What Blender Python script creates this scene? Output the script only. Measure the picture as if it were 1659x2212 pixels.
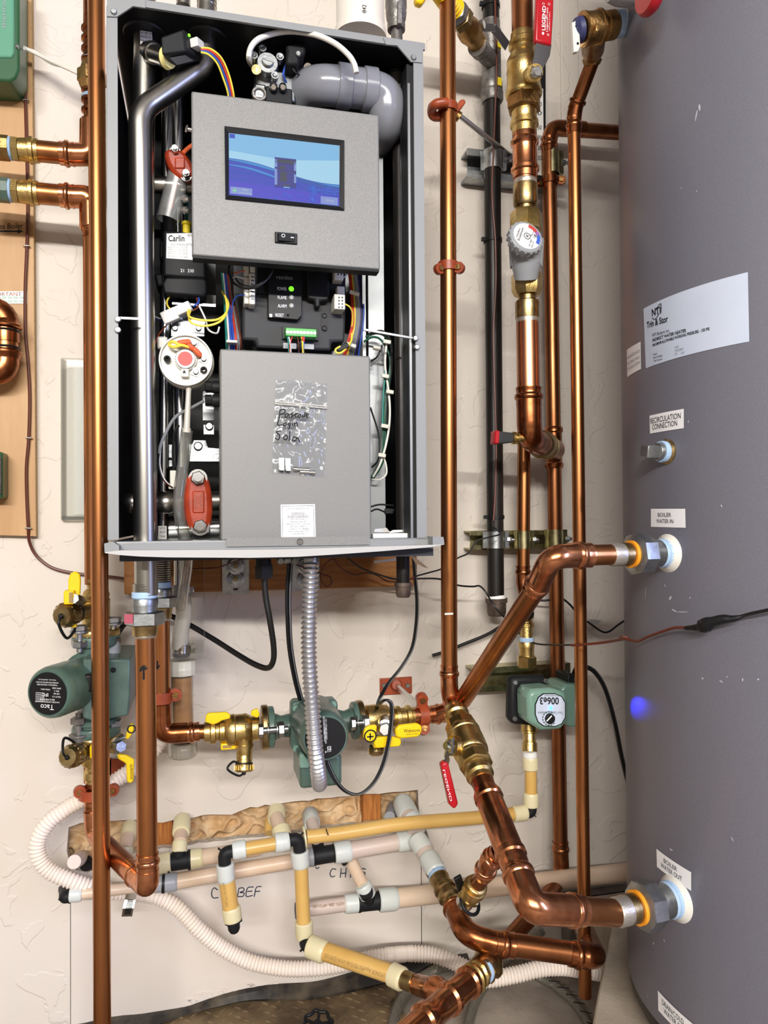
import bpy, bmesh, math, random
from mathutils import Vector, Matrix
for _o in list(bpy.data.objects): bpy.data.objects.remove(_o)
SC = bpy.context.scene; COL = SC.collection
V = Vector; rad = math.radians; random.seed(7)
# ---------------------------------------------------------------- camera
YW, ZC, F, CX, CY = 1.45, 0.894, 1600.0, 829.5, 1106.0      # wall distance, eye height, focal length in pixels
_ps, _th, _ro = rad(13.9), rad(0.716), rad(0.4)
_f = V((math.sin(_ps), math.cos(_ps), 0)); _r = V((math.cos(_ps), -math.sin(_ps), 0)); _u = V((0, 0, 1))
CF = _f*math.cos(_th) + _u*math.sin(_th); _u2 = _u*math.cos(_th) - _f*math.sin(_th)
CR = _r*math.cos(_ro) - _u2*math.sin(_ro); CU = _u2*math.cos(_ro) + _r*math.sin(_ro)
EYE = V((0, 0, ZC))
cd = bpy.data.cameras.new('camera'); cam = bpy.data.objects.new('camera', cd); COL.objects.link(cam)
cd.sensor_fit = 'HORIZONTAL'; cd.sensor_width = 36.0; cd.lens = 36.0*F/1659.0; cd.clip_start = 0.02
m3 = Matrix((CR, CU, -CF)).transposed(); cam.matrix_world = Matrix.Translation(EYE) @ m3.to_4x4()
SC.camera = cam
# ---------------------------------------------------------------- world, lights, exposure
w = bpy.data.worlds.new('world'); SC.world = w; w.use_nodes = True
w.node_tree.nodes['Background'].inputs[0].default_value = (0.9, 0.93, 1, 1); w.node_tree.nodes['Background'].inputs[1].default_value = 0.3
def area(name, loc, tgt, sx, sy, watts, col):
    l = bpy.data.lights.new(name, 'AREA'); l.shape = 'RECTANGLE'; l.size = sx; l.size_y = sy; l.energy = watts; l.color = col
    o = bpy.data.objects.new(name, l); COL.objects.link(o); o.location = loc
    o.rotation_euler = (V(tgt)-V(loc)).to_track_quat('-Z', 'Y').to_euler(); return o
area('assumed_tube_front', (-0.2, -1.55, 2.33), (0.5, 1.2, 0.4), 2.4, 0.08, 24, (1, .965, .92))  # assumed ceiling tube, out of view, for the weaker second shadow band
area('assumed_tube_rear', (-0.5, -3.1, 2.25), (0.5, 1.2, 0.6), 3.0, 0.08, 275, (1, .965, .92))  # assumed ceiling tube, unseen, placed for the shadow below the boiler
area('assumed_daylight', (2.26, -0.7, 1.3), (0.95, 0.6, 0.9), 0.9, 1.2, 62, (.38, .48, 1))  # no window in view; bluish light assumed from the right to tint the tank
SC.view_settings.view_transform = 'Standard'; SC.view_settings.look = 'None'
SC.view_settings.gamma = 1.0; SC.view_settings.use_curve_mapping = False; SC.view_settings.exposure = -0.22
# ---------------------------------------------------------------- helpers
def ray(px, py): return CF + CR*((px-CX)/F) - CU*((py-CY)/F)
FZ = -0.025                                        # the trench floor, a little under the zero level
def A(px, py, d):                                  # the point seen at a pixel that stands d metres off the wall
    r = ray(px, py); return EYE + r*((YW-d)/r.y)
def AZ(px, py, z):
    r = ray(px, py); return EYE + r*((z-ZC)/r.z)
def AF(px, py, z): return AZ(px, py, z+FZ)
def S(px, py, d): return ((A(px, py, d)-EYE).dot(CF))/F     # metres per pixel there
def lerp(a, b, t): return a+(b-a)*t
def hexc(h):
    h = h.lstrip('#'); c = [int(h[i:i+2], 16)/255 for i in (0, 2, 4)]
    return tuple((x/12.92 if x <= .04045 else ((x+.055)/1.055)**2.4) for x in c)+(1,)
def crv(pts, n=8):                                 # smooth curve through points
    P = [V(p) for p in pts]; P = [P[0]*2-P[1]]+P+[P[-1]*2-P[-2]]; out = []
    for i in range(1, len(P)-2):
        a, b, c, d = P[i-1:i+3]
        for k in range(n):
            t = k/n; out.append(.5*((2*b)+(c-a)*t+(2*a-5*b+4*c-d)*t*t+(3*b-a-3*c+d)*t**3))
    return out+[P[-2]]
def fillet(pts, r, n=7):                           # polyline with rounded corners
    P = [V(p) for p in pts]; out = [P[0]]
    for i in range(1, len(P)-1):
        a, b, c = P[i-1:i+2]; u = (a-b); w_ = (c-b); lu, lw = u.length, w_.length; u.normalize(); w_.normalize()
        ang = u.angle(w_); k = min(r/math.tan(ang/2), lu*.49, lw*.49); p, q = b+u*k, b+w_*k
        for j in range(n+1):
            t = j/n; out.append(p*(1-t)**2+b*2*t*(1-t)+q*t*t)
    return out+[P[-1]]
def resample(pts, step):
    L = [0]
    for a, b in zip(pts, pts[1:]): L.append(L[-1]+(b-a).length)
    n = max(2, int(L[-1]/step)); out = []; j = 0
    for i in range(n+1):
        s = L[-1]*i/n
        while j < len(L)-2 and L[j+1] < s: j += 1
        t = (s-L[j])/max(1e-9, L[j+1]-L[j]); out.append(lerp(pts[j], pts[j+1], t))
    return out
def frame(n):
    n = n.normalized(); u = V((0, 0, 1)) if abs(n.z) < .9 else V((1, 0, 0)); a = u.cross(n).normalized(); return a, n.cross(a).normalized(), n
_txt = {}
def text2d(s):
    if s not in _txt:
        c = bpy.data.curves.new('t', 'FONT'); c.body = s.lstrip('*'); c.offset = .022 if s[0] == '*' else 0; c.resolution_u = 3; o = bpy.data.objects.new('t', c)
        me = o.to_mesh(); vs = [(v.co.x, v.co.y) for v in me.vertices]; fs = [tuple(p.vertices) for p in me.polygons]
        o.to_mesh_clear(); bpy.data.objects.remove(o); bpy.data.curves.remove(c)
        x0 = min(v[0] for v in vs); x1 = max(v[0] for v in vs); y0 = min(v[1] for v in vs); y1 = max(v[1] for v in vs)
        _txt[s] = ([((x-x0)/max(1e-6, x1-x0), (y-y0)/max(1e-6, y1-y0)) for x, y in vs], fs)
    return _txt[s]
def quad(d, bl, br, tr, tl, e=.0006):              # unit square onto a rectangle of a plane d off the wall (pixel corners)
    a, b, c, t = A(*bl, d), A(*br, d), A(*tr, d), A(*tl, d)
    return lambda u, v: (a*(1-u)+b*u)*(1-v)+(t*(1-u)+c*u)*v + V((0, -e, 0))
class MB:
    def __init__(s): s.v = []; s.f = []; s.k = []
    def add(s, vs, fs):
        o = len(s.v); s.k.append((o, len(s.f))); s.v += [V(x) for x in vs]; s.f += [tuple(i+o for i in f) for f in fs]; return s
    def hexa(s, p): return s.add(p, [(0, 3, 2, 1), (4, 5, 6, 7), (0, 1, 5, 4), (1, 2, 6, 5), (2, 3, 7, 6), (3, 0, 4, 7)])
    def box(s, c, sz, R=None):
        c = V(c); q = [V((x*sz[0]/2, y*sz[1]/2, z*sz[2]/2)) for z in (-1, 1) for x, y in ((-1, -1), (1, -1), (1, 1), (-1, 1))]
        return s.hexa([c+(R @ p if R else p) for p in q])
    def slab(s, x0, y0, x1, y1, d0, d1):           # box whose front face fills a pixel rectangle at depth d1
        ym, xm = (y0+y1)/2, (x0+x1)/2; xl, xr = A(x0, ym, d1).x, A(x1, ym, d1).x; zt, zb = A(xm, y0, d1).z, A(xm, y1, d1).z
        return s.box(((xl+xr)/2, YW-(d0+d1)/2, (zt+zb)/2), (xr-xl, abs(d1-d0), zt-zb))
    def bar(s, a, b, w_, h, up=None):              # box along a line
        a, b = V(a), V(b); n = (b-a).normalized(); up = V(up or (0, -1, 0)); x = n.cross(up).normalized()*w_/2; y = x.cross(n).normalized()*h/2
        return s.hexa([a-x-y, a+x-y, a+x+y, a-x+y, b-x-y, b+x-y, b+x+y, b-x+y])
    def tube(s, pts, r, n=12, cap=True):
        pts = [V(p) for p in pts]; R = r if isinstance(r, (list, tuple)) else [r]*len(pts); vs = []; fs = []; a = None
        for i, p in enumerate(pts):
            t = (pts[min(i+1, len(pts)-1)]-pts[max(i-1, 0)]).normalized()
            if a is None: a = frame(t)[0]
            else:
                a = a-t*a.dot(t); a = a.normalized() if a.length > 1e-5 else frame(t)[0]
            b = t.cross(a)
            for k in range(n):
                th = 2*math.pi*k/n; vs.append(p+(a*math.cos(th)+b*math.sin(th))*R[i])
        for i in range(len(pts)-1):
            for k in range(n): fs.append((i*n+k, i*n+(k+1) % n, (i+1)*n+(k+1) % n, (i+1)*n+k))
        if cap: fs += [tuple(range(n))[::-1], tuple((len(pts)-1)*n+k for k in range(n))]
        return s.add(vs, fs)
    def lathe(s, a, b, r, prof, n=24, ph=0.0, cap=True):     # profile (fraction along a-b, radius factor)
        a, b = V(a), V(b); x, y, _ = frame(b-a); vs = []; fs = []
        for t, k in prof:
            c = lerp(a, b, t)
            for j in range(n):
                th = 2*math.pi*j/n+ph; vs.append(c+(x*math.cos(th)+y*math.sin(th))*r*k)
        m = len(prof)
        for i in range(m-1):
            for j in range(n): fs.append((i*n+j, i*n+(j+1) % n, (i+1)*n+(j+1) % n, (i+1)*n+j))
        if cap: fs += [tuple(range(n))[::-1], tuple((m-1)*n+j for j in range(n))]
        return s.add(vs, fs)
    def cyl(s, a, b, r, n=24): return s.lathe(a, b, r, [(0, 1), (1, 1)], n)
    def ccyl(s, a, b, r, n=24, c=.12): return s.lathe(a, b, r, [(0, 1-c), (c*.7, 1), (1-c*.7, 1), (1, 1-c)], n)
    def hexn(s, a, b, r, ph=0.3, n=6): return s.lathe(a, b, r, [(0, .88), (.1, 1), (.9, 1), (1, .88)], n, ph)
    def ring(s, c, n, R, r, N=24, m=8):            # torus
        x, y, z = frame(V(n)); c = V(c); vs = []; fs = []
        for i in range(N):
            t = 2*math.pi*i/N; e = x*math.cos(t)+y*math.sin(t)
            for j in range(m):
                q = 2*math.pi*j/m; vs.append(c+e*(R+r*math.cos(q))+z*r*math.sin(q))
        for i in range(N):
            for j in range(m): fs.append((i*m+j, ((i+1) % N)*m+j, ((i+1) % N)*m+(j+1) % m, i*m+(j+1) % m))
        return s.add(vs, fs)
    def prism(s, pts, ext):
        pts = [V(p) for p in pts]; e = V(ext); n = len(pts)
        return s.add(pts+[p+e for p in pts], [tuple(range(n))[::-1], tuple(range(n, 2*n))]+[(i, (i+1) % n, n+(i+1) % n, n+i) for i in range(n)])
    def poly(s, px, d0, d1): return s.prism([A(x, y, d1) for x, y in px], (0, d1-d0, 0))      # pixel outline at depth d1, pushed back to d0
    def sph(s, c, r, n=12, sc=(1, 1, 1)):
        c = V(c); vs = []; fs = []; m = n//2
        for i in range(m+1):
            th = math.pi*i/m
            for j in range(n):
                q = 2*math.pi*j/n; vs.append(c+V((math.sin(th)*math.cos(q)*sc[0], math.sin(th)*math.sin(q)*sc[1], math.cos(th)*sc[2]))*r)
        for i in range(m):
            for j in range(n): fs.append((i*n+j, (i+1)*n+j, (i+1)*n+(j+1) % n, i*n+(j+1) % n))
        return s.add(vs, fs)
    def grid(s, fn, nu, nv):
        vs = [fn(i/nu, j/nv) for j in range(nv+1) for i in range(nu+1)]; w_ = nu+1
        return s.add(vs, [(j*w_+i, j*w_+i+1, (j+1)*w_+i+1, (j+1)*w_+i) for j in range(nv) for i in range(nu)])
    def text(s, t, fn, u0=0, v0=0, u1=1, v1=1):
        vs, fs = text2d(t); return s.add([fn(u0+(u1-u0)*x, v0+(v1-v0)*y) for x, y in vs], fs)
    def press(s, p, n, r, L, n_=28):               # pressed copper socket: collar, bead, collar
        n = V(n).normalized(); return s.lathe(p, V(p)+n*L, r, [(0, 1.03), (.02, 1.07), (.34, 1.08), (.38, 1.16), (.46, 1.22), (.56, 1.22), (.64, 1.16), (.68, 1.07), (.78, 1.05), (.9, 1.1), (1, 1.1)], n_)
    def corr(s, pts, r, pitch, amp=.1, n=14, sub=4):
        q = resample(pts, pitch/sub); return s.tube(q, [r*(1+amp*math.cos(2*math.pi*i/sub)) for i in range(len(q))], n)
def top(o):
    while o.parent: o = o.parent
    return o
def link(name, mb, mat, parent=None, bevel=0.0, sharp=38, org=None):
    me = bpy.data.meshes.new(name); off = V(top(parent).location) if parent else (V(org) if org else V((0, 0, 0)))
    me.from_pydata([tuple(v-off) for v in mb.v], [], mb.f); me.materials.append(mat)
    if len(mb.f) < 60000:
        b = bmesh.new(); b.from_mesh(me); bmesh.ops.recalc_face_normals(b, faces=b.faces); b.to_mesh(me); b.free()
    me.shade_smooth(); me.set_sharp_from_angle(angle=rad(sharp))
    o = bpy.data.objects.new(name, me); COL.objects.link(o); o.location = off if not parent else (0, 0, 0); o.parent = parent
    if bevel:
        md = o.modifiers.new('bevel', 'BEVEL'); md.width = bevel; md.segments = 2; md.limit_method = 'ANGLE'; md.angle_limit = rad(40)
    return o
def T(name, label, cat, at, group=None):
    o = bpy.data.objects.new(name, None); COL.objects.link(o); o.location = at; o.empty_display_size = .02; o['label'] = label; o['category'] = cat
    if group: o['group'] = group
    return o
SPLIT = {'tube', 'brass_tail', 'union_nut', 'handle', 'collar', 'press_ring', 'drain_handle', 'solder', 'stub', 'connector', 'clamp_ear', 'slot', 'paper_sheet', 'lug', 'wire_arm', 'hose_clip', 'cap_screw', 'rivet_holes', 'ribs', 'rating_label', 'terminal_label', 'shell', 'neck', 'plate', 'upright', 'hose', 'ribbed_fitting', 'black_branch', 'ear'}
def P(root, name, mb, mat, bevel=0.0, label=None, sharp=38, stuff=False):
    if name in SPLIT and len(mb.k) > 1:
        ks = mb.k+[(len(mb.v), len(mb.f))]
        for (v0, f0), (v1, f1) in zip(ks, ks[1:]):
            q = MB(); q.v = mb.v[v0:v1]; q.f = [tuple(i-v0 for i in f) for f in mb.f[f0:f1]]; q.k = [(0, 0)]; o = P(root, name, q, mat, bevel, label, sharp, stuff)
        return o
    o = link(name, mb, mat, root, bevel, sharp)
    if label: o['label'] = label
    if stuff: o['kind'] = 'stuff'
    return o
def solo(name, mb, mat, label, cat, group=None, bevel=0.0, sharp=38, stuff=False):
    n = len(mb.v); c = sum(mb.v, V((0, 0, 0)))/n; c.z = min(v.z for v in mb.v)
    o = link(name, mb, mat, None, bevel, sharp, c); o['label'] = label; o['category'] = cat
    if group: o['group'] = group
    if stuff: o['kind'] = 'stuff'
    return o
def struct(name, mb, mat, parent=None, bevel=0.0):
    o = link(name, mb, mat, parent, bevel)
    if not parent: o['kind'] = 'structure'
    return o
# ---------------------------------------------------------------- materials
def mat(name, col, rough=.5, metal=0.0, col2=None, scale=60, stretch=(1, 1, 1), bump=0.0, bscale=None, mixp=(.35, .65), alpha=1.0, trans=0.0, ior=1.45, emit=0.0, coat=0.0, rvar=0.0, sub=0.0, spec=.5, detail=4):
    m = bpy.data.materials.new(name); m.use_nodes = True; nt = m.node_tree; N = nt.nodes; K = nt.links; b = N['Principled BSDF']
    c = hexc(col); b.inputs['Base Color'].default_value = c; b.inputs['Roughness'].default_value = rough; b.inputs['Metallic'].default_value = metal
    b.inputs['Specular IOR Level'].default_value = spec; b.inputs['IOR'].default_value = ior
    if alpha < 1: b.inputs['Alpha'].default_value = alpha
    if trans: b.inputs['Transmission Weight'].default_value = trans
    if coat: b.inputs['Coat Weight'].default_value = coat; b.inputs['Coat Roughness'].default_value = .15
    if sub: b.inputs['Subsurface Weight'].default_value = sub; b.inputs['Subsurface Radius'].default_value = (.01, .008, .005); b.inputs['Subsurface Scale'].default_value = .5
    if emit and emit < 1:
        b.inputs['Base Color'].default_value = (.02, .02, .02, 1); b.inputs['Specular IOR Level'].default_value = .15
    if emit: b.inputs['Emission Color'].default_value = c; b.inputs['Emission Strength'].default_value = emit
    if col2 or bump or rvar:
        tc = N.new('ShaderNodeTexCoord'); mp = N.new('ShaderNodeMapping'); mp.inputs['Scale'].default_value = stretch; K.new(tc.outputs['Object'], mp.inputs['Vector'])
        nz = N.new('ShaderNodeTexNoise'); nz.inputs['Scale'].default_value = scale; nz.inputs['Detail'].default_value = detail; K.new(mp.outputs[0], nz.inputs['Vector'])
        if col2:
            rp = N.new('ShaderNodeValToRGB'); rp.color_ramp.elements[0].position = mixp[0]; rp.color_ramp.elements[1].position = mixp[1]
            rp.color_ramp.elements[0].color = c; rp.color_ramp.elements[1].color = hexc(col2); K.new(nz.outputs['Fac'], rp.inputs[0]); K.new(rp.outputs[0], b.inputs['Base Color'])
        if rvar:
            mr = N.new('ShaderNodeMapRange'); mr.inputs['To Min'].default_value = max(.02, rough-rvar); mr.inputs['To Max'].default_value = rough+rvar
            K.new(nz.outputs['Fac'], mr.inputs['Value']); K.new(mr.outputs[0], b.inputs['Roughness'])
        if bump:
            n2 = N.new('ShaderNodeTexNoise'); n2.inputs['Scale'].default_value = bscale or scale; n2.inputs['Detail'].default_value = 3; K.new(mp.outputs[0], n2.inputs['Vector'])
            bp = N.new('ShaderNodeBump'); bp.inputs['Strength'].default_value = bump; bp.inputs['Distance'].default_value = .002; K.new(n2.outputs['Fac'], bp.inputs['Height']); K.new(bp.outputs[0], b.inputs['Normal'])
    return m
COP = mat('copper_tube', '#C38250', .3, 1, '#94603C', 22, (1, 1, .22), rvar=.08, mixp=(.3, .75))
COPD = mat('copper_dull', '#A86E48', .34, 1, '#7A4A2C', 30, (1, 1, .3), rvar=.1, mixp=(.3, .75))
COPB = mat('copper_fitting', '#D8946A', .22, 1, '#B0704A', 45, rvar=.08, bump=.05, bscale=160)
COPDF = mat('copper_fitting_dark', '#B27048', .26, 1, '#7E482A', 45, rvar=.08)
BRA = mat('brass', '#DCC283', .33, 1, '#B69857', 55, rvar=.08, bump=.22, bscale=420)
BRAD = mat('brass_dull', '#B7A174', .34, 1, '#8A744A', 60, rvar=.08, bump=.1, bscale=260)
BRZ = mat('bronze_cast', '#B9935E', .38, 1, '#8E6C40', 40, bump=.4, bscale=240)
STL = mat('stainless_pipe', '#B9B6AF', .3, 1, '#98948C', 14, (1, 1, .12), rvar=.06)
CHR = mat('chrome', '#C6C6C4', .2, 1)
GAL = mat('galvanized', '#B2B5B5', .36, 1, '#94989A', 70, rvar=.1, bump=.12, bscale=200)
ZNC = mat('zinc_yellowed', '#C2B98E', .3, 1, '#8F8A66', 60)
SHEET = mat('sheet_metal', '#8F9192', .38, 1, '#85888A', 18, rvar=.08)
IRON = mat('black_iron', '#2E2A28', .38, .4, '#191715', 26, (1, 1, .15), bump=.15, bscale=150, rvar=.1)
IRONG = mat('grey_iron_fitting', '#8E8B87', .42, .6, '#6A6662', 60, bump=.3, bscale=300)
IRONB = mat('brown_iron_cap', '#62544A', .5, .4, '#453A33', 60, bump=.35, bscale=260)
GREY = mat('grey_speckled_paint', '#83827F', .45, .05, '#767673', 900, rvar=.05, bump=.03, bscale=900, detail=1, mixp=(.4, .6))
FRAME = mat('grey_frame_paint', '#858787', .45, .05)
LIP = mat('white_grey_lip', '#B4B3AF', .4)
BLK = mat('black_paint', '#121213', .5)
BLKP = mat('black_plastic', '#131416', .45, spec=.35)
BLKM = mat('black_plastic_mould', '#191A1C', .55, spec=.3, bump=.05, bscale=200)
DGREY = mat('dark_grey_plastic', '#343537', .55, spec=.35)
GPVC = mat('grey_pvc', '#7E8087', .2, coat=.3)
GPL = mat('grey_plastic', '#9A9DA2', .35)
WPL = mat('white_plastic', '#DDDBD3', .35)
OFFW = mat('offwhite_plastic', '#CFCDC2', .35)
WPVC = mat('white_pvc', '#E8E2D8', .25)
PEXY = mat('pex_yellow', '#D4AE66', .32, 0, '#C89F56', 9, sub=.15, coat=.1)
PEXW = mat('pex_white', '#DCC6AE', .35, 0, '#D2B79F', 9, sub=.15)
PEXG = mat('pex_grey', '#C9B8AE', .35, sub=.1)
RINGW = mat('pex_ring_white', '#CBD0CC', .33, sub=.15)
RINGC = mat('pex_ring_cream', '#D6CCA6', .33, sub=.15)
HOSEW = mat('hose_white', '#E9DDD2', .38)
SIL = mat('silicone_tube', '#DAD6CC', .35, 0, alpha=.86)
CLR = mat('clear_tube', '#EDEDE9', .06, 0, trans=.9, alpha=.55)
ACR = mat('clear_acrylic', '#F4F4F2', .04, 0, alpha=.16, spec=.8)
SLEEVE = mat('frosted_sleeve', '#E4E6E6', .3, 0, alpha=.6)
BAGM = mat('clear_bag', '#FFFFFF', .06, 0, alpha=.1, spec=1.0, bump=1.0, scale=55, bscale=55, stretch=(1, 1, .6))
GRN = mat('green_pump_enamel', '#51695F', .4, 0, '#465C53', 40, coat=.25)
GRNL = mat('green_pump_light', '#76998A', .36, coat=.2)
GRNB = mat('green_box_plastic', '#2F5A3C', .35, coat=.2)
GRNF = mat('green_box_front', '#5F9A80', .3, coat=.2)
TERM = mat('terminal_green', '#3FA040', .35)
ORG = mat('orange_clamp_paint', '#9E4727', .42, 0, '#883A1E', 60, coat=.2)
REDC = mat('red_coupling_paint', '#A63A1D', .38, 0, '#8C2E15', 50, coat=.25, bump=.15, bscale=160)
REDG = mat('red_grip', '#B01622', .35, coat=.2)
RED = mat('red_signal', '#E8352E', .45)
YEL = mat('yellow_handle', '#F1C70F', .35, coat=.2)
YELT = mat('yellow_label', '#E8CF2A', .5)
YELW = mat('yellow_wire', '#E5D04A', .4)
BLU = mat('blue_wire', '#2E4FA8', .4)
REDW = mat('red_wire', '#C63A2A', .4)
ORW = mat('orange_wire', '#D4643A', .4)
TEAL = mat('teal_wire', '#1F7D70', .4)
DGRW = mat('green_wire', '#174A36', .4)
WHW = mat('white_wire', '#DCDAD2', .4)
BLW = mat('black_wire', '#151516', .42)
BRW = mat('brown_wire', '#5A2A1C', .4)
PURW = mat('purple_wire', '#3A3566', .4)
GRYW = mat('grey_wire', '#77797B', .45)
TAPE = mat('blue_thread_tape', '#A4C0E0', .55, bump=.3, bscale=300)
TAPEW = mat('white_thread_tape', '#E6E6E2', .5, bump=.4, bscale=260)
ORR = mat('orange_gasket', '#EE9A22', .45)
YRING = mat('cream_gasket', '#E9DE93', .45)
SOL = mat('solder', '#B9B3A8', .4, .8, bump=.3, bscale=240)
PAP = mat('paper_white', '#EBE9E4', .55)
PAPW = mat('label_white', '#F0F0F2', .4)
PAPS = mat('label_silver', '#C8D1E2', .35, 0, '#BCC6DA', 8)
INK = mat('black_ink', '#141416', .6)
INKB = mat('blue_black_marker', '#232F45', .6)
INKG = mat('grey_print', '#8E9294', .6)
INKL = mat('pale_print', '#C9CED0', .5)
INKT = mat('tan_print', '#9A7C4A', .6)
INKR = mat('red_print', '#C24A40', .5)
INKBL = mat('blue_print', '#3F62C8', .5)
PINK = mat('pink_marker', '#C9607A', .45, .3)
WOOD = mat('board_wood', '#A56E34', .55, 0, '#8A5522', 14, (1, 6, 10), bump=.1)
STUD = mat('stud_wood', '#C07E3E', .55, 0, '#9C5C26', 30, (9, 9, .6))
PLY = mat('plywood_face', '#C29A6C', .5, 0, '#B58C5E', 7, (5, 5, .7))
PLYE = mat('plywood_edge', '#C8A878', .6, 0, '#A88452', 200, (.2, 3, 3))
INS = mat('fibreglass', '#DEC29C', .95, 0, '#C49E70', 30, bump=.35, bscale=300)
RUB = mat('black_rubber', '#1F1D1C', .6, 0, '#5E5446', 26, bump=.4, bscale=60, mixp=(.42, .75), detail=8)
TANK = mat('tank_grey', '#74747F', .38, .06, '#6D6D78', 600, detail=1, bump=.02, bscale=700)
TANKB = mat('tank_base_black', '#17171A', .4)
NOTH = mat('dark_interior', '#1A1B1C', .45, .3)
BRAID = mat('braided_steel_hose', '#8F8A7E', .4, .4, '#5F5B52', 500, bump=.5, bscale=500)
GLED = mat('green_led', '#7CFF2A', .4, emit=1.5)
BLED = mat('blue_led', '#3FA0FF', .4, emit=6)
LENS = mat('clear_led', '#D8D8D6', .15, .3)
def film(name, tint, base, edge, rough, bump=0.0, scale=40, stretch=(1, 1, 1), diff=0.0):     # clear plastic: see-through with reflections and a little haze
    m = bpy.data.materials.new(name); m.use_nodes = True; nt = m.node_tree; N = nt.nodes; K = nt.links; N.remove(N['Principled BSDF'])
    tr = N.new('ShaderNodeBsdfTransparent'); tr.inputs[0].default_value = hexc(tint); gl = N.new('ShaderNodeBsdfGlossy'); gl.inputs['Roughness'].default_value = rough
    df = N.new('ShaderNodeBsdfDiffuse'); df.inputs[0].default_value = hexc(tint); m0 = N.new('ShaderNodeMixShader'); m0.inputs[0].default_value = diff
    K.new(tr.outputs[0], m0.inputs[1]); K.new(df.outputs[0], m0.inputs[2])
    lw = N.new('ShaderNodeLayerWeight'); lw.inputs['Blend'].default_value = .35; mr = N.new('ShaderNodeMapRange'); mr.inputs['To Min'].default_value = base; mr.inputs['To Max'].default_value = edge
    K.new(lw.outputs['Facing'], mr.inputs['Value']); mx = N.new('ShaderNodeMixShader'); K.new(mr.outputs[0], mx.inputs[0]); K.new(m0.outputs[0], mx.inputs[1]); K.new(gl.outputs[0], mx.inputs[2])
    K.new(mx.outputs[0], N['Material Output'].inputs[0])
    if bump:
        tc = N.new('ShaderNodeTexCoord'); mp = N.new('ShaderNodeMapping'); mp.inputs['Scale'].default_value = stretch; K.new(tc.outputs['Object'], mp.inputs['Vector'])
        nz = N.new('ShaderNodeTexNoise'); nz.inputs['Scale'].default_value = scale; nz.inputs['Detail'].default_value = 2; nz.inputs['Distortion'].default_value = 1.5; K.new(mp.outputs[0], nz.inputs['Vector'])
        bp = N.new('ShaderNodeBump'); bp.inputs['Strength'].default_value = bump; bp.inputs['Distance'].default_value = .01; K.new(nz.outputs['Fac'], bp.inputs['Height']); K.new(bp.outputs[0], gl.inputs['Normal']); K.new(bp.outputs[0], lw.inputs['Normal'])
    return m
BAGM = film('clear_bag', '#F4F6F8', .03, .26, .16, .36, 18, (1, 1, .5), .03)
ACR = film('clear_acrylic', '#F3F3F0', .03, .6, .04, diff=.06)
CLR = film('clear_tube', '#E9E9E4', .06, .75, .1, diff=.1)
SLEEVE = film('frosted_sleeve', '#E6E8E8', .08, .5, .25, diff=.24)
SIL = film('silicone_tube', '#DAD6CC', .06, .4, .2, diff=.8)
def wall_mat():
    m = bpy.data.materials.new('textured_wall_paint'); m.use_nodes = True; nt = m.node_tree; N = nt.nodes; K = nt.links; b = N['Principled BSDF']; b.inputs['Roughness'].default_value = .62
    tc = N.new('ShaderNodeTexCoord'); nz = N.new('ShaderNodeTexNoise'); nz.inputs['Scale'].default_value = 13; nz.inputs['Detail'].default_value = 3; nz.inputs['Distortion'].default_value = .9; K.new(tc.outputs['Object'], nz.inputs['Vector'])
    rp = N.new('ShaderNodeValToRGB'); rp.color_ramp.elements[0].position = .545; rp.color_ramp.elements[1].position = .57; K.new(nz.outputs['Fac'], rp.inputs[0])
    n2 = N.new('ShaderNodeTexNoise'); n2.inputs['Scale'].default_value = 110; n2.inputs['Detail'].default_value = 3; K.new(tc.outputs['Object'], n2.inputs['Vector'])
    mx = N.new('ShaderNodeMath'); mx.operation = 'MULTIPLY_ADD'; mx.inputs[1].default_value = .22; K.new(n2.outputs['Fac'], mx.inputs[0]); K.new(rp.outputs[0], mx.inputs[2])
    bp = N.new('ShaderNodeBump'); bp.inputs['Strength'].default_value = .42; bp.inputs['Distance'].default_value = .0026; K.new(mx.outputs[0], bp.inputs['Height']); K.new(bp.outputs[0], b.inputs['Normal'])
    n3 = N.new('ShaderNodeTexNoise'); n3.inputs['Scale'].default_value = 3; K.new(tc.outputs['Object'], n3.inputs['Vector']); r2 = N.new('ShaderNodeValToRGB')
    r2.color_ramp.elements[0].color = hexc('#D9D0C6'); r2.color_ramp.elements[1].color = hexc('#D2C9BD'); K.new(n3.outputs['Fac'], r2.inputs[0]); K.new(r2.outputs[0], b.inputs['Base Color']); return m
WALL = wall_mat()
WALLP = mat('smooth_panel_paint', '#DAD1C8', .55, 0, '#D4CAC0', 5, bump=.08, bscale=90)
GYP = mat('broken_plaster_edge', '#D9D2C6', .8, 0, '#B7AB9A', 120, bump=.6, bscale=120)
CONC = mat('floor_concrete', '#A2978B', .8, 0, '#7B7067', 9, bump=.3, bscale=120, detail=8)
PADM = mat('pad_concrete', '#B3A797', .8, 0, '#9B8F80', 14, bump=.3, bscale=160, detail=8)
CONCD = mat('footing_concrete', '#7A7067', .8, 0, '#57504A', 14, bump=.4, bscale=100, detail=8)
PLATE = mat('dusty_tread_plate', '#7E6A4E', .65, .15, '#4E3F2D', 18, bump=.2, bscale=200, detail=8)
ROOM = mat('room_paint', '#98938C', .7)
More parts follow.
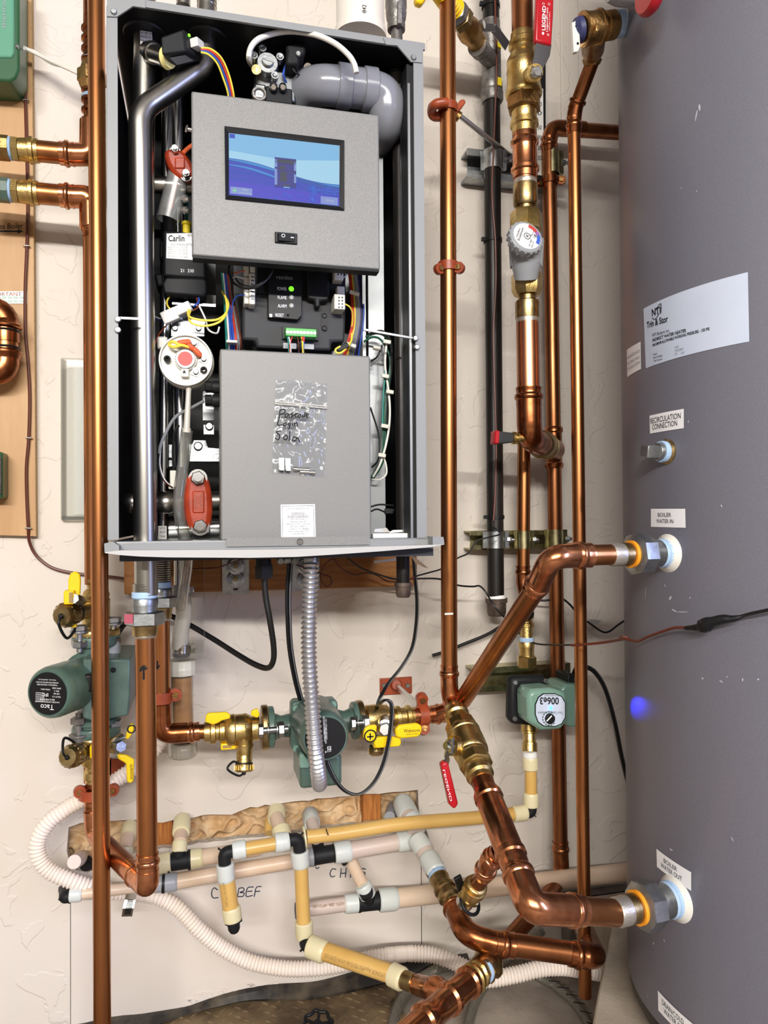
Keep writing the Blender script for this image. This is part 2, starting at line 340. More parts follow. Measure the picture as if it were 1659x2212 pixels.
# ================================================================ THE ROOM
HOLE = [(148, 1788), (175, 1779), (205, 1776), (250, 1773), (300, 1772), (352, 1779), (395, 1768), (440, 1762), (500, 1758), (540, 1744), (620, 1735), (700, 1724), (800, 1716), (903, 1707), (904, 1735), (906, 1762), (860, 1772), (780, 1782), (690, 1791), (582, 1806), (500, 1812), (430, 1822), (350, 1833), (300, 1842), (240, 1858), (215, 1872), (190, 1884), (165, 1882), (150, 1866), (144, 1838)]
hp = []
for (x0, y0), (x1, y1) in zip(HOLE, HOLE[1:]+HOLE[:1]):
    k = max(1, int(abs(x1-x0)/16))
    for i in range(k): hp.append(A(x0+(x1-x0)*i/k, y0+(y1-y0)*i/k+random.uniform(-2.2, 2.2), 0))
X0, X1, YB, ZT = -2.6, 2.3, -3.9, 2.38
bm = bmesh.new(); outer = [bm.verts.new(p) for p in ((X0, YW, FZ-.01), (X1, YW, FZ-.01), (X1, YW, ZT), (X0, YW, ZT))]; inner = [bm.verts.new(p) for p in hp]
es = [bm.edges.new((l[i], l[(i+1) % len(l)])) for l in (outer, inner) for i in range(len(l))]
bmesh.ops.triangle_fill(bm, use_beauty=True, edges=es)
bm.verts.index_update(); wm = MB(); wm.v = [v.co.copy() for v in bm.verts]; wm.f = [tuple(v.index for v in f.verts) for f in bm.faces]; bm.free()
wall = struct('wall_back', wm, WALL)
e = MB(); n = len(hp); e.add(hp+[p+V((0, .016, 0)) for p in hp], [(i, (i+1) % n, n+(i+1) % n, n+i) for i in range(n)])
struct('broken_edge', e, GYP, wall)
b = MB(); yb = YW+.105; xa, xb, za, zb = A(120, 1840, 0).x, A(925, 1740, 0).x, A(500, 1900, 0).z, A(800, 1690, 0).z
b.add([(xa, yb, za), (xb, yb, za), (xb, yb, zb), (xa, yb, zb), (xa, YW+.015, za), (xb, YW+.015, za), (xb, YW+.015, zb), (xa, YW+.015, zb)], [(0, 1, 2, 3), (0, 4, 5, 1), (1, 5, 6, 2), (2, 6, 7, 3), (3, 7, 4, 0)])
struct('cavity', b, NOTH, wall)
from mathutils import noise as NZ
def fluff(u, v):
    p = V((xa+(xb-xa)*u, 0, za+(zb-za)*v)); q = V((p.x*14, p.z*18, 3)); n1 = NZ.noise(q); n2 = NZ.noise(q*2.1+V((5, 1, 2)))
    h = .5*(1-abs(math.sin(p.x*34+n1*4.5+n2*2)))+.45*(1-abs(math.sin(p.z*46+n2*4+n1*3)))+.3*n1+.18*NZ.noise(q*4.3)+.05*NZ.noise(q*16)
    return V((p.x, YW+.05-.026*h, p.z))
ib = T('insulation_batt', 'tan fluffy fibreglass insulation showing in the slot cut in the wall', 'insulation', V(((xa+xb)/2, YW+.06, za))); ib['kind'] = 'stuff'
P(ib, 'batt', MB().grid(fluff, 300, 60), INS, sharp=180)
t = MB()
for i in range(420):
    u, v = random.random(), random.uniform(.1, .9); c_ = fluff(u, v)+V((0, -.003, 0)); a_ = random.uniform(-.8, .8); d_ = V((math.cos(a_), 0, math.sin(a_)))*random.uniform(.006, .016)
    t.tube(crv([c_-d_, c_+V((0, -.004, random.uniform(-.005, .005))), c_+d_], 4), .00035, 3, False)
P(ib, 'loose_fibres', t, INS, stuff=True)
for x0, x1, lab in ((338, 373, 'narrow bare wood stud in the left half of the wall slot'), (784, 824, 'reddish bare wood stud near the right end of the wall slot')):
    s = MB(); s.slab(x0, 1690, x1, 1890, -.09, -.018); solo('wall_stud', s, STUD, lab, 'stud', bevel=.002)
f_ = MB(); f_.box(((X0+X1)/2, (YW+YB)/2, FZ-.03), (X1-X0, YW-YB, .06)); struct('floor', f_, CONC)
c = MB(); c.box(((X0+X1)/2, (YW+YB)/2, ZT+.03), (X1-X0, YW-YB, .06)); struct('ceiling', c, ROOM)
for nm, x in (('wall_left', X0-.03), ('wall_right', X1+.03)):
    m_ = MB(); m_.box((x, (YW+YB)/2, ZT/2), (.06, YW-YB, ZT)); struct(nm, m_, ROOM)
m_ = MB(); m_.box(((X0+X1)/2, YB-.03, ZT/2), (X1-X0, .06, ZT)); struct('wall_front', m_, ROOM)
# smooth access panel under the slot, standing 2 mm proud, with its seams
pn = [(153, 1925), (240, 1912), (430, 1880), (600, 1852), (750, 1830), (909, 1806), (910, 2075), (700, 2125), (480, 2170), (153, 2240)]
struct('trim_1', MB().poly(pn, -.001, .002), WALLP)
t = MB(); t.poly([(908.4, 1806), (910.4, 1806), (911.4, 2075), (909.4, 2075)], -.001, .0008); t.poly([(151.6, 1925), (153.4, 1925), (153.4, 2240), (151.8, 2240)], -.001, .0008); struct('seam_gap_shade', t, BLKM, bpy.data.objects['trim_1'])  # thin black strips imitate the shadow in the panel's side gaps
t = MB(); t.slab(1212, -60, 1250, 262, 0, .006); struct('trim_2', t, WALL, bevel=.002)
# ledge of concrete under the right end of the wall, and the pad the tank stands on
ZP = .105
c = MB(); xl = A(1235, 1985, .05).x; c.box(((xl+X1)/2, YW-.022, (ZP+FZ)/2), (X1-xl, .044, ZP-FZ)); struct('baseboard_back', c, CONCD, bevel=.006)
pp = [AZ(1321, 2003, ZP), AZ(1303, 2080, ZP), AZ(1281, 2205, ZP), AZ(1230, 2500, ZP), AZ(2600, 2500, ZP)]; pp[-1] = V((X1, pp[-2].y, ZP))
q = AZ(1321, 2003, ZP); poly = [q, AZ(1312, 2040, ZP), AZ(1303, 2085, ZP), AZ(1290, 2150, ZP), AZ(1279, 2212, ZP), AZ(1262, 2330, ZP)]
poly += [V((X1, poly[-1].y, ZP)), V((X1, YW-.03, ZP)), V((q.x+.02, YW-.03, ZP))]
struct('trim_3', MB().prism(poly, (0, 0, -ZP+FZ)), PADM, bevel=.004)
# tread plate over the trench, bottom left, with raised lugs
xr = AF(862, 2160, .012).x; y0 = AF(500, 2400, .012).y
pl = T('tread_plate', 'dusty brown steel tread plate covering the floor under the boiler', 'floor plate', V(((xr-1)/2, y0, FZ)))
m_ = MB(); m_.box(((xr-.9)/2, (y0+YW)/2, FZ+.005), (xr+.9, YW-y0, .010)); P(pl, 'plate', m_, PLATE)
lg = MB(); k = 0
for i in range(60):
    for j in range(40):
        x = -.6+i*.026+(.013 if j % 2 else 0)+random.uniform(-.001, .001); y = y0+j*.013
        if x > xr-.012 or y > YW-.02: continue
        a_ = .7 if (i+j) % 2 else -.7; u = V((math.cos(a_), math.sin(a_), 0))*.0085; w_ = V((-u.y, u.x, 0))*.26; c_ = V((x, y, FZ+.0100))
        lg.add([c_-u, c_-w_, c_+u, c_+w_, c_-w_*.1-u*.5+V((0, 0, .0022)), c_+w_*.1+u*.5+V((0, 0, .0022))], [(0, 1, 4), (1, 2, 5, 4), (2, 3, 5), (3, 0, 4, 5)])
P(pl, 'raised_lugs', lg, PLATE, stuff=True)
# rubber strip along the foot of the wall
top_ = [(120, 2228), (240, 2198), (330, 2190), (400, 2176), (490, 2146), (581, 2128), (671, 2122), (720, 2112), (777, 2096), (850, 2083), (930, 2072), (1010, 2060)]
bot_ = [(120, 2262), (240, 2240), (330, 2218), (400, 2194), (470, 2176), (530, 2164), (600, 2162), (671, 2159), (740, 2148), (800, 2134), (880, 2112), (1010, 2082)]
tv = [A(x, y, .006) for x, y in top_]; bv = [AF(x, y, .0115) for x, y in bot_]; m_ = MB()
cs = []
for a_, b_ in zip(crv(tv, 4), crv(bv, 4)):
    a_.z = max(a_.z, FZ+.014); cs.append([a_+V((0, .006, -.002)), a_, lerp(a_, b_, .3)+V((0, -.006, .003)), lerp(a_, b_, .8)+V((0, -.008, .002)), b_, b_+V((0, .02, -.004))])
nv = len(cs[0]); m_.add([p for r_ in cs for p in r_], [(i*nv+j, i*nv+j+1, (i+1)*nv+j+1, (i+1)*nv+j) for i in range(len(cs)-1) for j in range(nv-1)])
solo('rubber_strip', m_, RUB, 'black rubber strip turned up against the foot of the wall', 'rubber strip')
# flaking plaster patches just above it
fl = MB()
for i in range(26):
    x = random.uniform(395, 600); y = 2168-(x-395)*.19+random.uniform(-16, 8); s_ = random.uniform(3, 9); pts = [(x+s_*1.6*math.cos(a_)*random.uniform(.6, 1), y+s_*.7*math.sin(a_)*random.uniform(.6, 1)) for a_ in [k_*math.pi/4 for k_ in range(8)]]
    fl.poly(pts, .0015, .0035)
o_ = struct('flaking_paint', fl, WALLP, bpy.data.objects['trim_1']); o_['kind'] = 'stuff'
# ---------------------------------------------------------------- handwriting on the wall
def strokes(mb, lines, d, wpx):
    for l in lines:
        p = [A(x, y, d+.0006) for x, y in l]; p = crv(p, 5) if len(p) > 2 else p; mb.tube(p, S(l[0][0], l[0][1], d)*wpx/2, 5)
m_ = MB(); strokes(m_, [[(470, 1922), (462, 1918), (457, 1928), (460, 1939), (472, 1939)], [(516, 1919), (513, 1937)], [(516, 1919), (525, 1918), (527, 1924), (518, 1928), (527, 1929), (525, 1936), (513, 1937)],
    [(548, 1916), (535, 1918), (532, 1936), (546, 1934)], [(534, 1926), (545, 1925)], [(565, 1915), (554, 1917), (549, 1937)], [(552, 1926), (562, 1925)]], .002, 2.2)
solo('wall_lettering', m_, INKB, 'hand-drawn marker letters on the wall behind the left hanging plastic pipe', 'lettering')
m_ = MB(); strokes(m_, [[(726, 1878), (718, 1877), (713, 1886), (716, 1894), (724, 1892)], [(737, 1876), (735, 1896)], [(748, 1875), (746, 1895)], [(736, 1887), (748, 1886)], [(757, 1876), (757, 1896)],
    [(790, 1878), (783, 1876), (780, 1881), (788, 1885), (787, 1890), (779, 1890)], [(682, 1872), (684, 1876), (690, 1874)]], .002, 2.2)
solo('wall_lettering', m_, INKB, 'hand-drawn marker letters on the wall beside the thin slanting plastic pipe', 'lettering')
# ================================================================ LEFT: board, green box, wires, pump line
def bend_tube(mb, px, r, rb=.03, n=16): mb.tube(fillet([A(*p) for p in px], rb), r, n); return mb
def screw(root, c, n, r, m=None, name='screw'):
    n = V(n).normalized(); mb = MB(); mb.lathe(c, V(c)+n*r*.7, r, [(0, 1), (.6, 1), (1, .75)], 14); u, v, _ = frame(n); p = V(c)+n*r*.62; mb.bar(p-u*r*.8, p+u*r*.8, r*.25, r*.24, n); return P(root, name, mb, m or GAL)
bd = T('plywood_board', 'pale plywood backing board on the wall at the left edge', 'board', A(-40, 1158, .01))
m_ = MB(); m_.poly([(-160, -60), (66, -60), (71, 480), (76, 1158), (-160, 1152)], 0, .018); P(bd, 'board', m_, PLY)
m_ = MB(); m_.poly([(66, -60), (67.5, -60), (72.5, 480), (77.5, 1159), (76, 1159), (71, 480)], 0, .0176); P(bd, 'edge_band', m_, PLYE, label='darker layered plywood edge')
fn = quad(.0185, (-66, 656), (59, 656), (59, 629), (-66, 630)); m_ = MB(); m_.grid(fn, 1, 1); st = P(bd, 'sticker', m_, PAP, label='white warning sticker')
m_ = MB(); m_.text('IMPORTANT', fn, .3, .62, .9, .92)
P(bd, 'lettering', m_, INKR); m_ = MB()
for r_ in (.4, .1):
    for k in range(9):
        if random.random() < .85: m_.grid(lambda u, v, r_=r_, k=k: fn(.06+k*.1+u*.075, r_+v*.16)+V((0, -.0003, 0)), 1, 1)
P(bd, 'small_print', m_, GRNL, stuff=True)
m_ = MB(); fn = quad(.0185, (-46, 496), (50, 494), (50, 482), (-46, 483)); m_.text('Return to Boiler', fn); m_.poly([(-40, 497), (38, 498), (38, 495), (50, 499.5), (38, 504), (38, 501), (-40, 500)], .0186, .0192)
P(bd, 'lettering', m_, INK, label='black lettering with an arrow')
gb = T('zone_control_box', 'dark green control box with pale front at the top left corner', 'control box', A(20, 170, .05))
m_ = MB(); m_.poly([(-90, -60), (42, -60), (42, 150), (34, 168), (22, 175), (-90, 168)], .018, .085); P(gb, 'housing', m_, GRNB, bevel=.004)
m_ = MB(); m_.poly([(-90, -60), (30, -60), (31, 112), (26, 124), (-90, 122)], .08, .0885); P(gb, 'front_cover', m_, GRNF, bevel=.003, label='pale green front cover')
m_ = MB(); m_.text('thermostat', quad(.0885, (13, 62), (13, -30), (3, -30), (3, 62)), 0, 0, 1, 1); P(gb, 'lettering', m_, GPL)
for y in (8, 42, 78):
    m_ = MB(); a = A(44, y, .05); m_.lathe(a+V((-.012, 0, 0)), a+V((-.002, 0, 0)), .009, [(0, 1), (1, 1)], 16); P(gb, 'knockout', m_, BLK)
screw(gb, A(36, 101, .0855), (1, -.4, 0), .004)
def wire(name, pts, wpx, m_, label, cat='wire', grp=None, n=8, k=8):
    P_ = [A(*p) for p in pts]; r = .5*wpx*S(*pts[len(pts)//2]); return solo(name, MB().tube(crv(P_, k), r, n), m_, label, cat, grp)
wire('control_cable', [(40, 97, .05), (70, 112, .06), (110, 132, .07), (150, 150, .085), (185, 166, .09)], 8, WHW, 'upper white cable running from the green box to the copper pipe', 'cable')
wire('control_cable', [(42, 104, .06), (75, 112, .05), (110, 136, .05), (150, 146, .075), (188, 160, .08)], 7, WHW, 'lower white cable with print running from the green box', 'cable')
bw = T('thermostat_wire', 'brown two-core wire stapled down the edge of the plywood board', 'wire', A(62, 1160, .02))
pts = [(42, 102, .06), (51, 130, .04), (56, 170, .024), (55, 215, .022), (57, 300, .022), (59, 380, .022), (60, 440, .022), (58, 530, .022), (55, 600, .022), (54, 650, .022), (55, 720, .022), (61, 790, .022), (64, 860, .022), (62, 945, .022), (57, 1010, .022), (58, 1080, .022), (61, 1140, .022), (64, 1172, .012), (80, 1202, .008), (112, 1226, .008), (160, 1238, .008), (230, 1245, .01), (290, 1250, .03), (360, 1238, .045)]
m_ = MB().tube(crv([A(*p) for p in pts], 6), .0028, 8); P(bw, 'sheath', m_, BRW)
for x, y in ((55, 215), (57, 530), (62, 945), (61, 1140)):
    m_ = MB(); m_.bar(A(x-6, y, .026), A(x+6, y+1, .026), .0016, .0016); m_.bar(A(x-6, y, .026), A(x-6, y, .019), .0016, .0016, (0, 0, 1)); m_.bar(A(x+6, y+1, .026), A(x+6, y+1, .019), .0016, .0016, (0, 0, 1)); P(bw, 'staple', m_, IRONG)
# the two supply lines coming in from the left
D = .12
for y, sg, lab, nt in ((321, -1, 'upper', IRON), (412, 1, 'lower', GRNB)):
    r = 23*S(100, y, D); a = A(-40, y-9 if sg < 0 else y-5, D); b_ = A(40, y+1, D); ax = (A(130, y+11, D)-A(0, y-1, D)).normalized(); p0 = A(22, y, D)
    q = lambda px: p0+ax*((A(px, y, D)-p0).length*(1 if px > 22 else -1))
    ln = T('supply_branch', f'{lab} of two copper branches with brass adapters coming in from the left edge', 'pipe', p0)
    m_ = MB(); m_.lathe(q(-70), q(20), r*1.18, [(0, 1), (.55, 1), (.56, .95), (1, .95)], 8, .4); P(ln, 'union_nut', m_, BRZ if sg < 0 else GRN, label='dark cast nut at the frame edge')
    m_ = MB(); m_.lathe(q(19), q(27), r*1.0, [(0, .9), (.2, 1.05), (.5, .98), (.8, 1.06), (1, .95)], 20); P(ln, 'thread_tape', m_, TAPE, label='pale blue thread sealing tape')
    m_ = MB(); m_.hexn(q(26), q(42), r*1.12); m_.lathe(q(42), q(83), r, [(0, 1.0), (.35, 1.06), (.5, 1.06), (.55, 1.22), (.75, 1.22), (.8, 1.08), (1, 1.08)], 28); P(ln, 'press_adapter', m_, BRA)
    m_ = MB(); m_.cyl(q(80), q(132), r*.97, 28); P(ln, 'tube', m_, COP)
    m_ = MB(); m_.press(q(128), ax, r, (q(160)-q(128)).length)
    c0 = q(158); c1 = A(196, y+13+(0), D); c2 = A(197, y+13+sg*70, D); m_.tube(fillet([c0, c1, c2], .034), r*1.05, 22); P(ln, 'press_elbow', m_, COPB)
m_ = T('return_riser', 'copper and bronze riser hidden behind the near left pipe', 'pipe', A(203, 1240, D))
r = 21*S(203, 600, D)
t = MB(); t.cyl(A(201, 480, D), A(205, 1262, D), r, 24); P(m_, 'tube', t, COP)
t = MB(); t.cyl(A(198, -60, D), A(200, 300, D), r*.85, 24)
for y in range(60, 300, 22): t.lathe(A(198, y, D), A(198, y+9, D), r, [(0, .85), (.2, 1.02), (.8, 1.02), (1, .85)], 24)
P(m_, 'ribbed_fitting', t, COPDF)
t = MB(); t.hexn(A(199, 152, D), A(199, 184, D), r*1.45); t.lathe(A(199, 184, D), A(199, 200, D), r*1.3, [(0, 1), (1, .75)], 24); t.lathe(A(199, 128, D), A(199, 152, D), r*1.1, [(0, .8), (1, 1.05)], 24); P(m_, 'union', t, BRZ, label='dark bronze union')
for y in (132, 212):
    t = MB(); t.lathe(A(199, y-5, D), A(199, y+2, D), r*1.02, [(0, .9), (.5, 1.04), (1, .9)], 20); P(m_, 'thread_tape', t, TAPE)
for y in (420, 478): 
    t = MB(); t.press(A(202, y, D), (0, 0, -1), r, .03); P(m_, 'press_ring', t, COPDF)
# U bend at the left edge
ub = T('copper_return_bend', 'thick copper U-bend with black seals on the plywood board', 'pipe', A(0, 830, .06)); r = 27*S(10, 735, .06)
t = MB(); t.tube(fillet([A(-70, 668, .06), A(12, 668, .06), A(13, 740, .06)], .055), r, 24); t.tube(fillet([A(13, 750, .06), A(12, 806, .06), A(-70, 806, .06)], .055), r, 24); P(ub, 'elbow', t, COPDF)
t = MB(); t.cyl(A(13, 715, .06), A(13, 755, .06), r*.9, 24); P(ub, 'tube', t, COP)
for y, up in ((706, 1), (762, -1)):
    t = MB(); t.lathe(A(13, y+6*up, .06), A(13, y-14*up, .06), r, [(0, 1), (.2, 1.2), (.4, 1.22), (.6, 1.1), (1, 1.0)], 24); P(ub, 'press_bead', t, COPDF)
    t = MB(); t.ring(A(13, y+10*up, .06), (0, 0, 1), r*.98, r*.1); P(ub, 'seal', t, BLKP, label='black rubber seal')
bx = T('board_device', 'dark olive housing cut off by the left edge on the plywood board', 'housing', A(-10, 1075, .04))
t = MB(); t.slab(-60, 975, 5, 1076, .018, .06); P(bx, 'housing', t, GRNB, bevel=.004)
t = MB(); t.slab(-60, 985, 2, 1068, .06, .066); P(bx, 'cover', t, IRONG, bevel=.003)
# clear document pocket on the wall
dp = T('document_pocket', 'clear plastic document pocket with white papers on the wall', 'document holder', A(190, 1120, .01))
t = MB(); t.slab(133, 775, 250, 1122, 0, .002); t.slab(133, 792, 252, 1124, .012, .014); t.slab(131, 775, 138, 1122, .001, .013); t.slab(133, 1114, 252, 1124, .001, .013); P(dp, 'pocket', t, ACR)
t = MB(); t.slab(144, 779, 252, 1116, .003, .006); P(dp, 'paper_sheet', t, PAP)
t = MB(); t.slab(160, 786, 252, 1112, .0065, .0085); P(dp, 'paper_sheet', t, PAPW)
t = MB(); t.slab(182, 790, 252, 1100, .009, .0094); t2 = INKL; P(dp, 'printed_frame', t, PAPS)
# near left copper pipe
lp = T('long_copper_pipe', 'tall near copper pipe running full height just left of the boiler', 'pipe', A(221, 2230, .24))
r = 18*S(214, 1100, .24)
t = MB(); t.cyl(A(207.5, -40, .24), A(221.5, 2290, .24), r, 32); P(lp, 'tube', t, COP)
# ---------------------------------------------------------------- left circulator pump
D = .12; O = A(210, 1462, D)
pt = T('circulator_pump', 'dark green circulator with round black nameplate, left of the boiler pipes', 'pump', V((O.x, O.y, O.z-.06)))
ax = V((-.446, -.895, 0)).normalized(); fc = A(104, 1498, .235)
R = 56*S(104, 1498, .235)
t = MB(); t.lathe(fc-ax*.125, fc, R, [(0, .98), (.55, .98), (.56, 1.02), (.9, 1.02), (.97, .98), (1, .9)], 40); P(pt, 'motor', t, GRN)
t = MB(); t.lathe(fc-ax*.001, fc+ax*.0012, R*.82, [(0, 1), (1, 1)], 40); pl_ = P(pt, 'nameplate', t, BLKP, label='round black nameplate')
sx = V((-ax.y, ax.x, 0)).normalized(); sx = sx if sx.x > 0 else -sx
def face(c, sx, sz, e=.0016, n=ax): return lambda u, v: c+sx*(u)+sz*(v)+n*e
def disc_print(root, c, n, R, items, rot=180, m=PAPW):          # words on a round plate: (text, x, y, width, height) in radii
    n = V(n).normalized(); sx = V((0, 0, 1)).cross(n).normalized(); sx = sx if sx.x > 0 else -sx; sz = n.cross(sx); sz = sz if sz.z > 0 else -sz
    k = math.cos(rad(rot)); q = math.sin(rad(rot)); ex = sx*k+sz*q; ez = -sx*q+sz*k; mb = MB()
    for s_, x, y, w_, h_ in items: mb.text(s_, lambda u, v: V(c)+(ex*(x-w_/2+u*w_)+ez*(y-h_/2+v*h_))*R+n*.0016)
    P(root, 'lettering', mb, m, label='white printed lettering')
disc_print(pt, fc+ax*.0006, ax, R*.82, [('Taco', 0, .62, .7, .24), ('HIGH-SPEED CARTRIDGE CIRCULATOR', 0, .38, 1.3, .06), ('0015-MSF3-IFC', 0, .27, .8, .08), ('IFC', .1, .05, .3, .16), ('MODEL SERIAL', .1, -.2, .5, .06), ('VOLTS 115', -.5, .12, .45, .07), ('HZ 60', -.5, -.02, .3, .07), ('PH 1', -.5, -.15, .25, .07), ('RPM 3250', -.5, -.28, .45, .07), ('THERMALLY PROTECTED', 0, -.42, 1.1, .06), ('SUITABLE FOR INDOOR USE ONLY', 0, -.53, 1.2, .06), ('TACO, INC., CRANSTON, R.I.', 0, -.66, .95, .06)])
t = MB(); 
for i in range(5): t.grid(lambda u, v, i=i: fc+ax*.0016+(sx*(-.62+u*.42)+V((0, 0, .02-.1*i+v*.014)))*R*.82, 1, 1)
for i in range(5): t.grid(lambda u, v, i=i: fc+ax*.0016 + sx*((-.62+i*.105+u*.014))*R*.82 + V((0, 0, (-.38+v*.41)*R*.82)), 1, 1)
P(pt, 'table_print', t, PAPW)
t = MB(); t.lathe(O+V((0, 0, .075)), O+V((0, 0, -.075)), .042, [(0, .9), (.05, .9), (.1, .6), (.3, .6), (.4, 1), (.6, 1), (.7, .6), (.9, .55), (.95, .9), (1, .9)], 28); t.lathe(O+ax*.0, O+ax*.03, .047, [(0, 1), (1, 1)], 32); P(pt, 'volute', t, GRN)
t = MB(); t.poly([(179, 1424), (282, 1424), (281, 1500), (277, 1546), (205, 1560), (179, 1552)], .05, .195); jb = P(pt, 'junction_box', t, GRN, bevel=.003)
screw(pt, A(245, 1447, .196), (0, -1, 0), .004, BLKM); t = MB(); t.slab(178, 1457, 200, 1497, .195, .215); P(pt, 'switch_knob', t, BLKP, bevel=.004, label='black switch knob')
def flange(root, c, R, th, m, name='flange', n=28):
    t = MB(); t.lathe(c+V((0, 0, th/2)), c-V((0, 0, th/2)), R, [(0, .97), (.15, 1), (.85, 1), (1, .97)], n); return P(root, name, t, m)
def bolt(root, a, b, r, m=GAL):
    a, b = V(a), V(b); n = (b-a).normalized(); L = (b-a).length; t = MB(); t.hexn(a, a+n*r*1.3, r*1.8); t.cyl(a, b, r*.75, 12); t.hexn(b-n*(r*2.6), b-n*(r*1.0), r*1.8, .8); t.cyl(a+n*r*1.3, a+n*r*1.7, r*2.2, 16); return P(root, 'bolt', t, m)
for y, m_, nm in ((1382, GRN, 'flange'), (1577, GRN, 'flange')): flange(pt, A(208, y, D), 50*S(208, y, D), .016, m_, nm)
t = MB(); t.cyl(A(208, 1382, D), A(208, 1430, D), .03, 24); t.cyl(A(208, 1530, D), A(208, 1577, D), .03, 24); P(pt, 'neck', t, GRN)
bolt(pt, A(172, 1350, .155), A(172, 1408, .155), .007); bolt(pt, A(245, 1333, .13), A(245, 1400, .13), .007); bolt(pt, A(170, 1602, .15), A(170, 1540, .15), .007, IRONG); bolt(pt, A(247, 1605, .13), A(247, 1545, .13), .007)
t = MB(); t.lathe(A(246, 1428, .13), A(247, 1385, .13), 16*S(246, 1400, .13), [(0, 1), (.2, 1), (.22, .8), (.35, .8), (.36, .95), (1, .85)], 10); P(pt, 'cable_gland', t, GPL, label='grey cable gland')
# upper isolation valve of that pump
def drain_cap(root, a, b, r, m=BRAD, tether=True, side=(0, 0, -1)):
    a, b = V(a), V(b); n = (b-a).normalized(); L = (b-a).length
    t = MB(); t.lathe(a, lerp(a, b, .55), r*.85, [(0, 1), (.7, 1), (.72, 1.08), (1, 1.08)], 20); P(root, 'drain_port', t, m)
    t = MB(); t.lathe(lerp(a, b, .52), lerp(a, b, .6), r, [(0, 1), (1, 1)], 20); P(root, 'washer', t, BLKP)
    t = MB(); x, y, _ = frame(n)
    vs = []; N_ = 48; prof = [(.6, .98), (.92, .98), (1.0, .78)]; 
    t.lathe(lerp(a, b, .6), b, r*1.06, [(0, .95), (.1, 1), (.8, 1), (1, .78)], 24)
    for k in range(16):
        th = 2*math.pi*k/16; e_ = (x*math.cos(th)+y*math.sin(th))*r*1.06; t.bar(lerp(a, b, .64)+e_, lerp(a, b, .9)+e_, r*.16, r*.14, e_)
    P(root, 'drain_cap', t, m)
    if tether:
        s = V(side); p0 = b+n*r*.1; q0 = lerp(a, b, .5)+s*r
        t = MB(); t.tube(crv([p0, p0+n*r*.3+s*r*.7, lerp(p0, q0, .5)+s*r*1.6+n*r*.2, q0+s*r*.5, q0], 8), r*.13, 8); t.sph(p0, r*.25, 10); P(root, 'cap_tether', t, BLKP, label='black strap holding the cap')
vt = T('isolation_valve', 'brass valve with yellow lever on top of the left pump', 'valve', A(208, 1375, D)); r = 26*S(208, 1310, D)
t = MB(); t.lathe(A(207, 1240, D), A(208, 1365, D), r, [(0, .7), (.06, .7), (.08, .86), (.14, .86), (.16, .72), (.25, .72), (.3, 1.0), (.36, 1.08), (.42, 1.02), (.44, 1.12), (.86, 1.1), (.9, .8), (1, .8)], 28); P(vt, 'body', t, BRA)
flange(vt, A(208, 1364, D), 51*S(208, 1364, D), .011, BRA)
drain_cap(vt, A(190, 1315, .13), A(133, 1331, .2), 24*S(150, 1330, .18))
t = MB(); t.poly([(147, 1310), (147, 1252), (152, 1238), (162, 1234), (172, 1240), (174, 1255), (172, 1300), (165, 1320), (165, 1356), (150, 1356), (146, 1345)], .178, .186); P(vt, 'lever_blade', t, YEL, bevel=.002)
t = MB(); t.slab(137, 1276, 160, 1306, .165, .2); P(vt, 'lever_block', t, YEL, bevel=.002); t = MB(); t.slab(149, 1280, 157, 1302, .2, .202); P(vt, 'slot', t, INKT)
t = MB(); t.hexn(A(160, 1293, .2), A(176, 1298, .17), .009); P(vt, 'stem_nut', t, GAL)
# lower isolation valve
vb = T('isolation_valve', 'brass valve with drain cap under the left pump', 'valve', A(205, 1690, D))
flange(vb, A(208, 1592, D), 50*S(208, 1592, D), .011, BRAD)
t = MB(); t.lathe(A(208, 1590, D), A(203, 1690, D), r, [(0, .8), (.1, .8), (.2, 1.02), (.6, 1.05), (.65, .75), (.72, .72), (.76, .86), (.9, .86), (.93, .7), (1, .7)], 28); P(vb, 'body', t, BRA)
drain_cap(vb, A(192, 1622, .13), A(146, 1636, .2), 22*S(160, 1630, .18), tether=True, side=(-.3, -.2, .9))
t = MB(); t.lathe(A(232, 1608, .13), A(262, 1612, .17), .013, [(0, 1), (.6, 1), (.62, .6), (1, .6)], 16); P(vb, 'stem', t, BRA); t = MB(); t.hexn(A(250, 1611, .17), A(262, 1613, .19), .01); P(vb, 'stem_nut', t, GAL)
t = MB(); t.tube(crv([A(250, 1600, .175), A(262, 1596, .18), A(275, 1592, .18)], 5), .003, 8); t.tube(crv([A(252, 1620, .175), A(254, 1632, .18), A(272, 1640, .185)], 5), .0035, 8); P(vb, 'wire_arm', t, GAL)
t = MB(); t.poly([(270, 1597), (276, 1570), (284, 1563), (290, 1568), (288, 1582), (278, 1597)], .178, .186); P(vb, 'indicator_tag', t, YEL, bevel=.002)
t = MB(); t.ring(A(284, 1575, .187), (0, -1, 0), .006, .0012); P(vb, 'tag_mark', t, INK)
t = MB(); t.poly([(252, 1630), (272, 1632), (290, 1641), (289, 1660), (288, 1688), (282, 1693), (274, 1690), (272, 1650), (255, 1640)], .184, .192); lv = P(vb, 'lever_grip', t, YEL, bevel=.002)
t = MB(); t.text('Webstone', quad(.192, (287, 1650), (286, 1683), (279, 1683), (280, 1650))); P(vb, 'lettering', t, INK)
t = MB(); t.slab(193, 1611, 201, 1640, .15, .17); P(vb, 'yellow_stop', t, YEL, bevel=.003)
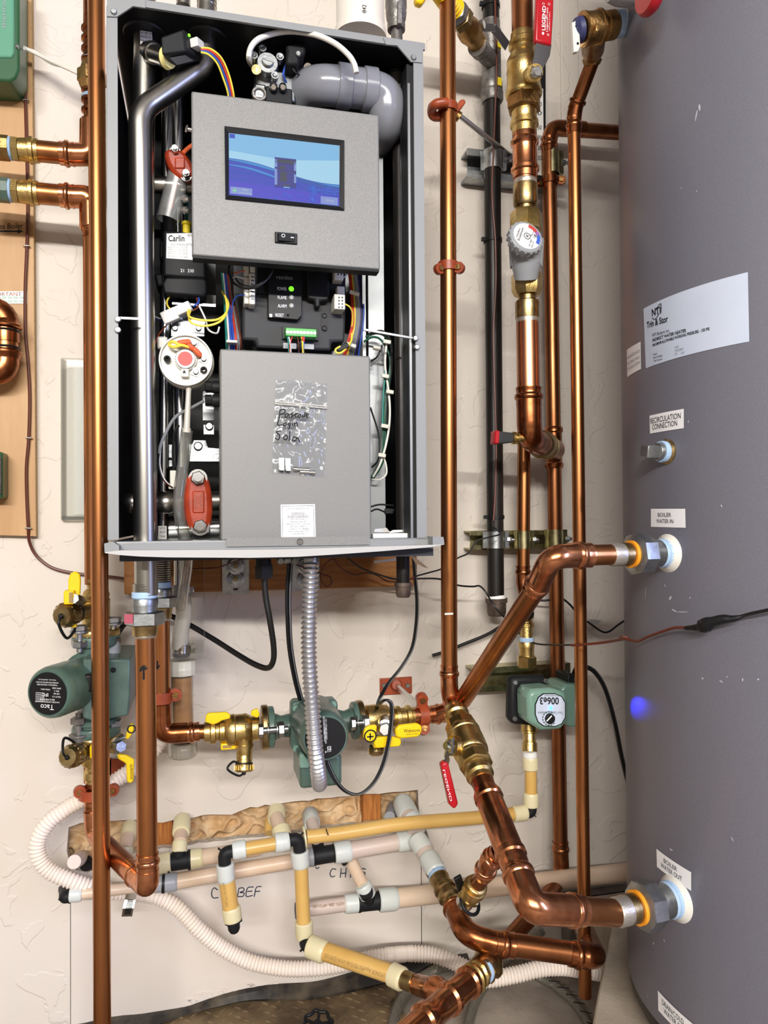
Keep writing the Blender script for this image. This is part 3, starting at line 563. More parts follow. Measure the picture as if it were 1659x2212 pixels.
# copper from that valve down and out to the boiler pipe
cl = T('copper_feed', 'copper feed dropping from the left pump and slanting to the low elbow', 'pipe', A(200, 1790, .12)); r = 17*S(200, 1750, .12)
t = MB(); t.cyl(A(203, 1685, .12), A(200, 1750, .12), r, 24); P(cl, 'tube', t, COPDF)
t = MB(); t.press(A(201, 1738, .12), (0, 0, 1), r, .02); t.tube(fillet([A(200, 1750, .12), A(204, 1803, .12), lerp(A(204, 1803, .12), A(319, 1916, .34), .3)], .04), r*1.12, 22); P(cl, 'press_elbow', t, COPB)
t = MB(); t.cyl(lerp(A(204, 1803, .12), A(319, 1916, .34), .24), lerp(A(204, 1803, .12), A(319, 1916, .34), .86), 22*S(270, 1870, .23), 28); P(cl, 'tube', t, COPD)
def clampring(root, c, ax_, R, wd, m=ORG, ears=None, name='clamp_band'):
    ax_ = V(ax_).normalized(); t = MB(); t.lathe(V(c)-ax_*wd/2, V(c)+ax_*wd/2, R, [(0, 1.0), (0, 1.2), (1, 1.2), (1, 1.0)], 28, cap=False); P(root, name, t, m)
    for e in ears or []:
        e = V(e); u = e.normalized(); c1 = V(c)+u*R*1.1; c2 = V(c)+e; t = MB(); t.bar(c1, c2, wd*1.1, wd*.35, ax_.cross(u) if abs(ax_.dot(u)) < .9 else (0, -1, 0)); t.cyl(c2-ax_.cross(u)*wd*.3, c2+ax_.cross(u)*wd*.3, wd*.62, 14); P(root, 'clamp_ear', t, m)
        t = MB(); t.cyl(c2-ax_.cross(u)*wd*.55, c2+ax_.cross(u)*wd*.55, wd*.3, 10); P(root, 'clamp_screw', t, BRZ)
pc = T('pipe_clamp', 'orange hinged pipe clamp on the copper under the left pump', 'pipe clamp', A(205, 1725, .12))
clampring(pc, A(202, 1712, .12), (0, 0, 1), .02, .016, ears=[A(172, 1710, .125)-A(202, 1712, .12), A(245, 1706, .125)-A(202, 1712, .12)])
wp = T('pipe_bracket', 'orange wall bracket plate behind the copper under the left pump', 'bracket', A(205, 1690, .02))
t = MB(); t.slab(181, 1618, 195, 1692, .002, .006); t.slab(232, 1640, 270, 1676, .002, .006); t.slab(190, 1640, 240, 1676, .002, .006); P(wp, 'plate', t, ORG); t = MB(); t.cyl(A(215, 1660, .005), A(207, 1712, .1), .005, 12); P(wp, 'rod', t, GAL)
# ================================================================ BOILER
DF = .40
B = T('boiler', 'open-fronted grey wall-hung boiler cabinet with black interior', 'boiler', A(590, 1210, .2))
t = MB(); t.slab(231, 14, 255, 1166, .396, DF); t.slab(231, 14, 233, 1166, .02, DF); P(B, 'left_frame', t, FRAME)
t = MB(); t.slab(897, 95, 918, 1166, .396, DF); t.slab(916, 95, 918, 1166, .02, DF); P(B, 'right_frame', t, FRAME)
t = MB(); t.slab(231, 40, 918, 55, .396, DF); t.slab(231, 40, 918, 42, .02, DF); P(B, 'top_frame', t, FRAME)
t = MB(); t.poly([(231, -14), (231, 35), (252, 36), (287, 13), (314, 17), (314, 0)], .399, .402); P(B, 'corner_gusset', t, FRAME)
t = MB(); t.poly([(828, 81), (834, 96), (858, 98), (888, 133), (912, 135), (912, 92)], .399, .402); P(B, 'corner_gusset', t, FRAME)
t = MB(); t.slab(234, 45, 236, 1166, .021, .395); P(B, 'inner_liner', t, BLK, label='black inner liner')
t = MB(); t.slab(236, 44, 914, 48, .021, .395); P(B, 'ceiling_liner', t, NOTH)
zc_ = A(575, 48, .395).z-.0012
for x_, y_, d_, g_ in ((313, 50, .328, .031), (446, 60, .338, .031), (858, 150, .318, .017)):
    q_ = A(x_, y_, d_); t = MB(); t.lathe((q_.x, q_.y, zc_+.001), (q_.x, q_.y, zc_-.002), g_, [(0, 1), (1, .95)], 32); P(B, 'rubber_grommet', t, BLK)
bx0, bx1, bz0, bz1 = A(235, 590, DF).x, A(914, 590, DF).x, A(590, 1166, DF).z, A(575, 46, DF).z
def inbox(d0, d1, z0, z1, e=0): return MB().box(((bx0+bx1)/2, YW-(d0+d1)/2, (z0+z1)/2), (bx1-bx0-e, d1-d0, z1-z0))
P(B, 'back_panel', inbox(.02, .03, bz0, bz1), BLK)
t = MB(); t.slab(912, 100, 914.5, 1166, .021, .395); P(B, 'inner_liner', t, NOTH)
t = MB(); t.slab(882, 140, 896, 1166, .36, .394); P(B, 'inner_flange', t, BLKM); t = MB(); t.slab(884, 180, 889, 1166, .35, .3945); P(B, 'seal_strip', t, SHEET)
t = MB(); t.slab(796, 270, 830, 1168, .2, .3); P(B, 'chamber_side', t, SHEET, label='bright sheet metal chamber wall')
P(B, 'rear_baffle', inbox(.031, .06, bz1-.18, bz1-.001, .02), NOTH)
for c in ((246, 26), (893, 125), (255, 690), (255, 713), (897, 731), (900, 750)): screw(B, A(*c, .402), (0, -1, 0), .0042)
for a_, b_ in (((785, 712), (905, 733)), ((256, 687), (300, 689))): 
    t = MB(); t.bar(A(*a_, .395), A(*b_, .395), .003, .003); P(B, 'cross_rod', t, SHEET)
t = MB(); t.slab(258, 1190, 936, 1207, .02, .40); P(B, 'bottom_tray', t, DGREY)
t = MB(); t.slab(258, 1169, 936, 1189, .40, .405); P(B, 'tray_front', t, FRAME)
t = MB(); t.poly([(226, 1193), (258, 1189), (597, 1187), (935, 1177), (961, 1176), (930, 1182), (820, 1191), (720, 1198), (640, 1203), (540, 1205), (360, 1204), (300, 1202), (258, 1199), (228, 1195)], .405, .43); P(B, 'drip_lip', t, LIP, label='whitish curved drip lip')
t = MB(); t.poly([(225, 1174), (243, 1170), (257, 1179), (257, 1190), (226, 1194)], .40, .428); P(B, 'lip_end', t, FRAME)
t = MB(); t.poly([(935, 1159), (958, 1160), (960, 1176), (935, 1178)], .40, .428); P(B, 'lip_end', t, FRAME)
t = MB(); t.slab(240, 1166, 920, 1170, .02, .40); P(B, 'floor_plate', t, SHEET)
# control panel with touch screen
cp = T('display_panel', 'grey metal control panel with colour touch screen, upper front of the boiler', 'control panel', A(617, 567, .40))
t = MB(); t.slab(414, 222, 820, 567, .39, .404); P(cp, 'panel', t, GREY, bevel=.0025)
t = MB(); t.slab(416, 566, 819, 572, .385, .404); P(cp, 'lower_edge', t, BLKM)
O_ = [(485, 272), (744, 303), (744, 453), (487, 428)]; I_ = [(494, 287), (734, 314), (733, 446), (495, 421)]
for k in range(4):
    a_, b_, c_, e_ = O_[k], O_[(k+1) % 4], I_[(k+1) % 4], I_[k]; t = MB(); w0 = [A(*a_, .4075), A(*b_, .4075), A(*c_, .4045), A(*e_, .4045)]; t.add(w0+[p+V((0, .0035, 0)) for p in w0], [(0, 1, 2, 3), (4, 7, 6, 5), (0, 4, 5, 1), (1, 5, 6, 2), (2, 6, 7, 3), (3, 7, 4, 0)]); P(cp, 'bezel_strip', t, BLKP)
dm = [mat('screen_'+n_, c_, .4, emit=e_) for n_, c_, e_ in (('sky_low', '#A9DDF8', .95), ('sky', '#86C6F4', .92), ('wave_light', '#3394E0', .9), ('wave', '#1B57BC', .85), ('deep', '#2F45C8', .9), ('deep_low', '#4440D4', .9), ('image', '#33379E', .75), ('image_dark', '#475068', .6), ('bubble', '#5C8CF0', .9), ('button', '#8FA6EE', .8))]
fd = quad(.4045, (494.5, 421), (733, 445.5), (733, 314.5), (494.5, 287.5), 0)
def dpoly(pts, e, m, name, mb=None, root=None):
    mb = mb or MB(); mb.add([fd(u, v)+V((0, -e, 0)) for u, v in pts], [tuple(range(len(pts)))]); return P(root or dsp, name, mb, m)
t = MB(); t.grid(fd, 1, 1); dsp = P(cp, 'display', t, dm[1], label='lit blue touch screen with a water picture')
dpoly([(0, .5), (1, .3), (1, .75), (.5, .66), (0, .72)], .0002, dm[0], 'sky_glow')
wv = lambda u, k=0: .57-.19*u+.045*math.sin(5.5*u+.6+k)-.02*u
def band(f0, f1, e, m, name):
    us = [i/24 for i in range(25)]; mb = MB(); mb.add([fd(u, f0(u))+V((0, -e, 0)) for u in us]+[fd(u, f1(u))+V((0, -e, 0)) for u in us], [(i, i+1, 26+i, 25+i) for i in range(24)]); P(dsp, name, mb, m)
band(lambda u: 0, lambda u: wv(u), .0003, dm[4], 'water'); band(lambda u: 0, lambda u: .24-.1*u, .0004, dm[5], 'deep_water')
band(lambda u: wv(u)-.05-.04*u, lambda u: wv(u)-.005, .0005, dm[3], 'wave'); band(lambda u: wv(u)-.03-.02*math.sin(7*u), lambda u: wv(u)-.012, .0006, dm[2], 'wave'); band(lambda u: wv(u, .4)-.13, lambda u: wv(u, .4)-.115+.02*math.sin(6*u), .0006, dm[2], 'wave'); band(lambda u: wv(u, -.5)-.2+.06*u, lambda u: wv(u, -.5)-.19+.06*u, .0006, dm[3], 'wave')
dpoly([(.405, .2), (.6, .22), (.6, .69), (.405, .69)], .0008, dm[6], 'pictured_unit')
for r_ in ((.41, .6, .595, .66, 7), (.445, .5, .5, .56, 7), (.455, .3, .515, .46, 7), (.42, .475, .6, .485, 7), (.48, .235, .54, .26, 7), (.405, .24, .428, .5, 9), (.405, .53, .428, .66, 9), (.58, .3, .6, .44, 9), (.58, .5, .6, .64, 9), (.485, .205, .54, .222, 1)):
    dpoly([(r_[0], r_[1]), (r_[2], r_[1]), (r_[2], r_[3]), (r_[0], r_[3])], .001, dm[r_[4]], 'pictured_detail')
dpoly([(.012, .02), (.205, .02), (.205, .135), (.012, .135)], .001, dm[9], 'button'); dpoly([(.825, .005), (.985, .005), (.985, .13), (.825, .13)], .001, dm[9], 'button'); dpoly([(.005, .92), (.052, .92), (.052, .985), (.005, .985)], .001, dm[4], 'icon')
t = MB(); g_ = lambda u, v: fd(u, v)+V((0, -.0013, 0)); t.text('View', g_, .115, .085, .17, .12); t.text('Lead Lag', g_, .09, .03, .195, .065); t.text('Setup', g_, .875, .045, .945, .09); P(dsp, 'lettering', t, INKG)
t = MB(); t.text('+', g_, .03, .04, .07, .11); P(dsp, 'plus_sign', t, TERM)
t = MB()
for i in range(52):
    u = random.choice([random.gauss(.75, .02), random.uniform(.42, .8), random.uniform(.84, .97)]); v = random.uniform(.02, .3 if abs(u-.75) < .05 else .13)
    if u > .81: v = random.uniform(.16, .27)
    if True: pass; t.ring(g_(u, v), (0, -1, 0), random.choice([.0006, .001, .0016, .0024]), .0002, 12, 4)
P(dsp, 'bubbles', t, dm[8], stuff=True)
sw = T('rocker_switch', 'black rocker power switch under the touch screen', 'switch', A(618, 527, .405))
t = MB(); t.slab(594, 502, 642.5, 525, .404, .4075); P(sw, 'bezel', t, BLKP, bevel=.001)
t = MB(); a = [A(x, y, .4075) for x, y in ((599, 521), (638, 523), (638, 507), (599, 505))]; t.add(a+[a[0]+V((.002, -.005, 0)), a[1]+V((0, -.001, 0)), a[2]+V((0, -.001, 0)), a[3]+V((.002, -.005, 0))], [(0, 1, 5, 4), (1, 2, 6, 5), (2, 3, 7, 6), (3, 0, 4, 7), (4, 5, 6, 7)]); P(sw, 'rocker', t, BLKM)
t = MB(); t.ring(A(612, 509, .413), (0, -1, 0), .0022, .0005, 18, 5); t.slab(628, 512, 635, 514, .409, .4105); P(sw, 'marks', t, PAPW)
# lower cover with bag, label
lc = T('lower_cover', 'plain grey metal cover over the lower half of the boiler', 'cover', A(637, 1178, .39))
t = MB(); t.slab(476, 761, 801, 1166, .31, .39); P(lc, 'panel', t, GREY, bevel=.0025); t = MB(); t.slab(489, 1160, 799, 1179, .405, .408); P(lc, 'lower_flap', t, GREY)
t = MB(); fw = quad(.39, (607.5, 1165), (682, 1164), (680, 1089), (606, 1090)); t.grid(fw, 1, 1); lb = P(lc, 'warning_label', t, PAPW, label='white bilingual warning label')
t = MB(); gw = lambda u, v: fw(u, v)+V((0, -.0004, 0))
for r_ in ((.04, .04, .96, .05), (.04, .95, .96, .96), (.04, .04, .05, .96), (.95, .04, .96, .96)): t.grid(lambda u, v, r_=r_: gw(lerp(r_[0], r_[2], u), lerp(r_[1], r_[3], v)), 1, 1)
for s_, w_, y in (('LINE VOLTAGE/FILAGE 120V', .66, .86), ('TURN OFF POWER TO', .5, .55), ('APPLIANCE BEFORE', .46, .48), ('REMOVING THIS COVER FOR', .68, .41), ('SERVICE/COUPEZ LE', .48, .34), ('COURANT A CET APPAREIL', .64, .27), ('AVANT D\'ENLEVER CETTE', .6, .2), ('COUVERTURE', .34, .13)): t.text(s_, gw, .5-w_/2, y, .5+w_/2, y+.04)
for s_, w_, y in (('WARNING/', .4, .72), ('AVERTISSEMENT', .62, .63)): t.text(s_, gw, .5-w_/2, y, .5+w_/2, y+.055); t.grid(lambda u, v, w_=w_, y=y: gw(.5-w_/2+w_*u, y-.014+v*.008), 1, 1)
P(lb, 'lettering', t, INK)
screw(lc, A(648, 1170, .4085), (0, -1, 0), .0045, CHR)
bg = T('zip_bag', 'clear zip bag with handwriting and small metal parts on the lower cover', 'plastic bag', A(645, 1030, .39))
fb = quad(.391, (587, 1021), (701, 1031), (707, 829), (596, 819), 0)
def bagf(u, v):
    h = .004*math.sin(math.pi*u)*math.sin(math.pi*v)+.0035*NZ.noise(V((u*5, v*8, .3)))*min(1, 6*u*(1-u))+.002*NZ.noise(V((u*13+v*5, v*17, 1.3)))
    return fb(u, v)+V((0, -.002-max(0, h)*1.2, 0))
t = MB(); t.grid(bagf, 40, 64); P(bg, 'film', t, BAGM, sharp=180)
t = MB()
for v in (.735, .755): t.tube([bagf(u/20, v)+V((0, -.0006, 0)) for u in range(21)], .0007, 6)
P(bg, 'zip_strip', t, OFFW)
t = MB()
for l in ([(605, 884), (603, 905)], [(604, 887), (614, 884), (615, 892), (604, 896)], [(623, 893), (616, 896), (618, 902), (624, 895), (625, 902)], [(634, 892), (628, 895), (633, 898), (628, 902), (640, 892)], [(644, 893), (637, 896), (640, 901)], [(646, 896), (643, 900), (648, 901), (649, 896), (646, 895)], [(655, 896), (652, 900), (657, 900), (659, 890), (658, 901)], [(661, 898), (666, 895), (662, 893), (662, 901), (666, 901)],
          [(602, 906), (600, 918), (610, 918)], [(617, 913), (612, 916), (615, 920), (619, 916), (617, 912)], [(627, 913), (622, 916), (626, 919), (628, 914), (624, 927)], [(632, 914), (632, 920)], [(636, 913), (636, 921)], [(636, 916), (641, 913), (643, 921)],
          [(607, 931), (597, 933), (604, 941), (601, 950), (594, 946)], [(618, 940), (612, 945), (617, 950), (621, 944), (617, 939)], [(626, 932), (625, 953)], [(641, 945), (634, 944), (632, 952), (639, 951), (642, 945), (648, 956)]):
    p = [A(x, y, .402) for x, y in l]; t.tube(crv(p, 5) if len(p) > 2 else p, .00085, 6)
P(bg, 'handwriting', t, INK, label='black marker handwriting')
for i, (x, y) in enumerate(((609, 1003), (623, 1004))):
    t = MB(); t.slab(x-7, y-14, x+5, y+11, .391, .396); t.slab(x-5, y+1, x+5, y+13, .391, .401); P(bg, 'metal_clip', t, GAL)
for x0, x1, y in ((634, 668, 1013), (648, 680, 1019)):
    t = MB(); a, b_ = A(x0, y, .394), A(x1, y+2, .394); t.lathe(a, b_, .0034, [(0, 1), (.25, 1), (.26, .75), (.79, .8), (.8, 1), (1, 1)], 12); P(bg, 'glass_fuse', t, CHR)
# ---------------------------------------------------------------- stainless pipes in the cabinet
r = 25*S(315, 1000, .355)
sp = T('supply_pipe', 'large bent stainless pipe running down the left of the boiler', 'pipe', A(316, 1300, .35))
t = MB(); pth = fillet([A(447, -8, .335), A(445, 140, .34), A(302, 240, .362), A(304, 330, .362)], .05, 9)+[A(316, 1285, .345)]; t.tube(pth, [r*min(1, .84+.16*i/16) for i in range(len(pth))], 32); P(sp, 'tube', t, STL)
t = MB(); t.corr([A(447, -30, .335), A(447, 22, .335)], r*.86, .006, .04, 24); P(sp, 'threaded_end', t, STL); t = MB(); t.lathe(A(447, -14, .335), A(447, -2, .335), r*.9, [(0, .9), (.5, 1.05), (1, .9)], 24); P(sp, 'thread_tape', t, TAPE)
rt = T('return_pipe', 'straight stainless pipe with a side stub behind the big bent pipe', 'pipe', A(312, 700, .33)); r2 = 23*S(312, 100, .33)
t = MB(); t.cyl(A(313, -40, .326), A(309, 560, .32), r2, 28); P(rt, 'tube', t, STL)
t = MB(); a, b_ = A(322, 112, .335), A(360, 126, .375); t.lathe(a, b_, r2*.82, [(0, 1.15), (.3, 1.0), (1, 1.0)], 24); t.lathe(lerp(a, b_, .1), lerp(a, b_, .3), r2*.9, [(0, 1), (.5, 1.14), (1, 1)], 24); P(rt, 'side_stub', t, STL)
t = MB(); t.grid(quad(.326+r2, (303, 96), (330, 100), (328, 70), (303, 66)), 1, 1); lbp = P(rt, 'paper_label', t, PAP)
t = MB(); f2 = quad(.326+r2, (303, 96), (330, 100), (328, 70), (303, 66), .0012)
for i, s_ in enumerate(('Pipe Tube', '22-23.03', '0.2018')): t.text(s_, lambda u, v: f2(1-u, 1-v), .06, .62-.28*i, .94, .8-.28*i)
P(lbp, 'lettering', t, INK)
fs = T('flow_sensor', 'black box sensor with green light plugged onto the stainless pipe stub', 'sensor', A(392, 150, .31))
c0 = A(360, 126, .375); ax2 = (A(430, 118, .41)-c0).normalized(); t = MB(); t.lathe(c0-ax2*.001, c0+ax2*.006, r2*.93, [(0, 1), (1, .9)], 24); P(fs, 'gasket', t, YRING, label='cream gasket ring')
t = MB(); Q = [A(x, y, .335) for x, y in ((352, 138), (386, 149), (408, 134), (437, 127), (434, 100), (398, 62), (345, 81))]
b4 = [A(349, 118, .4), A(402, 111, .4), A(438, 131, .362), A(375, 149, .362)]; t4 = [A(346, 79, .4), A(397, 61, .4), A(431, 91, .362), A(371, 108, .362)]
t = MB(); t.hexa(b4+t4); P(fs, 'housing', t, BLKM, bevel=.003)
bq = lambda u, v: (b4[0]*(1-u)+b4[1]*u)*(1-v)+(b4[3]*(1-u)+b4[2]*u)*v+V((0, -.0004, -.0007)); t = MB(); t.grid(lambda u, v: bq(.2+.6*u, .25+.55*v), 1, 1); P(fs, 'rating_label', t, INKG, label='grey rating label on the underside')
sq = lambda u, v: (b4[1]*(1-u)+b4[2]*u)*(1-v)+(t4[1]*(1-u)+t4[2]*u)*v; sn = (b4[2]-b4[1]).cross(t4[1]-b4[1]).normalized()
if sn.x < 0: sn = -sn
pl4 = [sq(u, v) for u, v in ((.3, .3), (.75, .3), (.75, .72), (.3, .72))]; t = MB(); t.hexa([pl4[0], pl4[1], pl4[1]+sn*.012, pl4[0]+sn*.012, pl4[3], pl4[2], pl4[2]+sn*.012, pl4[3]+sn*.012]); P(fs, 'plug', t, WPL, bevel=.001, label='white wire plug')
t = MB(); t.sph(sq(.28, .85)+sn*.0005, .0022, 10); P(fs, 'indicator_light', t, GLED)
def harness(name, label, cat, ws, at, grp=None):
    o = T(name, label, cat, A(*at), grp)
    for m_, w_, pts in ws: P(o, 'wire', MB().tube(crv([A(*p) for p in pts], 7), .5*w_*S(*pts[len(pts)//2]), 8), m_)
    return o
harness('wire_harness', 'red, blue and yellow wires dropping from the black box sensor', 'wires', [(m_, 4.2, [(434, 104+i*3, .385), (455-i*1.5, 106+i*4, .385), (478-i*3, 125+i*4, .38), (494-i*4, 160+i*3, .37), (504-i*4, 200, .36), (506-i*4, 226, .35)]) for i, m_ in enumerate((YELW, REDW, BLU, YELW))], (490, 220, .28))
# chrome parts behind
hx = T('heat_exchanger_pipes', 'bright stainless pipes deep in the cabinet behind the bent pipe', 'pipe', A(385, 1168, .12))
for p0, p1, w_ in (((383, 130), (384, 520), 30), ((386, 690), (392, 1010), 34), ((362, 120), (352, 1168), 22)):
    t = MB(); t.cyl(A(*p0, .25), A(*p1, .25), w_/2*S(383, 500, .25), 24); P(hx, 'tube', t, CHR)
t = MB(); t.cyl(A(318, 398, .29), A(420, 404, .29), 18*S(360, 400, .29), 24); P(hx, 'cross_tube', t, STL)
t = MB(); t.cyl(A(284, 1085, .28), A(345, 1085, .28), 22*S(330, 1085, .28), 24); t.sph(A(287, 1085, .28), 23*S(287, 1085, .28), 16); P(hx, 'cross_tube', t, STL)
t = MB(); t.lathe(A(332, 1086, .29), A(490, 1082, .29), 22*S(400, 1085, .29), [(0, 1), (.08, 1), (.1, 1.1), (.22, 1.1), (.24, 1), (1, 1)], 28); P(hx, 'cross_tube', t, STL)
t = MB(); t.lathe(A(358, 1145, .22), A(490, 1140, .22), 30*S(400, 1140, .22), [(0, 1), (.2, 1), (.22, .92), (.7, .92), (.72, 1), (1, 1)], 28); P(hx, 'cross_tube', t, CHR)
t = MB(); t.slab(342, 1136, 360, 1172, .25, .26); tg = P(hx, 'tag', t, PAP); 
t = MB(); f2 = quad(.26, (344, 1168), (358, 1168), (358, 1136), (344, 1136)); [t.text(s_, f2, .05, y, .9, y+.16) for s_, y in (('NT10', .76), ('ACP', .5), ('Date', .24))]; P(tg, 'lettering', t, INK)
def coupling(name, label, c, w_, h_, d, txt, tilt=0):
    o = T(name, label, 'pipe coupling', A(c[0], c[1]+h_/2, d)); x, y = c
    out = []
    for sx_ in (1, -1):
        for k in range(9):
            a_ = k/8; yy = lerp(-.5, .5, a_) if sx_ > 0 else lerp(.5, -.5, a_); ww = .5*(.55+.45*math.sin(math.pi*(yy+.5))**.6); out.append((x+sx_*w_*ww+tilt*yy, y+h_*yy))
    t = MB(); t.poly(out, d-.055, d); P(o, 'body', t, REDC, bevel=.008)
    t = MB(); t.poly([(x-w_*.2, y-h_*.19), (x+w_*.22, y-h_*.19), (x+w_*.22, y+h_*.18), (x-w_*.2, y+h_*.18)], d-.004, d+.002); P(o, 'raised_panel', t, REDC, bevel=.002)
    if txt:
        t = MB(); t.text(txt[0], quad(d+.002, (x-w_*.14, y+h_*.14), (x-w_*.14, y-h_*.14), (x-w_*.02, y-h_*.14), (x-w_*.02, y+h_*.14))) ; t.text(txt[1], quad(d+.002, (x+w_*.06, y+h_*.14), (x+w_*.06, y-h_*.15), (x+w_*.17, y-h_*.15), (x+w_*.17, y+h_*.14))); P(o, 'raised_lettering', t, ORG)
    for sy in (-1, 1):
        q = A(x+tilt*sy*.4+2, y+sy*h_*.4, d); bk = min(1, h_/110); t = MB(); t.hexn(q+V((0, .004, 0)), q+V((0, -.008, 0)), .0105*bk); t.cyl(q+V((0, -.006, 0)), q+V((0, -.02*bk, 0)), .006*bk, 14); t.lathe(q+V((0, .004, 0)), q+V((0, .002, 0)), .0135*bk, [(0, 1), (1, 1)], 20); P(o, 'bolt', t, CHR)
    return o
coupling('pipe_coupling', 'orange-red two-bolt pipe coupling low in the boiler', (428, 1085), 62, 130, .335, ('Victaulic', 'FS80.A-75'), 6)
coupling('pipe_coupling', 'dark red pipe coupling half hidden left of the control panel', (388, 352), 54, 66, .32, None, 30)
# ================================================================ BOILER INTERNALS
# ignition transformer
ig = T('ignition_transformer', 'black ignition transformer box with white maker\'s label', 'transformer', A(395, 630, .28))
t = MB(); t.slab(352, 500, 445, 600, .2, .3); P(ig, 'body', t, BLKM, bevel=.004)
t = MB(); t.poly([(358, 598), (440, 600), (447, 606), (447, 633), (440, 640), (354, 634), (350, 612)], .2, .31); P(ig, 'foot', t, BLKM, bevel=.004)
t = MB(); t.poly([(333, 592), (352, 590), (356, 616), (340, 620)], .22, .26); t.poly([(345, 520), (354, 518), (354, 560), (344, 556)], .22, .27); P(ig, 'lug', t, BLKM, bevel=.003)
t = MB(); fl_ = quad(.3, (359, 558), (434, 563), (434, 503), (360, 505)); t.grid(fl_, 1, 1); lb = P(ig, 'makers_label', t, PAPW, label='white label with bold lettering')
gl_ = lambda u, v: fl_(u, v)+V((0, -.0004, 0)); t = MB(); t.text('*Carlin', gl_, .05, .68, .52, .93); P(lb, 'bold_lettering', t, INK)
t = MB(); t.text('INTERRUPTED', gl_, .14, .5, .85, .6); t.text('41800', gl_, .6, .85, .95, .97)
for y, s_ in ((.41, 'ELECTRONIC IGNITER'), (.33, 'INPUT 120V 60Hz'), (.25, 'OUTPUT 14kV 35mA'), (.17, 'SINGLE POLE GROUNDED'), (.06, '0518 REV 0 LBT 48H')): t.text(s_, gl_, .05, y, .62, y+.055)
P(lb, 'small_lettering', t, INKG)
t = MB(); t.text('21  330', quad(.3, (390, 588), (419, 589), (419, 582), (390, 581))); P(ig, 'date_stamp', t, PAPW)
screw(ig, A(401, 640, .29), (0, -1, 0), .005, CHR); t = MB(); t.slab(387, 628, 424, 650, .2, .28); P(ig, 'mount_tab', t, BLKM, bevel=.003)
tp = T('ignition_lead', 'frosted plastic sleeve around a red ignition lead', 'cable', A(350, 480, .3))
t = MB(); t.lathe(A(393, 348, .3), A(362, 476, .3), 24*S(380, 420, .3), [(0, 1), (.05, .95), (1, 1.0)], 24, cap=False); P(tp, 'sleeve', t, SLEEVE)
t = MB(); t.tube(crv([A(430, 305, .26), A(405, 322, .28), A(392, 340, .29), A(382, 385, .3), A(370, 440, .3), A(368, 480, .29), A(370, 505, .28)], 6), .0035, 10); P(tp, 'lead', t, ORW)
t = MB(); t.cyl(A(367, 450, .3), A(367, 504, .28), .0105, 18); P(tp, 'boot', t, BLKP, label='black rubber boot')
harness('ground_wires', 'teal wires with yellow terminal beside the frosted sleeve', 'wires', [(TEAL, 4, [(416, 370, .28), (408, 410, .28), (405, 450, .28), (404, 490, .27)]), (TEAL, 4, [(412, 365, .28), (404, 400, .28), (401, 445, .28), (402, 490, .27)])], (404, 495, .27))
t = MB(); t.lathe(A(403, 480, .285), A(403, 506, .285), .008, [(0, .9), (.25, 1), (.3, .75), (1, .7)], 16); solo('wire_terminal', t, YELT, 'yellow crimp terminal on top of the black transformer', 'terminal')
for i, y in enumerate((428, 452)):
    o = T('hex_standoff', ('upper' if i == 0 else 'lower')+' small steel screw left of the control panel', 'screw', A(400, y+8, .29)); t = MB(); t.hexn(A(395, y, .28), A(402, y+2, .33), .006); t.cyl(A(402, y+2, .33), A(410, y+4, .36), .003, 10); P(o, 'screw', t, CHR)
o = T('panel_screw', 'small screw standing out left of the display panel edge', 'screw', A(405, 285, .38)); t = MB(); t.hexn(A(401, 277, .38), A(406, 279, .38), .005); t.cyl(A(406, 279, .38), A(415, 281, .38), .003, 10); P(o, 'screw', t, CHR)
# pressure switch
psw = T('pressure_switch', 'round white pressure switch with a red dot', 'pressure switch', A(402, 833, .33)); R = 57*S(402, 777, .34); n_ = V((-.08, -1, .03)).normalized(); c = A(401, 777, .345)
t = MB(); t.lathe(c-n_*.03, c, R, [(0, .8), (.2, 1.02), (.55, 1.02), (.6, .98), (.9, 1.0), (1, .98), (1, .93), (.82, .91)], 48, cap=False); t.lathe(c-n_*.008, c-n_*.005, R*.94, [(0, 1), (1, 1)], 40); P(psw, 'housing', t, OFFW)
t = MB(); t.lathe(c-n_*.005, c+n_*.006, R*.42, [(0, 1), (.5, .98), (.55, .86), (1, .84)], 36); P(psw, 'dial', t, WPL)
t = MB(); t.lathe(c+n_*.006, c+n_*.0066, R*.27, [(0, 1), (1, 1)], 28); P(psw, 'red_dot', t, RED, label='red sticker dot')
t = MB(); t.slab(391, 796, 408, 814, .34, .35); t2 = P(psw, 'pointer_tab', t, WPL, bevel=.0015); t = MB(); t.add([A(*p, .3505) for p in ((394, 806), (402, 806), (398, 798))], [(0, 1, 2)]); P(psw, 'arrow_mark', t, INK)
t = MB()
for k in range(22):
    a_ = rad(15*k-70); e_ = V((math.cos(a_), 0, math.sin(a_))); t.bar(c+n_*.0064+e_*R*.33, c+n_*.0064+e_*R*.38, .0006, .0004)
P(psw, 'dial_marks', t, INK)
for x, y in ((361, 775), (440, 799)):
    t = MB(); t.lathe(A(x, y, .338), A(x, y, .347), .005, [(0, 1), (1, 1), (1, .5), (.5, .4)], 18); P(psw, 'moulded_post', t, BLKP)
for x, y in ((419, 741), (440, 775), (423, 803)):
    o = P(psw, 'terminal_tab', MB().bar(A(x-8, y-3, .344), A(x+7, y+4, .344), .011, .0012), CHR); screw(psw, A(x, y, .346), (0, -1, 0), .0042, GAL)
t = MB(); t.cyl(A(362, 742, .345), A(369, 747, .345), .004, 12); 
for pts in ([(364, 744, .347), (372, 738, .352), (385, 743, .354), (396, 743, .352)], [(365, 746, .347), (376, 750, .353), (392, 746, .356), (408, 750, .353)]):
    P(psw, 'jumper_wire', MB().tube(crv([A(*p) for p in pts], 6), .0022, 8), YELW)
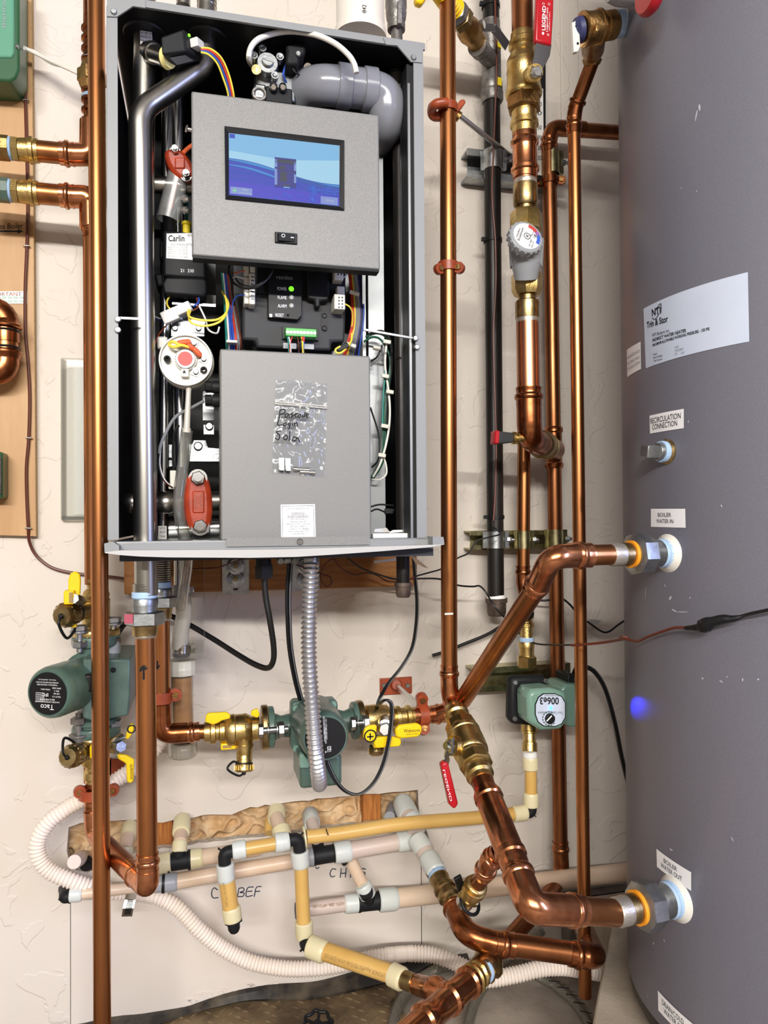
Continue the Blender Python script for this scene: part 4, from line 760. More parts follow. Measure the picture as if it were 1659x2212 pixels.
for a_, b_ in (((384, 741), (412, 738)), ((405, 744), (420, 756)), ((418, 752), (434, 770))):
    t = MB(); t.lathe(A(*a_, .353), A(*b_, .349), .0042, [(0, .8), (.3, 1), (.8, 1), (1, .7)], 12); P(psw, 'terminal_sleeve', t, ORW, label='red-orange crimp sleeve')
t = MB(); t.slab(339, 726, 362, 754, .28, .325); P(psw, 'side_connector', t, OFFW, bevel=.003)
t = MB(); t.poly([(370, 704), (441, 704), (441, 726), (370, 726)], .29, .3); t.poly([(370, 704), (441, 704), (445, 690), (374, 690)], .28, .296); P(psw, 'bracket', t, SHEET)
for x in (378, 429): screw(psw, A(x, 709, .301), (0, -1, 0), .0045, GAL)
# tray and shelf above it
mt = T('mounting_shelf', 'galvanized bracket shelf under the black transformer', 'bracket', A(420, 660, .27))
t = MB(); t.slab(372, 635, 466, 654, .16, .27); t.slab(372, 654, 466, 660, .16, .285); t.slab(380, 680, 500, 690, .2, .22); P(mt, 'shelf', t, GAL)
t = MB(); t.slab(440, 560, 466, 655, .15, .2); P(mt, 'upright', t, SHEET)
ct = T('wire_connector', 'white nylon plug joining wires above the round switch', 'connector', A(382, 690, .32))
t = MB(); t.bar(A(354, 686, .31), A(412, 660, .32), .014, .012); t.bar(A(352, 690, .315), A(384, 676, .32), .018, .014); P(ct, 'shell', t, WPL, bevel=.0015)
harness('yellow_loop_wires', 'yellow wires looping right of the white plug', 'wires', [(YELW, 5, [(410, 664, .32), (406, 676, .33), (412, 686, .34), (440, 692, .34), (470, 690, .34), (488, 676, .33), (493, 655, .32), (482, 634, .3)]), (YELW, 5, [(412, 668, .32), (408, 684, .33), (415, 698, .34), (445, 704, .34), (476, 694, .34), (490, 672, .33), (488, 645, .32), (480, 630, .3)]), (YELW, 4, [(372, 632, .29), (361, 650, .3), (364, 664, .31), (376, 670, .31)]), (BRW, 4, [(415, 672, .31), (428, 662, .31), (424, 640, .3), (426, 630, .28)]), (BLU, 4, [(418, 662, .31), (430, 650, .31), (424, 632, .29)]), (WHW, 4, [(430, 660, .31), (444, 690, .31), (450, 712, .3), (468, 720, .3), (474, 706, .3)]), (ORW, 3, [(362, 700, .29), (345, 720, .28), (335, 742, .27)]), (PURW, 4, [(356, 690, .31), (345, 692, .3), (333, 688, .29), (320, 690, .28)]), (WHW, 3, [(356, 686, .31), (345, 688, .3), (333, 684, .29), (318, 687, .28)])], (450, 715, .3))
harness('left_wire_bundle', 'coloured wires running down left of the black controller', 'wires', [(m_, 4.5, [(479+i*3, 590+i, .27), (484+i*3.2, 640, .28), (487+i*4.3, 690, .29), (489+i*5.2, 735, .3), (490+i*5, 765, .28)]) for i, m_ in enumerate((TEAL, WHW, BLU, BLU, REDW, GRYW, BRW))], (505, 760, .28))
t = MB(); t.slab(489, 734, 513, 740, .27, .312); solo('cable_tie', t, OFFW, 'white cable tie round the left wire bundle', 'cable tie', bevel=.001)
harness('controller_wires', 'black looped wires in front of the left white connectors', 'wires', [(BLW, 5, [(592, 578, .36), (580, 600, .36), (555, 620, .36), (525, 622, .35), (502, 608, .33), (494, 585, .32), (496, 570, .31)]), (BLW, 4, [(588, 580, .35), (572, 606, .355), (548, 618, .35), (520, 614, .34), (508, 600, .32)]), (ORW, 3, [(505, 590, .32), (515, 588, .33), (528, 585, .33)]), (WHW, 3, [(503, 600, .32), (512, 598, .33), (528, 602, .33)]), (BLU, 3, [(528, 637, .33), (512, 640, .32), (503, 655, .31), (500, 690, .3)])], (540, 622, .35))
# controller
co = T('burner_controller', 'dark grey burner controller with status lights and green terminal block', 'controller', A(635, 755, .32))
t = MB(); t.poly([(525, 635), (556, 635), (590, 600), (700, 600), (747, 670), (745, 738), (716, 738), (716, 757), (555, 750), (553, 735), (524, 733)], .24, .31); P(co, 'housing', t, DGREY, bevel=.004)
t = MB(); t.slab(556, 560, 747, 640, .24, .315); P(co, 'upper_housing', t, BLKM, bevel=.003)
t = MB(); t.poly([(579, 560), (653, 564), (652, 682), (643, 691), (579, 685)], .31, .322); P(co, 'face_plate', t, BLKP, bevel=.001)
t = MB(); t.poly([(663, 560), (713, 563), (712, 645), (706, 650), (692, 650), (692, 664), (680, 664), (680, 648), (664, 645)], .31, .325); P(co, 'socket_cover', t, BLKP, bevel=.003)
t = MB(); t.poly([(694, 676), (699, 672), (706, 672), (709, 676), (709, 710), (705, 715), (698, 714), (694, 710)], .308, .3115); P(co, 'slot_recess', t, BLKP)
for y in (682, 709):
    t = MB(); t.ring(A(701, y, .312), (0, -1, 0), .0035, .0008, 16, 5); P(co, 'slot_hole', t, BLKM)
t = MB(); f2 = lambda bl, br, tr, tl: quad(.322, bl, br, tr, tl)
t.text('resideo', f2((597, 603), (632, 605), (632, 596), (597, 594))); P(co, 'maker_lettering', t, INKG)
t = MB()
for s_, x, y, w_ in (('POWER', 599, 627, 20), ('FLAME', 600, 646, 19), ('ALARM', 600, 664, 19), ('RESET', 595, 684, 18)): t.text(s_, f2((x, y), (x+w_, y+1), (x+w_, y-6), (x, y-7)))
t.slab(582, 678, 588, 685, .322, .3225); P(co, 'lettering', t, PAPW)
for (x, y), m_ in (((629, 624.5), GLED), ((629.5, 643), LENS), ((629.5, 661), LENS), ((622, 681), BLKM)):
    t = MB(); t.lathe(A(x, y, .32), A(x, y, .3245), 6*S(x, y, .32)*(1 if y < 670 else .5), [(0, 1), (.5, .95), (1, .5)], 18); P(co, 'status_light', t, m_, label='lit green status light' if m_ is GLED else None)
t = MB(); t.slab(610, 706, 688, 733, .31, .316); P(co, 'terminal_recess', t, BLKP)
t = MB(); t.slab(617, 709, 684, 727, .315, .335); tb = P(co, 'terminal_block', t, TERM, bevel=.001, label='green screw terminal block')
for k in range(9):
    x = 621+k*7.3; t = MB(); c_ = A(x, 717.5+k*.3, .335); t.lathe(c_+V((0, .002, 0)), c_+V((0, -.0012, 0)), .0026, [(0, 1), (1, .9)], 14); t.bar(c_+V((-.0018, -.0012, .001)), c_+V((.0018, -.0012, -.001)), .0006, .0008); P(tb, 'screw', t, GAL)
t = MB(); t.slab(612, 741, 640, 753, .309, .312); t.slab(655, 742, 678, 754, .309, .312); P(co, 'terminal_label', t, GPL)
t = MB(); t.slab(728, 618, 745, 640, .3, .33); t.slab(722, 560, 742, 605, .3, .335); t.slab(722, 635, 746, 668, .3, .338); cn = P(co, 'connector', t, OFFW, bevel=.0015, label='white wire connectors on the right')
t = MB()
for x0, y0, nx, ny, d_ in ((729, 570, 2, 4, .335), (731, 641, 2, 4, .338)):
    for i in range(nx):
        for j in range(ny): t.slab(x0+i*7, y0+j*7, x0+3+i*7, y0+3+j*7, d_, d_+.0004)
P(cn, 'contact_holes', t, BLKP, stuff=True)
t = MB(); t.slab(527, 560, 538, 596, .3, .33); t.slab(527, 598, 538, 656, .3, .33); P(co, 'connector', t, OFFW, bevel=.0015)
t = MB(); t.slab(540, 556, 551, 588, .3, .332); t.slab(538, 590, 551, 657, .3, .334); cn = P(co, 'connector', t, WPL, bevel=.0015, label='white perforated strip connector')
t = MB()
for j in range(7): t.slab(543, 596+j*8, 545.5, 599+j*8, .334, .3344); t.slab(547, 597+j*8, 549, 600+j*8, .334, .3344)
P(cn, 'contact_holes', t, BLKP, stuff=True)
harness('terminal_wires', 'thin coloured wires hanging from the green terminal block', 'wires', [(m_, 3, [(621+x, 728, .335), (621+x+dx, 742, .337), (621+x+dx*1.6, 768, .33)]) for m_, x, dx in ((TEAL, 0, 2), (WHW, 3, 3), (REDW, 10, -4), (BRW, 22, 2), (YELW, 30, 2), (YELW, 33, 1), (BLU, 37, -2), (BLW, 35, -8))]+[(REDW, 7, [(655, 729, .336), (655, 733, .337), (655, 737, .336)])], (640, 765, .33))
harness('right_wire_bundle', 'thick bundle of coloured wires right of the black controller', 'wires', [(m_, 4.2, [(752+i*3, 575, .28), (757+i*3, 620, .29), (760+i*3.2, 665, .3), (760+i*3, 700, .3), (752+i*3.4, 735, .3), (742+i*4, 768, .29)]) for i, m_ in enumerate((REDW, REDW, YELW, GRYW, GRYW, GRYW, PURW, BLW, BLU))]+[(YELW, 3.5, [(744, 656, .335), (756, 664, .33), (762, 680, .32), (760, 705, .31)]), (WHW, 3, [(742, 600, .33), (752, 590, .31), (762, 575, .3)])], (760, 765, .29))
for x, y in ((764, 633), (757, 745)):
    t = MB(); t.bar(A(x-9, y-3, .312), A(x+12, y+4, .312), .006, .004); solo('cable_tie', t, OFFW, f"white cable tie {'high' if y < 700 else 'low'} on the right wire bundle", 'cable tie', bevel=.001)
t = MB(); t.bar(A(728, 756, .325), A(752, 745, .325), .008, .007); o = T('fuse_holder', 'small black fuse holder in a yellow wire loop above the lower cover', 'fuse holder', A(740, 760, .32)); P(o, 'body', t, BLKP, bevel=.001)
t = MB(); t.tube(crv([A(760, 720, .315), A(758, 738, .32), A(740, 760, .328), A(727, 762, .328), A(725, 755, .328), A(735, 748, .328)], 6), .0016, 8); P(o, 'wire', t, YELW)
# tray behind controller
ty = T('controller_tray', 'bright sheet metal tray behind the black controller', 'tray', A(640, 760, .22)); t = MB(); t.slab(505, 570, 790, 800, .2, .215); t.slab(783, 560, 790, 770, .2, .3); P(ty, 'tray', t, SHEET)
# right hand cables
harness('green_white_cables', 'green and white cable loop hanging at the right of the lower cover', 'wires', [(DGRW, 5, [(790, 728, .33), (812, 720, .33), (833, 728, .33), (846, 760, .33), (840, 830, .33), (832, 900, .33), (832, 960, .33), (826, 1000, .33), (806, 1034, .32)]), (DGRW, 5, [(786, 738, .33), (806, 728, .33), (826, 738, .33), (843, 780, .33), (834, 850, .33), (828, 930, .33), (824, 990, .33), (800, 1036, .32)]), (BLW, 6, [(796, 722, .33), (826, 716, .34), (844, 740, .34), (845, 800, .33), (836, 870, .33), (836, 930, .33)]), (WHW, 5, [(835, 740, .335), (832, 790, .335), (840, 850, .335), (842, 900, .335), (836, 950, .335), (822, 1000, .335), (806, 1030, .325)]), (WHW, 4, [(828, 985, .335), (834, 1005, .335), (834, 1025, .335), (820, 1036, .33), (802, 1035, .32)]), (TEAL, 4, [(832, 800, .335), (828, 860, .335), (826, 920, .335)]), (BLW, 4, [(826, 745, .34), (815, 770, .34), (802, 780, .33)]), (GRYW, 4, [(828, 750, .34), (816, 776, .34), (800, 790, .33)]), (BLW, 4, [(800, 880, .33), (818, 940, .33), (818, 990, .33), (803, 1010, .32)]), (BLW, 3.5, [(790, 640, .26), (797, 670, .26), (792, 705, .26), (786, 725, .28)])], (820, 1036, .33))
for x, y, k in ((814, 752, 'top left'), (836, 738, 'top'), (832, 812, 'upper'), (842, 846, 'middle'), (831, 920, 'lower'), (825, 983, 'bottom')):
    t = MB(); t.bar(A(x-8, y-1, .342), A(x+8, y+2, .342), .006, .005); solo('cable_tie', t, OFFW, f'white cable tie, {k} one on the green and white cables', 'cable tie', bevel=.001)
harness('clip_wires', 'two black wires with clips low at the right of the cabinet', 'wires', [(BLW, 4, [(800, 1095, .3), (820, 1090, .3), (850, 1092, .3)]), (BLW, 4, [(800, 1105, .3), (815, 1100, .3), (838, 1108, .3), (852, 1102, .3)])], (825, 1110, .3))
t = MB(); t.slab(832, 1098, 850, 1110, .29, .305); solo('wire_clip', t, BLKP, 'small black clip beside the black gas pipe in the cabinet', 'clip', bevel=.001)
bxp = T('paper_carton', 'flattened white paper carton on the right end of the boiler tray', 'carton', A(850, 1165, .36))
t = MB(); t.slab(806, 1152, 892, 1162, .31, .38); P(bxp, 'carton', t, PAP, bevel=.001); t = MB(); a = [A(810, 1143, .375), A(835, 1140, .34), A(843, 1150, .35), A(808, 1149, .38)]; t.add(a, [(0, 1, 2, 3)]); P(bxp, 'flap', t, PAP); t = MB(); t.poly([(838, 1151), (850, 1145), (890, 1144), (893, 1150), (870, 1149)], .34, .345); P(bxp, 'flap', t, PAP)
# fuses, brackets, grey cable, hose
for i, y in enumerate((836, 865)):
    o = T('panel_fuse', ('upper' if i == 0 else 'lower')+' black ribbed panel fuse at the left edge of the lower cover', 'fuse', A(456, y+12, .33)); a, b_ = A(443, y, .34), A(458, y, .34); t = MB(); t.lathe(a, b_, .0085, [(0, .8), (.08, 1), (.95, 1), (1, .7)], 10); P(o, 'cap', t, BLKP, sharp=20); t = MB(); t.lathe(b_, A(478, y+1, .34), .0095, [(0, .9), (.3, 1), (1, 1)], 16); P(o, 'holder', t, BLKM)
br = T('sensor_bracket', 'bent steel bracket with one bolt above the orange coupling', 'bracket', A(410, 1000, .26))
t = MB(); t.poly([(349, 960), (415, 958), (418, 950), (445, 950), (450, 966), (476, 968), (476, 998), (408, 998), (350, 986)], .24, .25); t.poly([(350, 995), (388, 988), (388, 1004), (356, 1012)], .23, .24); P(br, 'plate', t, GAL, bevel=.001); screw(br, A(428, 964, .25), (0, -1, 0), .007, GAL)
br2 = T('side_bracket', 'small perforated steel plate left of the lower cover', 'bracket', A(450, 940, .3)); t = MB(); t.slab(438, 845, 462, 908, .28, .29); t.slab(440, 918, 462, 938, .29, .3); P(br2, 'plate', t, SHEET); screw(br2, A(452, 921, .301), (0, -1, 0), .006, GAL)
harness('sensor_cable', 'grey sheathed cable curving down left of the lower cover', 'cable', [(GRYW, 7, [(441, 866, .33), (415, 880, .33), (380, 900, .33), (358, 935, .33), (346, 965, .33), (345, 980, .33)]), (BLW, 4, [(345, 975, .33), (343, 1005, .33), (352, 1035, .33), (373, 1053, .32)]), (WHW, 2.5, [(346, 975, .33), (346, 1008, .33), (356, 1036, .33), (374, 1053, .32)]), (BRW, 2.5, [(344, 975, .33), (345, 1010, .33), (354, 1038, .33), (372, 1054, .32)]), (BLW, 6, [(386, 918, .3), (376, 940, .3), (374, 980, .3), (376, 1025, .3)])], (372, 1054, .32))
t = MB(); t.slab(367, 1016, 381, 1052, .28, .31); t.slab(364, 1050, 377, 1056, .3, .32); solo('sensor_plug', t, OFFW, 'cream sensor plug left of the orange coupling', 'connector', bevel=.001)
hs = T('pressure_hose', 'clear hose from the round switch down through the boiler floor', 'hose', A(400, 1300, .3))
t = MB(); t.lathe(A(408, 832, .335), A(403, 935, .335), 7.5*S(408, 880, .335), [(0, .9), (.15, .75), (.2, .75), (.9, .95), (.91, 1.2), (1, 1.2)], 18); P(hs, 'adapter', t, SIL)
t = MB(); t.tube(crv([A(404, 930, .33), A(399, 975, .33), A(392, 1030, .33), A(386, 1085, .33), A(391, 1130, .32), A(404, 1180, .3), A(404, 1220, .27), A(397, 1270, .24), A(392, 1312, .21)], 7), 13*S(395, 1030, .33), 18); P(hs, 'tube', t, CLR)
# gas valve, hose, intake elbow, gas pipe
gv = T('gas_valve', 'cast metal gas valve with black plug at the top of the boiler', 'gas valve', A(600, 225, 0.3))
t = MB(); t.slab(552, 150, 640, 216, 0.24, 0.34); P(gv, 'body', t, SHEET, bevel=.004); t = MB(); t.slab(574, 188, 632, 222, 0.34, 0.35); P(gv, 'black_bracket', t, BLKM, bevel=.002)
c = A(578, 135, 0.36); t = MB(); t.lathe(c+V((0, .05, 0)), c, 24*S(578, 135, 0.36), [(0, 1), (.9, 1), (.95, .92), (1, .9)], 32); P(gv, 'regulator', t, GAL); t = MB(); t.lathe(c, c+V((0, -.006, 0)), .009, [(0, 1), (1, .85)], 20); t.bar(c+V((-.008, -.0065, .002)), c+V((.008, -.0065, -.002)), .0022, .001); P(gv, 'adjusting_screw', t, GAL)
for a_ in (30, 110, 160, 300): 
    e_ = V((math.cos(rad(a_)), 0, math.sin(rad(a_))))*.021; t = MB(); t.cyl(c+e_+V((0, .01, 0)), c+e_+V((0, -.002, 0)), .0055, 14); t.ring(c+e_+V((0, -.002, 0)), (0, -1, 0), .003, .001, 14, 5); P(gv, 'regulator_screw', t, GAL)
t = MB(); t.poly([(617, 95), (645, 91), (662, 97), (660, 118), (648, 122), (646, 140), (618, 138), (620, 112)], 0.3, 0.37); P(gv, 'plug', t, BLKM, bevel=.004, label='black cable plug'); screw(gv, A(644, 117, 0.371), (0, -1, 0), .004, GAL)
t = MB(); t.poly([(616, 134), (636, 134), (652, 138), (680, 134), (684, 150), (650, 176), (640, 172), (612, 200), (606, 160)], 0.3, 0.335); P(gv, 'chrome_plate', t, CHR, bevel=.003); t = MB(); t.lathe(A(665, 146, 0.335), A(665, 146, 0.34), .007, [(0, 1), (1, .9)], 20); P(gv, 'plate_boss', t, CHR)
for x in (591, 611):
    t = MB(); t.lathe(A(x, 188, 0.35), A(x, 188, 0.362), .006, [(0, 1), (.7, 1), (1, .6)], 16); P(gv, 'bolt_head', t, CHR)
t = MB(); t.slab(549, 180, 575, 213, 0.34, 0.346); P(gv, 'side_port', t, GAL, bevel=.003); t = MB(); t.ring(A(560, 203, 0.347), (0, -1, 0), .009, .0025, 20, 6); P(gv, 'port_ring', t, IRONG)
harness('plug_wires', 'black wires looping under the gas valve plug', 'wires', [(BLW, 4, [(628, 140, 0.36), (640, 158, 0.36), (655, 165, 0.35)]), (BLU, 5, [(618, 140, 0.35), (612, 160, 0.35), (618, 178, 0.34)])], (640, 165, 0.35))
hh = T('vent_hose', 'white rubber hose arching from the gas valve to the grey elbow', 'hose', A(770, 155, 0.4))
t = MB(); t.tube(crv([A(558, 152, 0.37), A(545, 143, .275), A(538, 128, 0.38), A(541, 105, 0.38), A(556, 86, 0.38), A(585, 74, 0.38), A(620, 68, 0.38), A(655, 70, 0.39), A(690, 78, 0.4), A(725, 95, 0.41), A(752, 118, 0.42), A(765, 138, 0.42), A(770, 158, 0.42)], 7), 6*S(650, 70, 0.39), 14); P(hh, 'tube', t, WPL)
t = MB(); t.cyl(A(553, 150, 0.37), A(566, 154, .265), .0065, 14); P(hh, 'barb', t, YRING)
ie = T('intake_elbow', 'glossy grey plastic intake pipe bending over behind the display panel', 'pipe', A(840, 290, .3)); rr = 41*S(770, 195, .355)
t = MB(); t.tube(fillet([A(632, 262, .27), A(668, 190, .335), A(700, 184, .355), A(758, 190, .355)], .05, 10), rr, 32); t.tube(fillet([A(782, 194, .355), A(834, 203, .355), A(838, 262, .35), A(838, 262, .35)+V((-.012, .11, 0))], .04, 10), rr, 32); P(ie, 'elbow', t, GPVC)
t = MB(); ux = (A(800, 197, .355)-A(740, 188, .355)).normalized(); m0 = A(740, 187, .355)
for x0, x1 in ((727, 757), (783, 812)): t.lathe(A(x0, 185+(x0-727)*.14, .355), A(x1, 185+(x1-727)*.14, .355), rr*1.1, [(0, .95), (.06, 1), (.94, 1), (1, .95)], 36)
P(ie, 'collar', t, GPVC); t = MB(); t.lathe(A(755, 189, .355), A(786, 193, .355), rr*1.0, [(0, 1), (1, 1)], 36); t.lathe(A(770, 162, .365), A(770, 150, .365), .009, [(0, 1), (1, .8)], 16); P(ie, 'coupling', t, GPVC)
gp = T('gas_pipe', 'black iron gas pipe running down the right of the cabinet to a brown cap', 'pipe', A(871, 1290, .318)); r = 14.5*S(866, 700, .318)
t = MB(); t.cyl(A(861, 195, .318), A(871, 1262, .318), r, 24); P(gp, 'tube', t, IRON)
t = MB(); t.cyl(A(857, 60, .318), A(858, 168, .318), r*.86, 24); P(gp, 'nipple', t, IRONG)
t = MB(); t.lathe(A(858, 158, .318), A(860, 212, .318), r*1.18, [(0, 1), (0, 1.15), (.2, 1.15), (.22, 1), (1, 1)], 24); P(gp, 'coupling', t, IRONG)
t = MB(); t.lathe(A(855, -30, .318), A(856, 66, .318), r*1.32, [(0, 1), (.3, 1), (.32, 1.22), (.5, 1.22), (.56, 1.15), (.6, 1.2), (.75, 1.1), (.84, .92), (.86, 1.02), (1, 1.0)], 24); t.slab(860, 2, 868, 50, .318, .34); P(gp, 'reducer', t, IRONG, label='grey cast reducer')
t = MB(); t.lathe(A(871, 1258, .318), A(871, 1290, .318), 18*S(871, 1270, .318), [(0, 1.08), (.25, 1.08), (.27, .92), (.8, .9), (1, .75)], 20); P(gp, 'cap', t, IRONB, label='brown iron end cap')
t = MB(); t.corr([A(871, 1238, .318), A(871, 1260, .318)], r*.98, .003, .05, 20); P(gp, 'thread', t, IRON)
# above the cabinet
pv = T('vent_pipe', 'white plastic vent pipe with printed barcode above the boiler', 'pipe', A(780, 75, .18)); r = 52*S(780, 30, .18)
t = MB(); t.cyl(A(777, -80, .18), A(779, 80, .18), r, 40); P(pv, 'tube', t, WPVC)
t = MB(); t.lathe(A(779, 66, .18), A(779, 84, .18), r*1.06, [(0, 1), (1, 1.02)], 40); P(pv, 'collar', t, WPVC)
t = MB(); c_ = A(777, 30, .18)
def onpipe(px, y): 
    a_ = math.asin(max(-1, min(1, (px-777)/54))); k_ = A(777, y, .18); vw = (EYE-k_); vw.z = 0; vw.normalize(); sd = V((-vw.y, vw.x, 0)); sd = sd if sd.x > 0 else -sd; return k_+(vw*math.cos(a_)+sd*math.sin(a_))*(r+.0006)
t.text('0842', lambda u, v: onpipe(791.5-v*9, 68-u*22)); 
for k in range(13):
    if k in (3, 8): continue
    t.grid(lambda u, v, k=k: onpipe(782+u*9, 2+k*2.1+v*(1.4 if k % 3 else .8)), 2, 1)
P(pv, 'printing', t, INK)
sp2 = T('stub_pipe', 'threaded stainless stub rising from the boiler top behind the near pipe', 'pipe', A(405, 18, .22)); t = MB(); t.cyl(A(396, -40, .3), A(396, 14, .3), 15*S(396, 0, .3), 24); P(sp2, 'tube', t, STL)
# ================================================================ UNDER THE BOILER
wb = T('mounting_board', 'brown wooden board on the wall under the boiler', 'board', A(585, 1275, .01))
t = MB(); t.slab(268, 1190, 901, 1275, .001, .04); P(wb, 'board', t, WOOD, bevel=.002)
for x0, x1, y1, lab in ((480, 538, 1283, 'left'), (628, 690, 1276, 'right')):
    o = T('hanger_plate', f'galvanized hanger plate with round knock-outs on the brown board, {lab} one', 'hanger plate', A((x0+x1)/2, y1, .05))
    t = MB(); t.slab(x0, 1196, x1, y1, .041, .044); P(o, 'plate', t, GAL)
    xm = (x0+x1)/2
    for yy in (1222, 1250):
        t = MB(); t.lathe(A(xm, yy, .044), A(xm, yy, .047), 19*S(xm, yy, .044), [(0, 1), (.8, 1), (1, .94)], 28); t.ring(A(xm, yy, .047), (0, -1, 0), 13*S(xm, yy, .04), .0008, 24, 5); P(o, 'knockout', t, GAL); t = MB(); t.lathe(A(xm, yy, .047), A(xm, yy, .051), .005, [(0, 1), (1, .8)], 6); P(o, 'screw', t, BRAD)
    t = MB(); t.slab(xm-5, y1-12, xm+5, y1-8, .0441, .0446); P(o, 'slot', t, BLK)
# gland + black cable to the left pump
gl = T('cable_gland', 'black and grey cable gland under the boiler tray', 'cable gland', A(571, 1252, .3))
t = MB(); t.lathe(A(568, 1200, .3), A(570, 1222, .3), 17*S(570, 1215, .3), [(0, .95), (1, 1)], 24); P(gl, 'collar', t, BLKM); t = MB(); t.hexn(A(570, 1220, .3), A(571, 1250, .3), 20*S(570, 1235, .3)); P(gl, 'nut', t, DGREY)
def cord(name, pts, w_, m_, label, cat='cable', grp=None, k=8): return solo(name, MB().tube(crv([A(*p) for p in pts], k), .5*w_*S(*pts[len(pts)//2]), 12), m_, label, cat, grp)
cord('power_cable', [(571, 1248, .3), (574, 1290, .3), (583, 1340, .3), (591, 1395, .29), (590, 1428, .28), (578, 1443, .26), (552, 1436, .24), (515, 1415, .2), (460, 1380, .15), (400, 1345, .11), (350, 1325, .09), (300, 1325, .09), (272, 1345, .11), (255, 1368, .125), (248, 1386, .13)], 12, BLW, 'thick black cable looping from the boiler gland to the left pump')
o = T('cord_clamp', 'small zinc cord clamp under the middle of the boiler tray', 'cable clamp', A(621, 1220, .3)); t = MB(); t.slab(612, 1205, 632, 1217, .27, .31); P(o, 'body', t, GAL, bevel=.002)
for x in (606, 637): screw(o, A(x, 1212, .311), (0, -1, 0), .0055, GAL)
def twincord(pts, w_, label):
    o = T('lamp_cable', label, 'cable', A(*pts[-1])); c = crv([A(*p) for p in pts], 9); r_ = .25*w_*S(*pts[len(pts)//2])
    for k, m_ in ((-1, BLW), (1, BLW)): P(o, 'core', MB().tube([p+V((k*r_*.9, 0, 0)) for p in c], r_, 10), m_)
    P(o, 'pale_stripe', MB().tube([p+V((r_*.95, -r_*.8, 0)) for p in c], r_*.35, 6), GRYW); return o
twincord([(627, 1214, .3), (623, 1270, .29), (623, 1330, .28), (627, 1400, .26), (638, 1465, .24), (652, 1520, .22), (662, 1570, .2)], 14, 'flat black cord dropping behind the flexible steel conduit')
twincord([(893, 1200, .18), (897, 1250, .17), (901, 1300, .16), (899, 1350, .15), (890, 1400, .14), (868, 1440, .14), (840, 1475, .15), (822, 1505, .17), (815, 1525, .18), (818, 1522, .24), (832, 1512, .285), (845, 1520, .29), (846, 1550, .29), (840, 1600, .29), (828, 1650, .29), (808, 1690, .29), (780, 1714, .29), (752, 1712, .29), (728, 1690, .3), (708, 1650, .3), (704, 1630, .3)], 10, 'thin black cord hanging from the boiler and looping around the yellow-handled valve')
# flexible conduit
fc_ = T('flexible_conduit', 'corrugated steel conduit hanging from the boiler to the centre pump', 'conduit', A(690, 1705, .33))
pts = [A(*p) for p in ((672, 1200, .34), (671, 1250, .345), (668, 1320, .35), (667, 1390, .355), (669, 1450, .36), (674, 1520, .365), (679, 1590, .365), (684, 1640, .36), (688, 1675, .345), (690, 1693, .315), (688, 1690, .28))]
t = MB(); t.corr(crv(pts, 8), 15.5*S(670, 1400, .35), .0072, .13, 22, 6); P(fc_, 'conduit', t, mat('conduit_aluminium', '#D2D3D6', .34, .9))
t = MB(); t.lathe(A(672, 1200, .34), A(672, 1214, .34), 18*S(672, 1207, .34), [(0, 1), (1, 1)], 24); P(fc_, 'connector', t, GAL)
# dangling brown wires under the tray
harness('low_voltage_wires', 'brown and black thin wires drooping along the board under the boiler', 'wires', [(BRW, 3, [(545, 1206, .2), (510, 1212, .15), (470, 1226, .1), (430, 1228, .08), (400, 1230, .07), (340, 1236, .055)]), (BRW, 3, [(722, 1206, .1), (705, 1216, .09), (696, 1232, .08), (692, 1250, .07), (703, 1266, .06), (715, 1262, .06), (714, 1248, .06), (697, 1240, .06), (640, 1220, .06)]), (BRW, 3.5, [(722, 1208, .1), (735, 1226, .09), (755, 1238, .08), (770, 1242, .08), (790, 1238, .08), (812, 1242, .08), (838, 1256, .08), (868, 1256, .2), (895, 1248, .2)]), (BLW, 4, [(752, 1206, .1), (778, 1226, .09), (820, 1242, .09), (860, 1252, .1), (900, 1250, .12), (950, 1251, .13), (988, 1264, .13), (1020, 1267, .12), (1036, 1266, .12), (1050, 1280, .12), (1066, 1308, .14), (1084, 1328, .14), (1096, 1340, .12), (1115, 1362, .08), (1150, 1388, .1), (1195, 1393, .16), (1250, 1393, .28)]), (BLW, 3.5, [(893, 1246, .18), (930, 1236, .17), (955, 1228, .15), (988, 1206, .13), (1010, 1196, .12), (1022, 1180, .12), (1030, 1168, .12), (1058, 1160, .12), (1080, 1154, .11), (1075, 1146, .1), (1066, 1138, .1), (1064, 1125, .1)])], (860, 1260, .1))
t = MB(); t.bar(A(808, 1214, .26), A(884, 1205, .26), .004, .0015); o = solo('cable_tie', t, OFFW, 'long white cable tie sticking out under the boiler tray', 'cable tie')
t = MB(); a = [A(*p) for p in ((888, 1200, .2), (900, 1206, .22), (926, 1228, .22), (915, 1225, .21), (897, 1216, .2))]; t.prism(a, (0, .001, 0)); solo('paper_tag', t, PEXW, 'torn beige tag hanging under the right end of the boiler', 'tag')
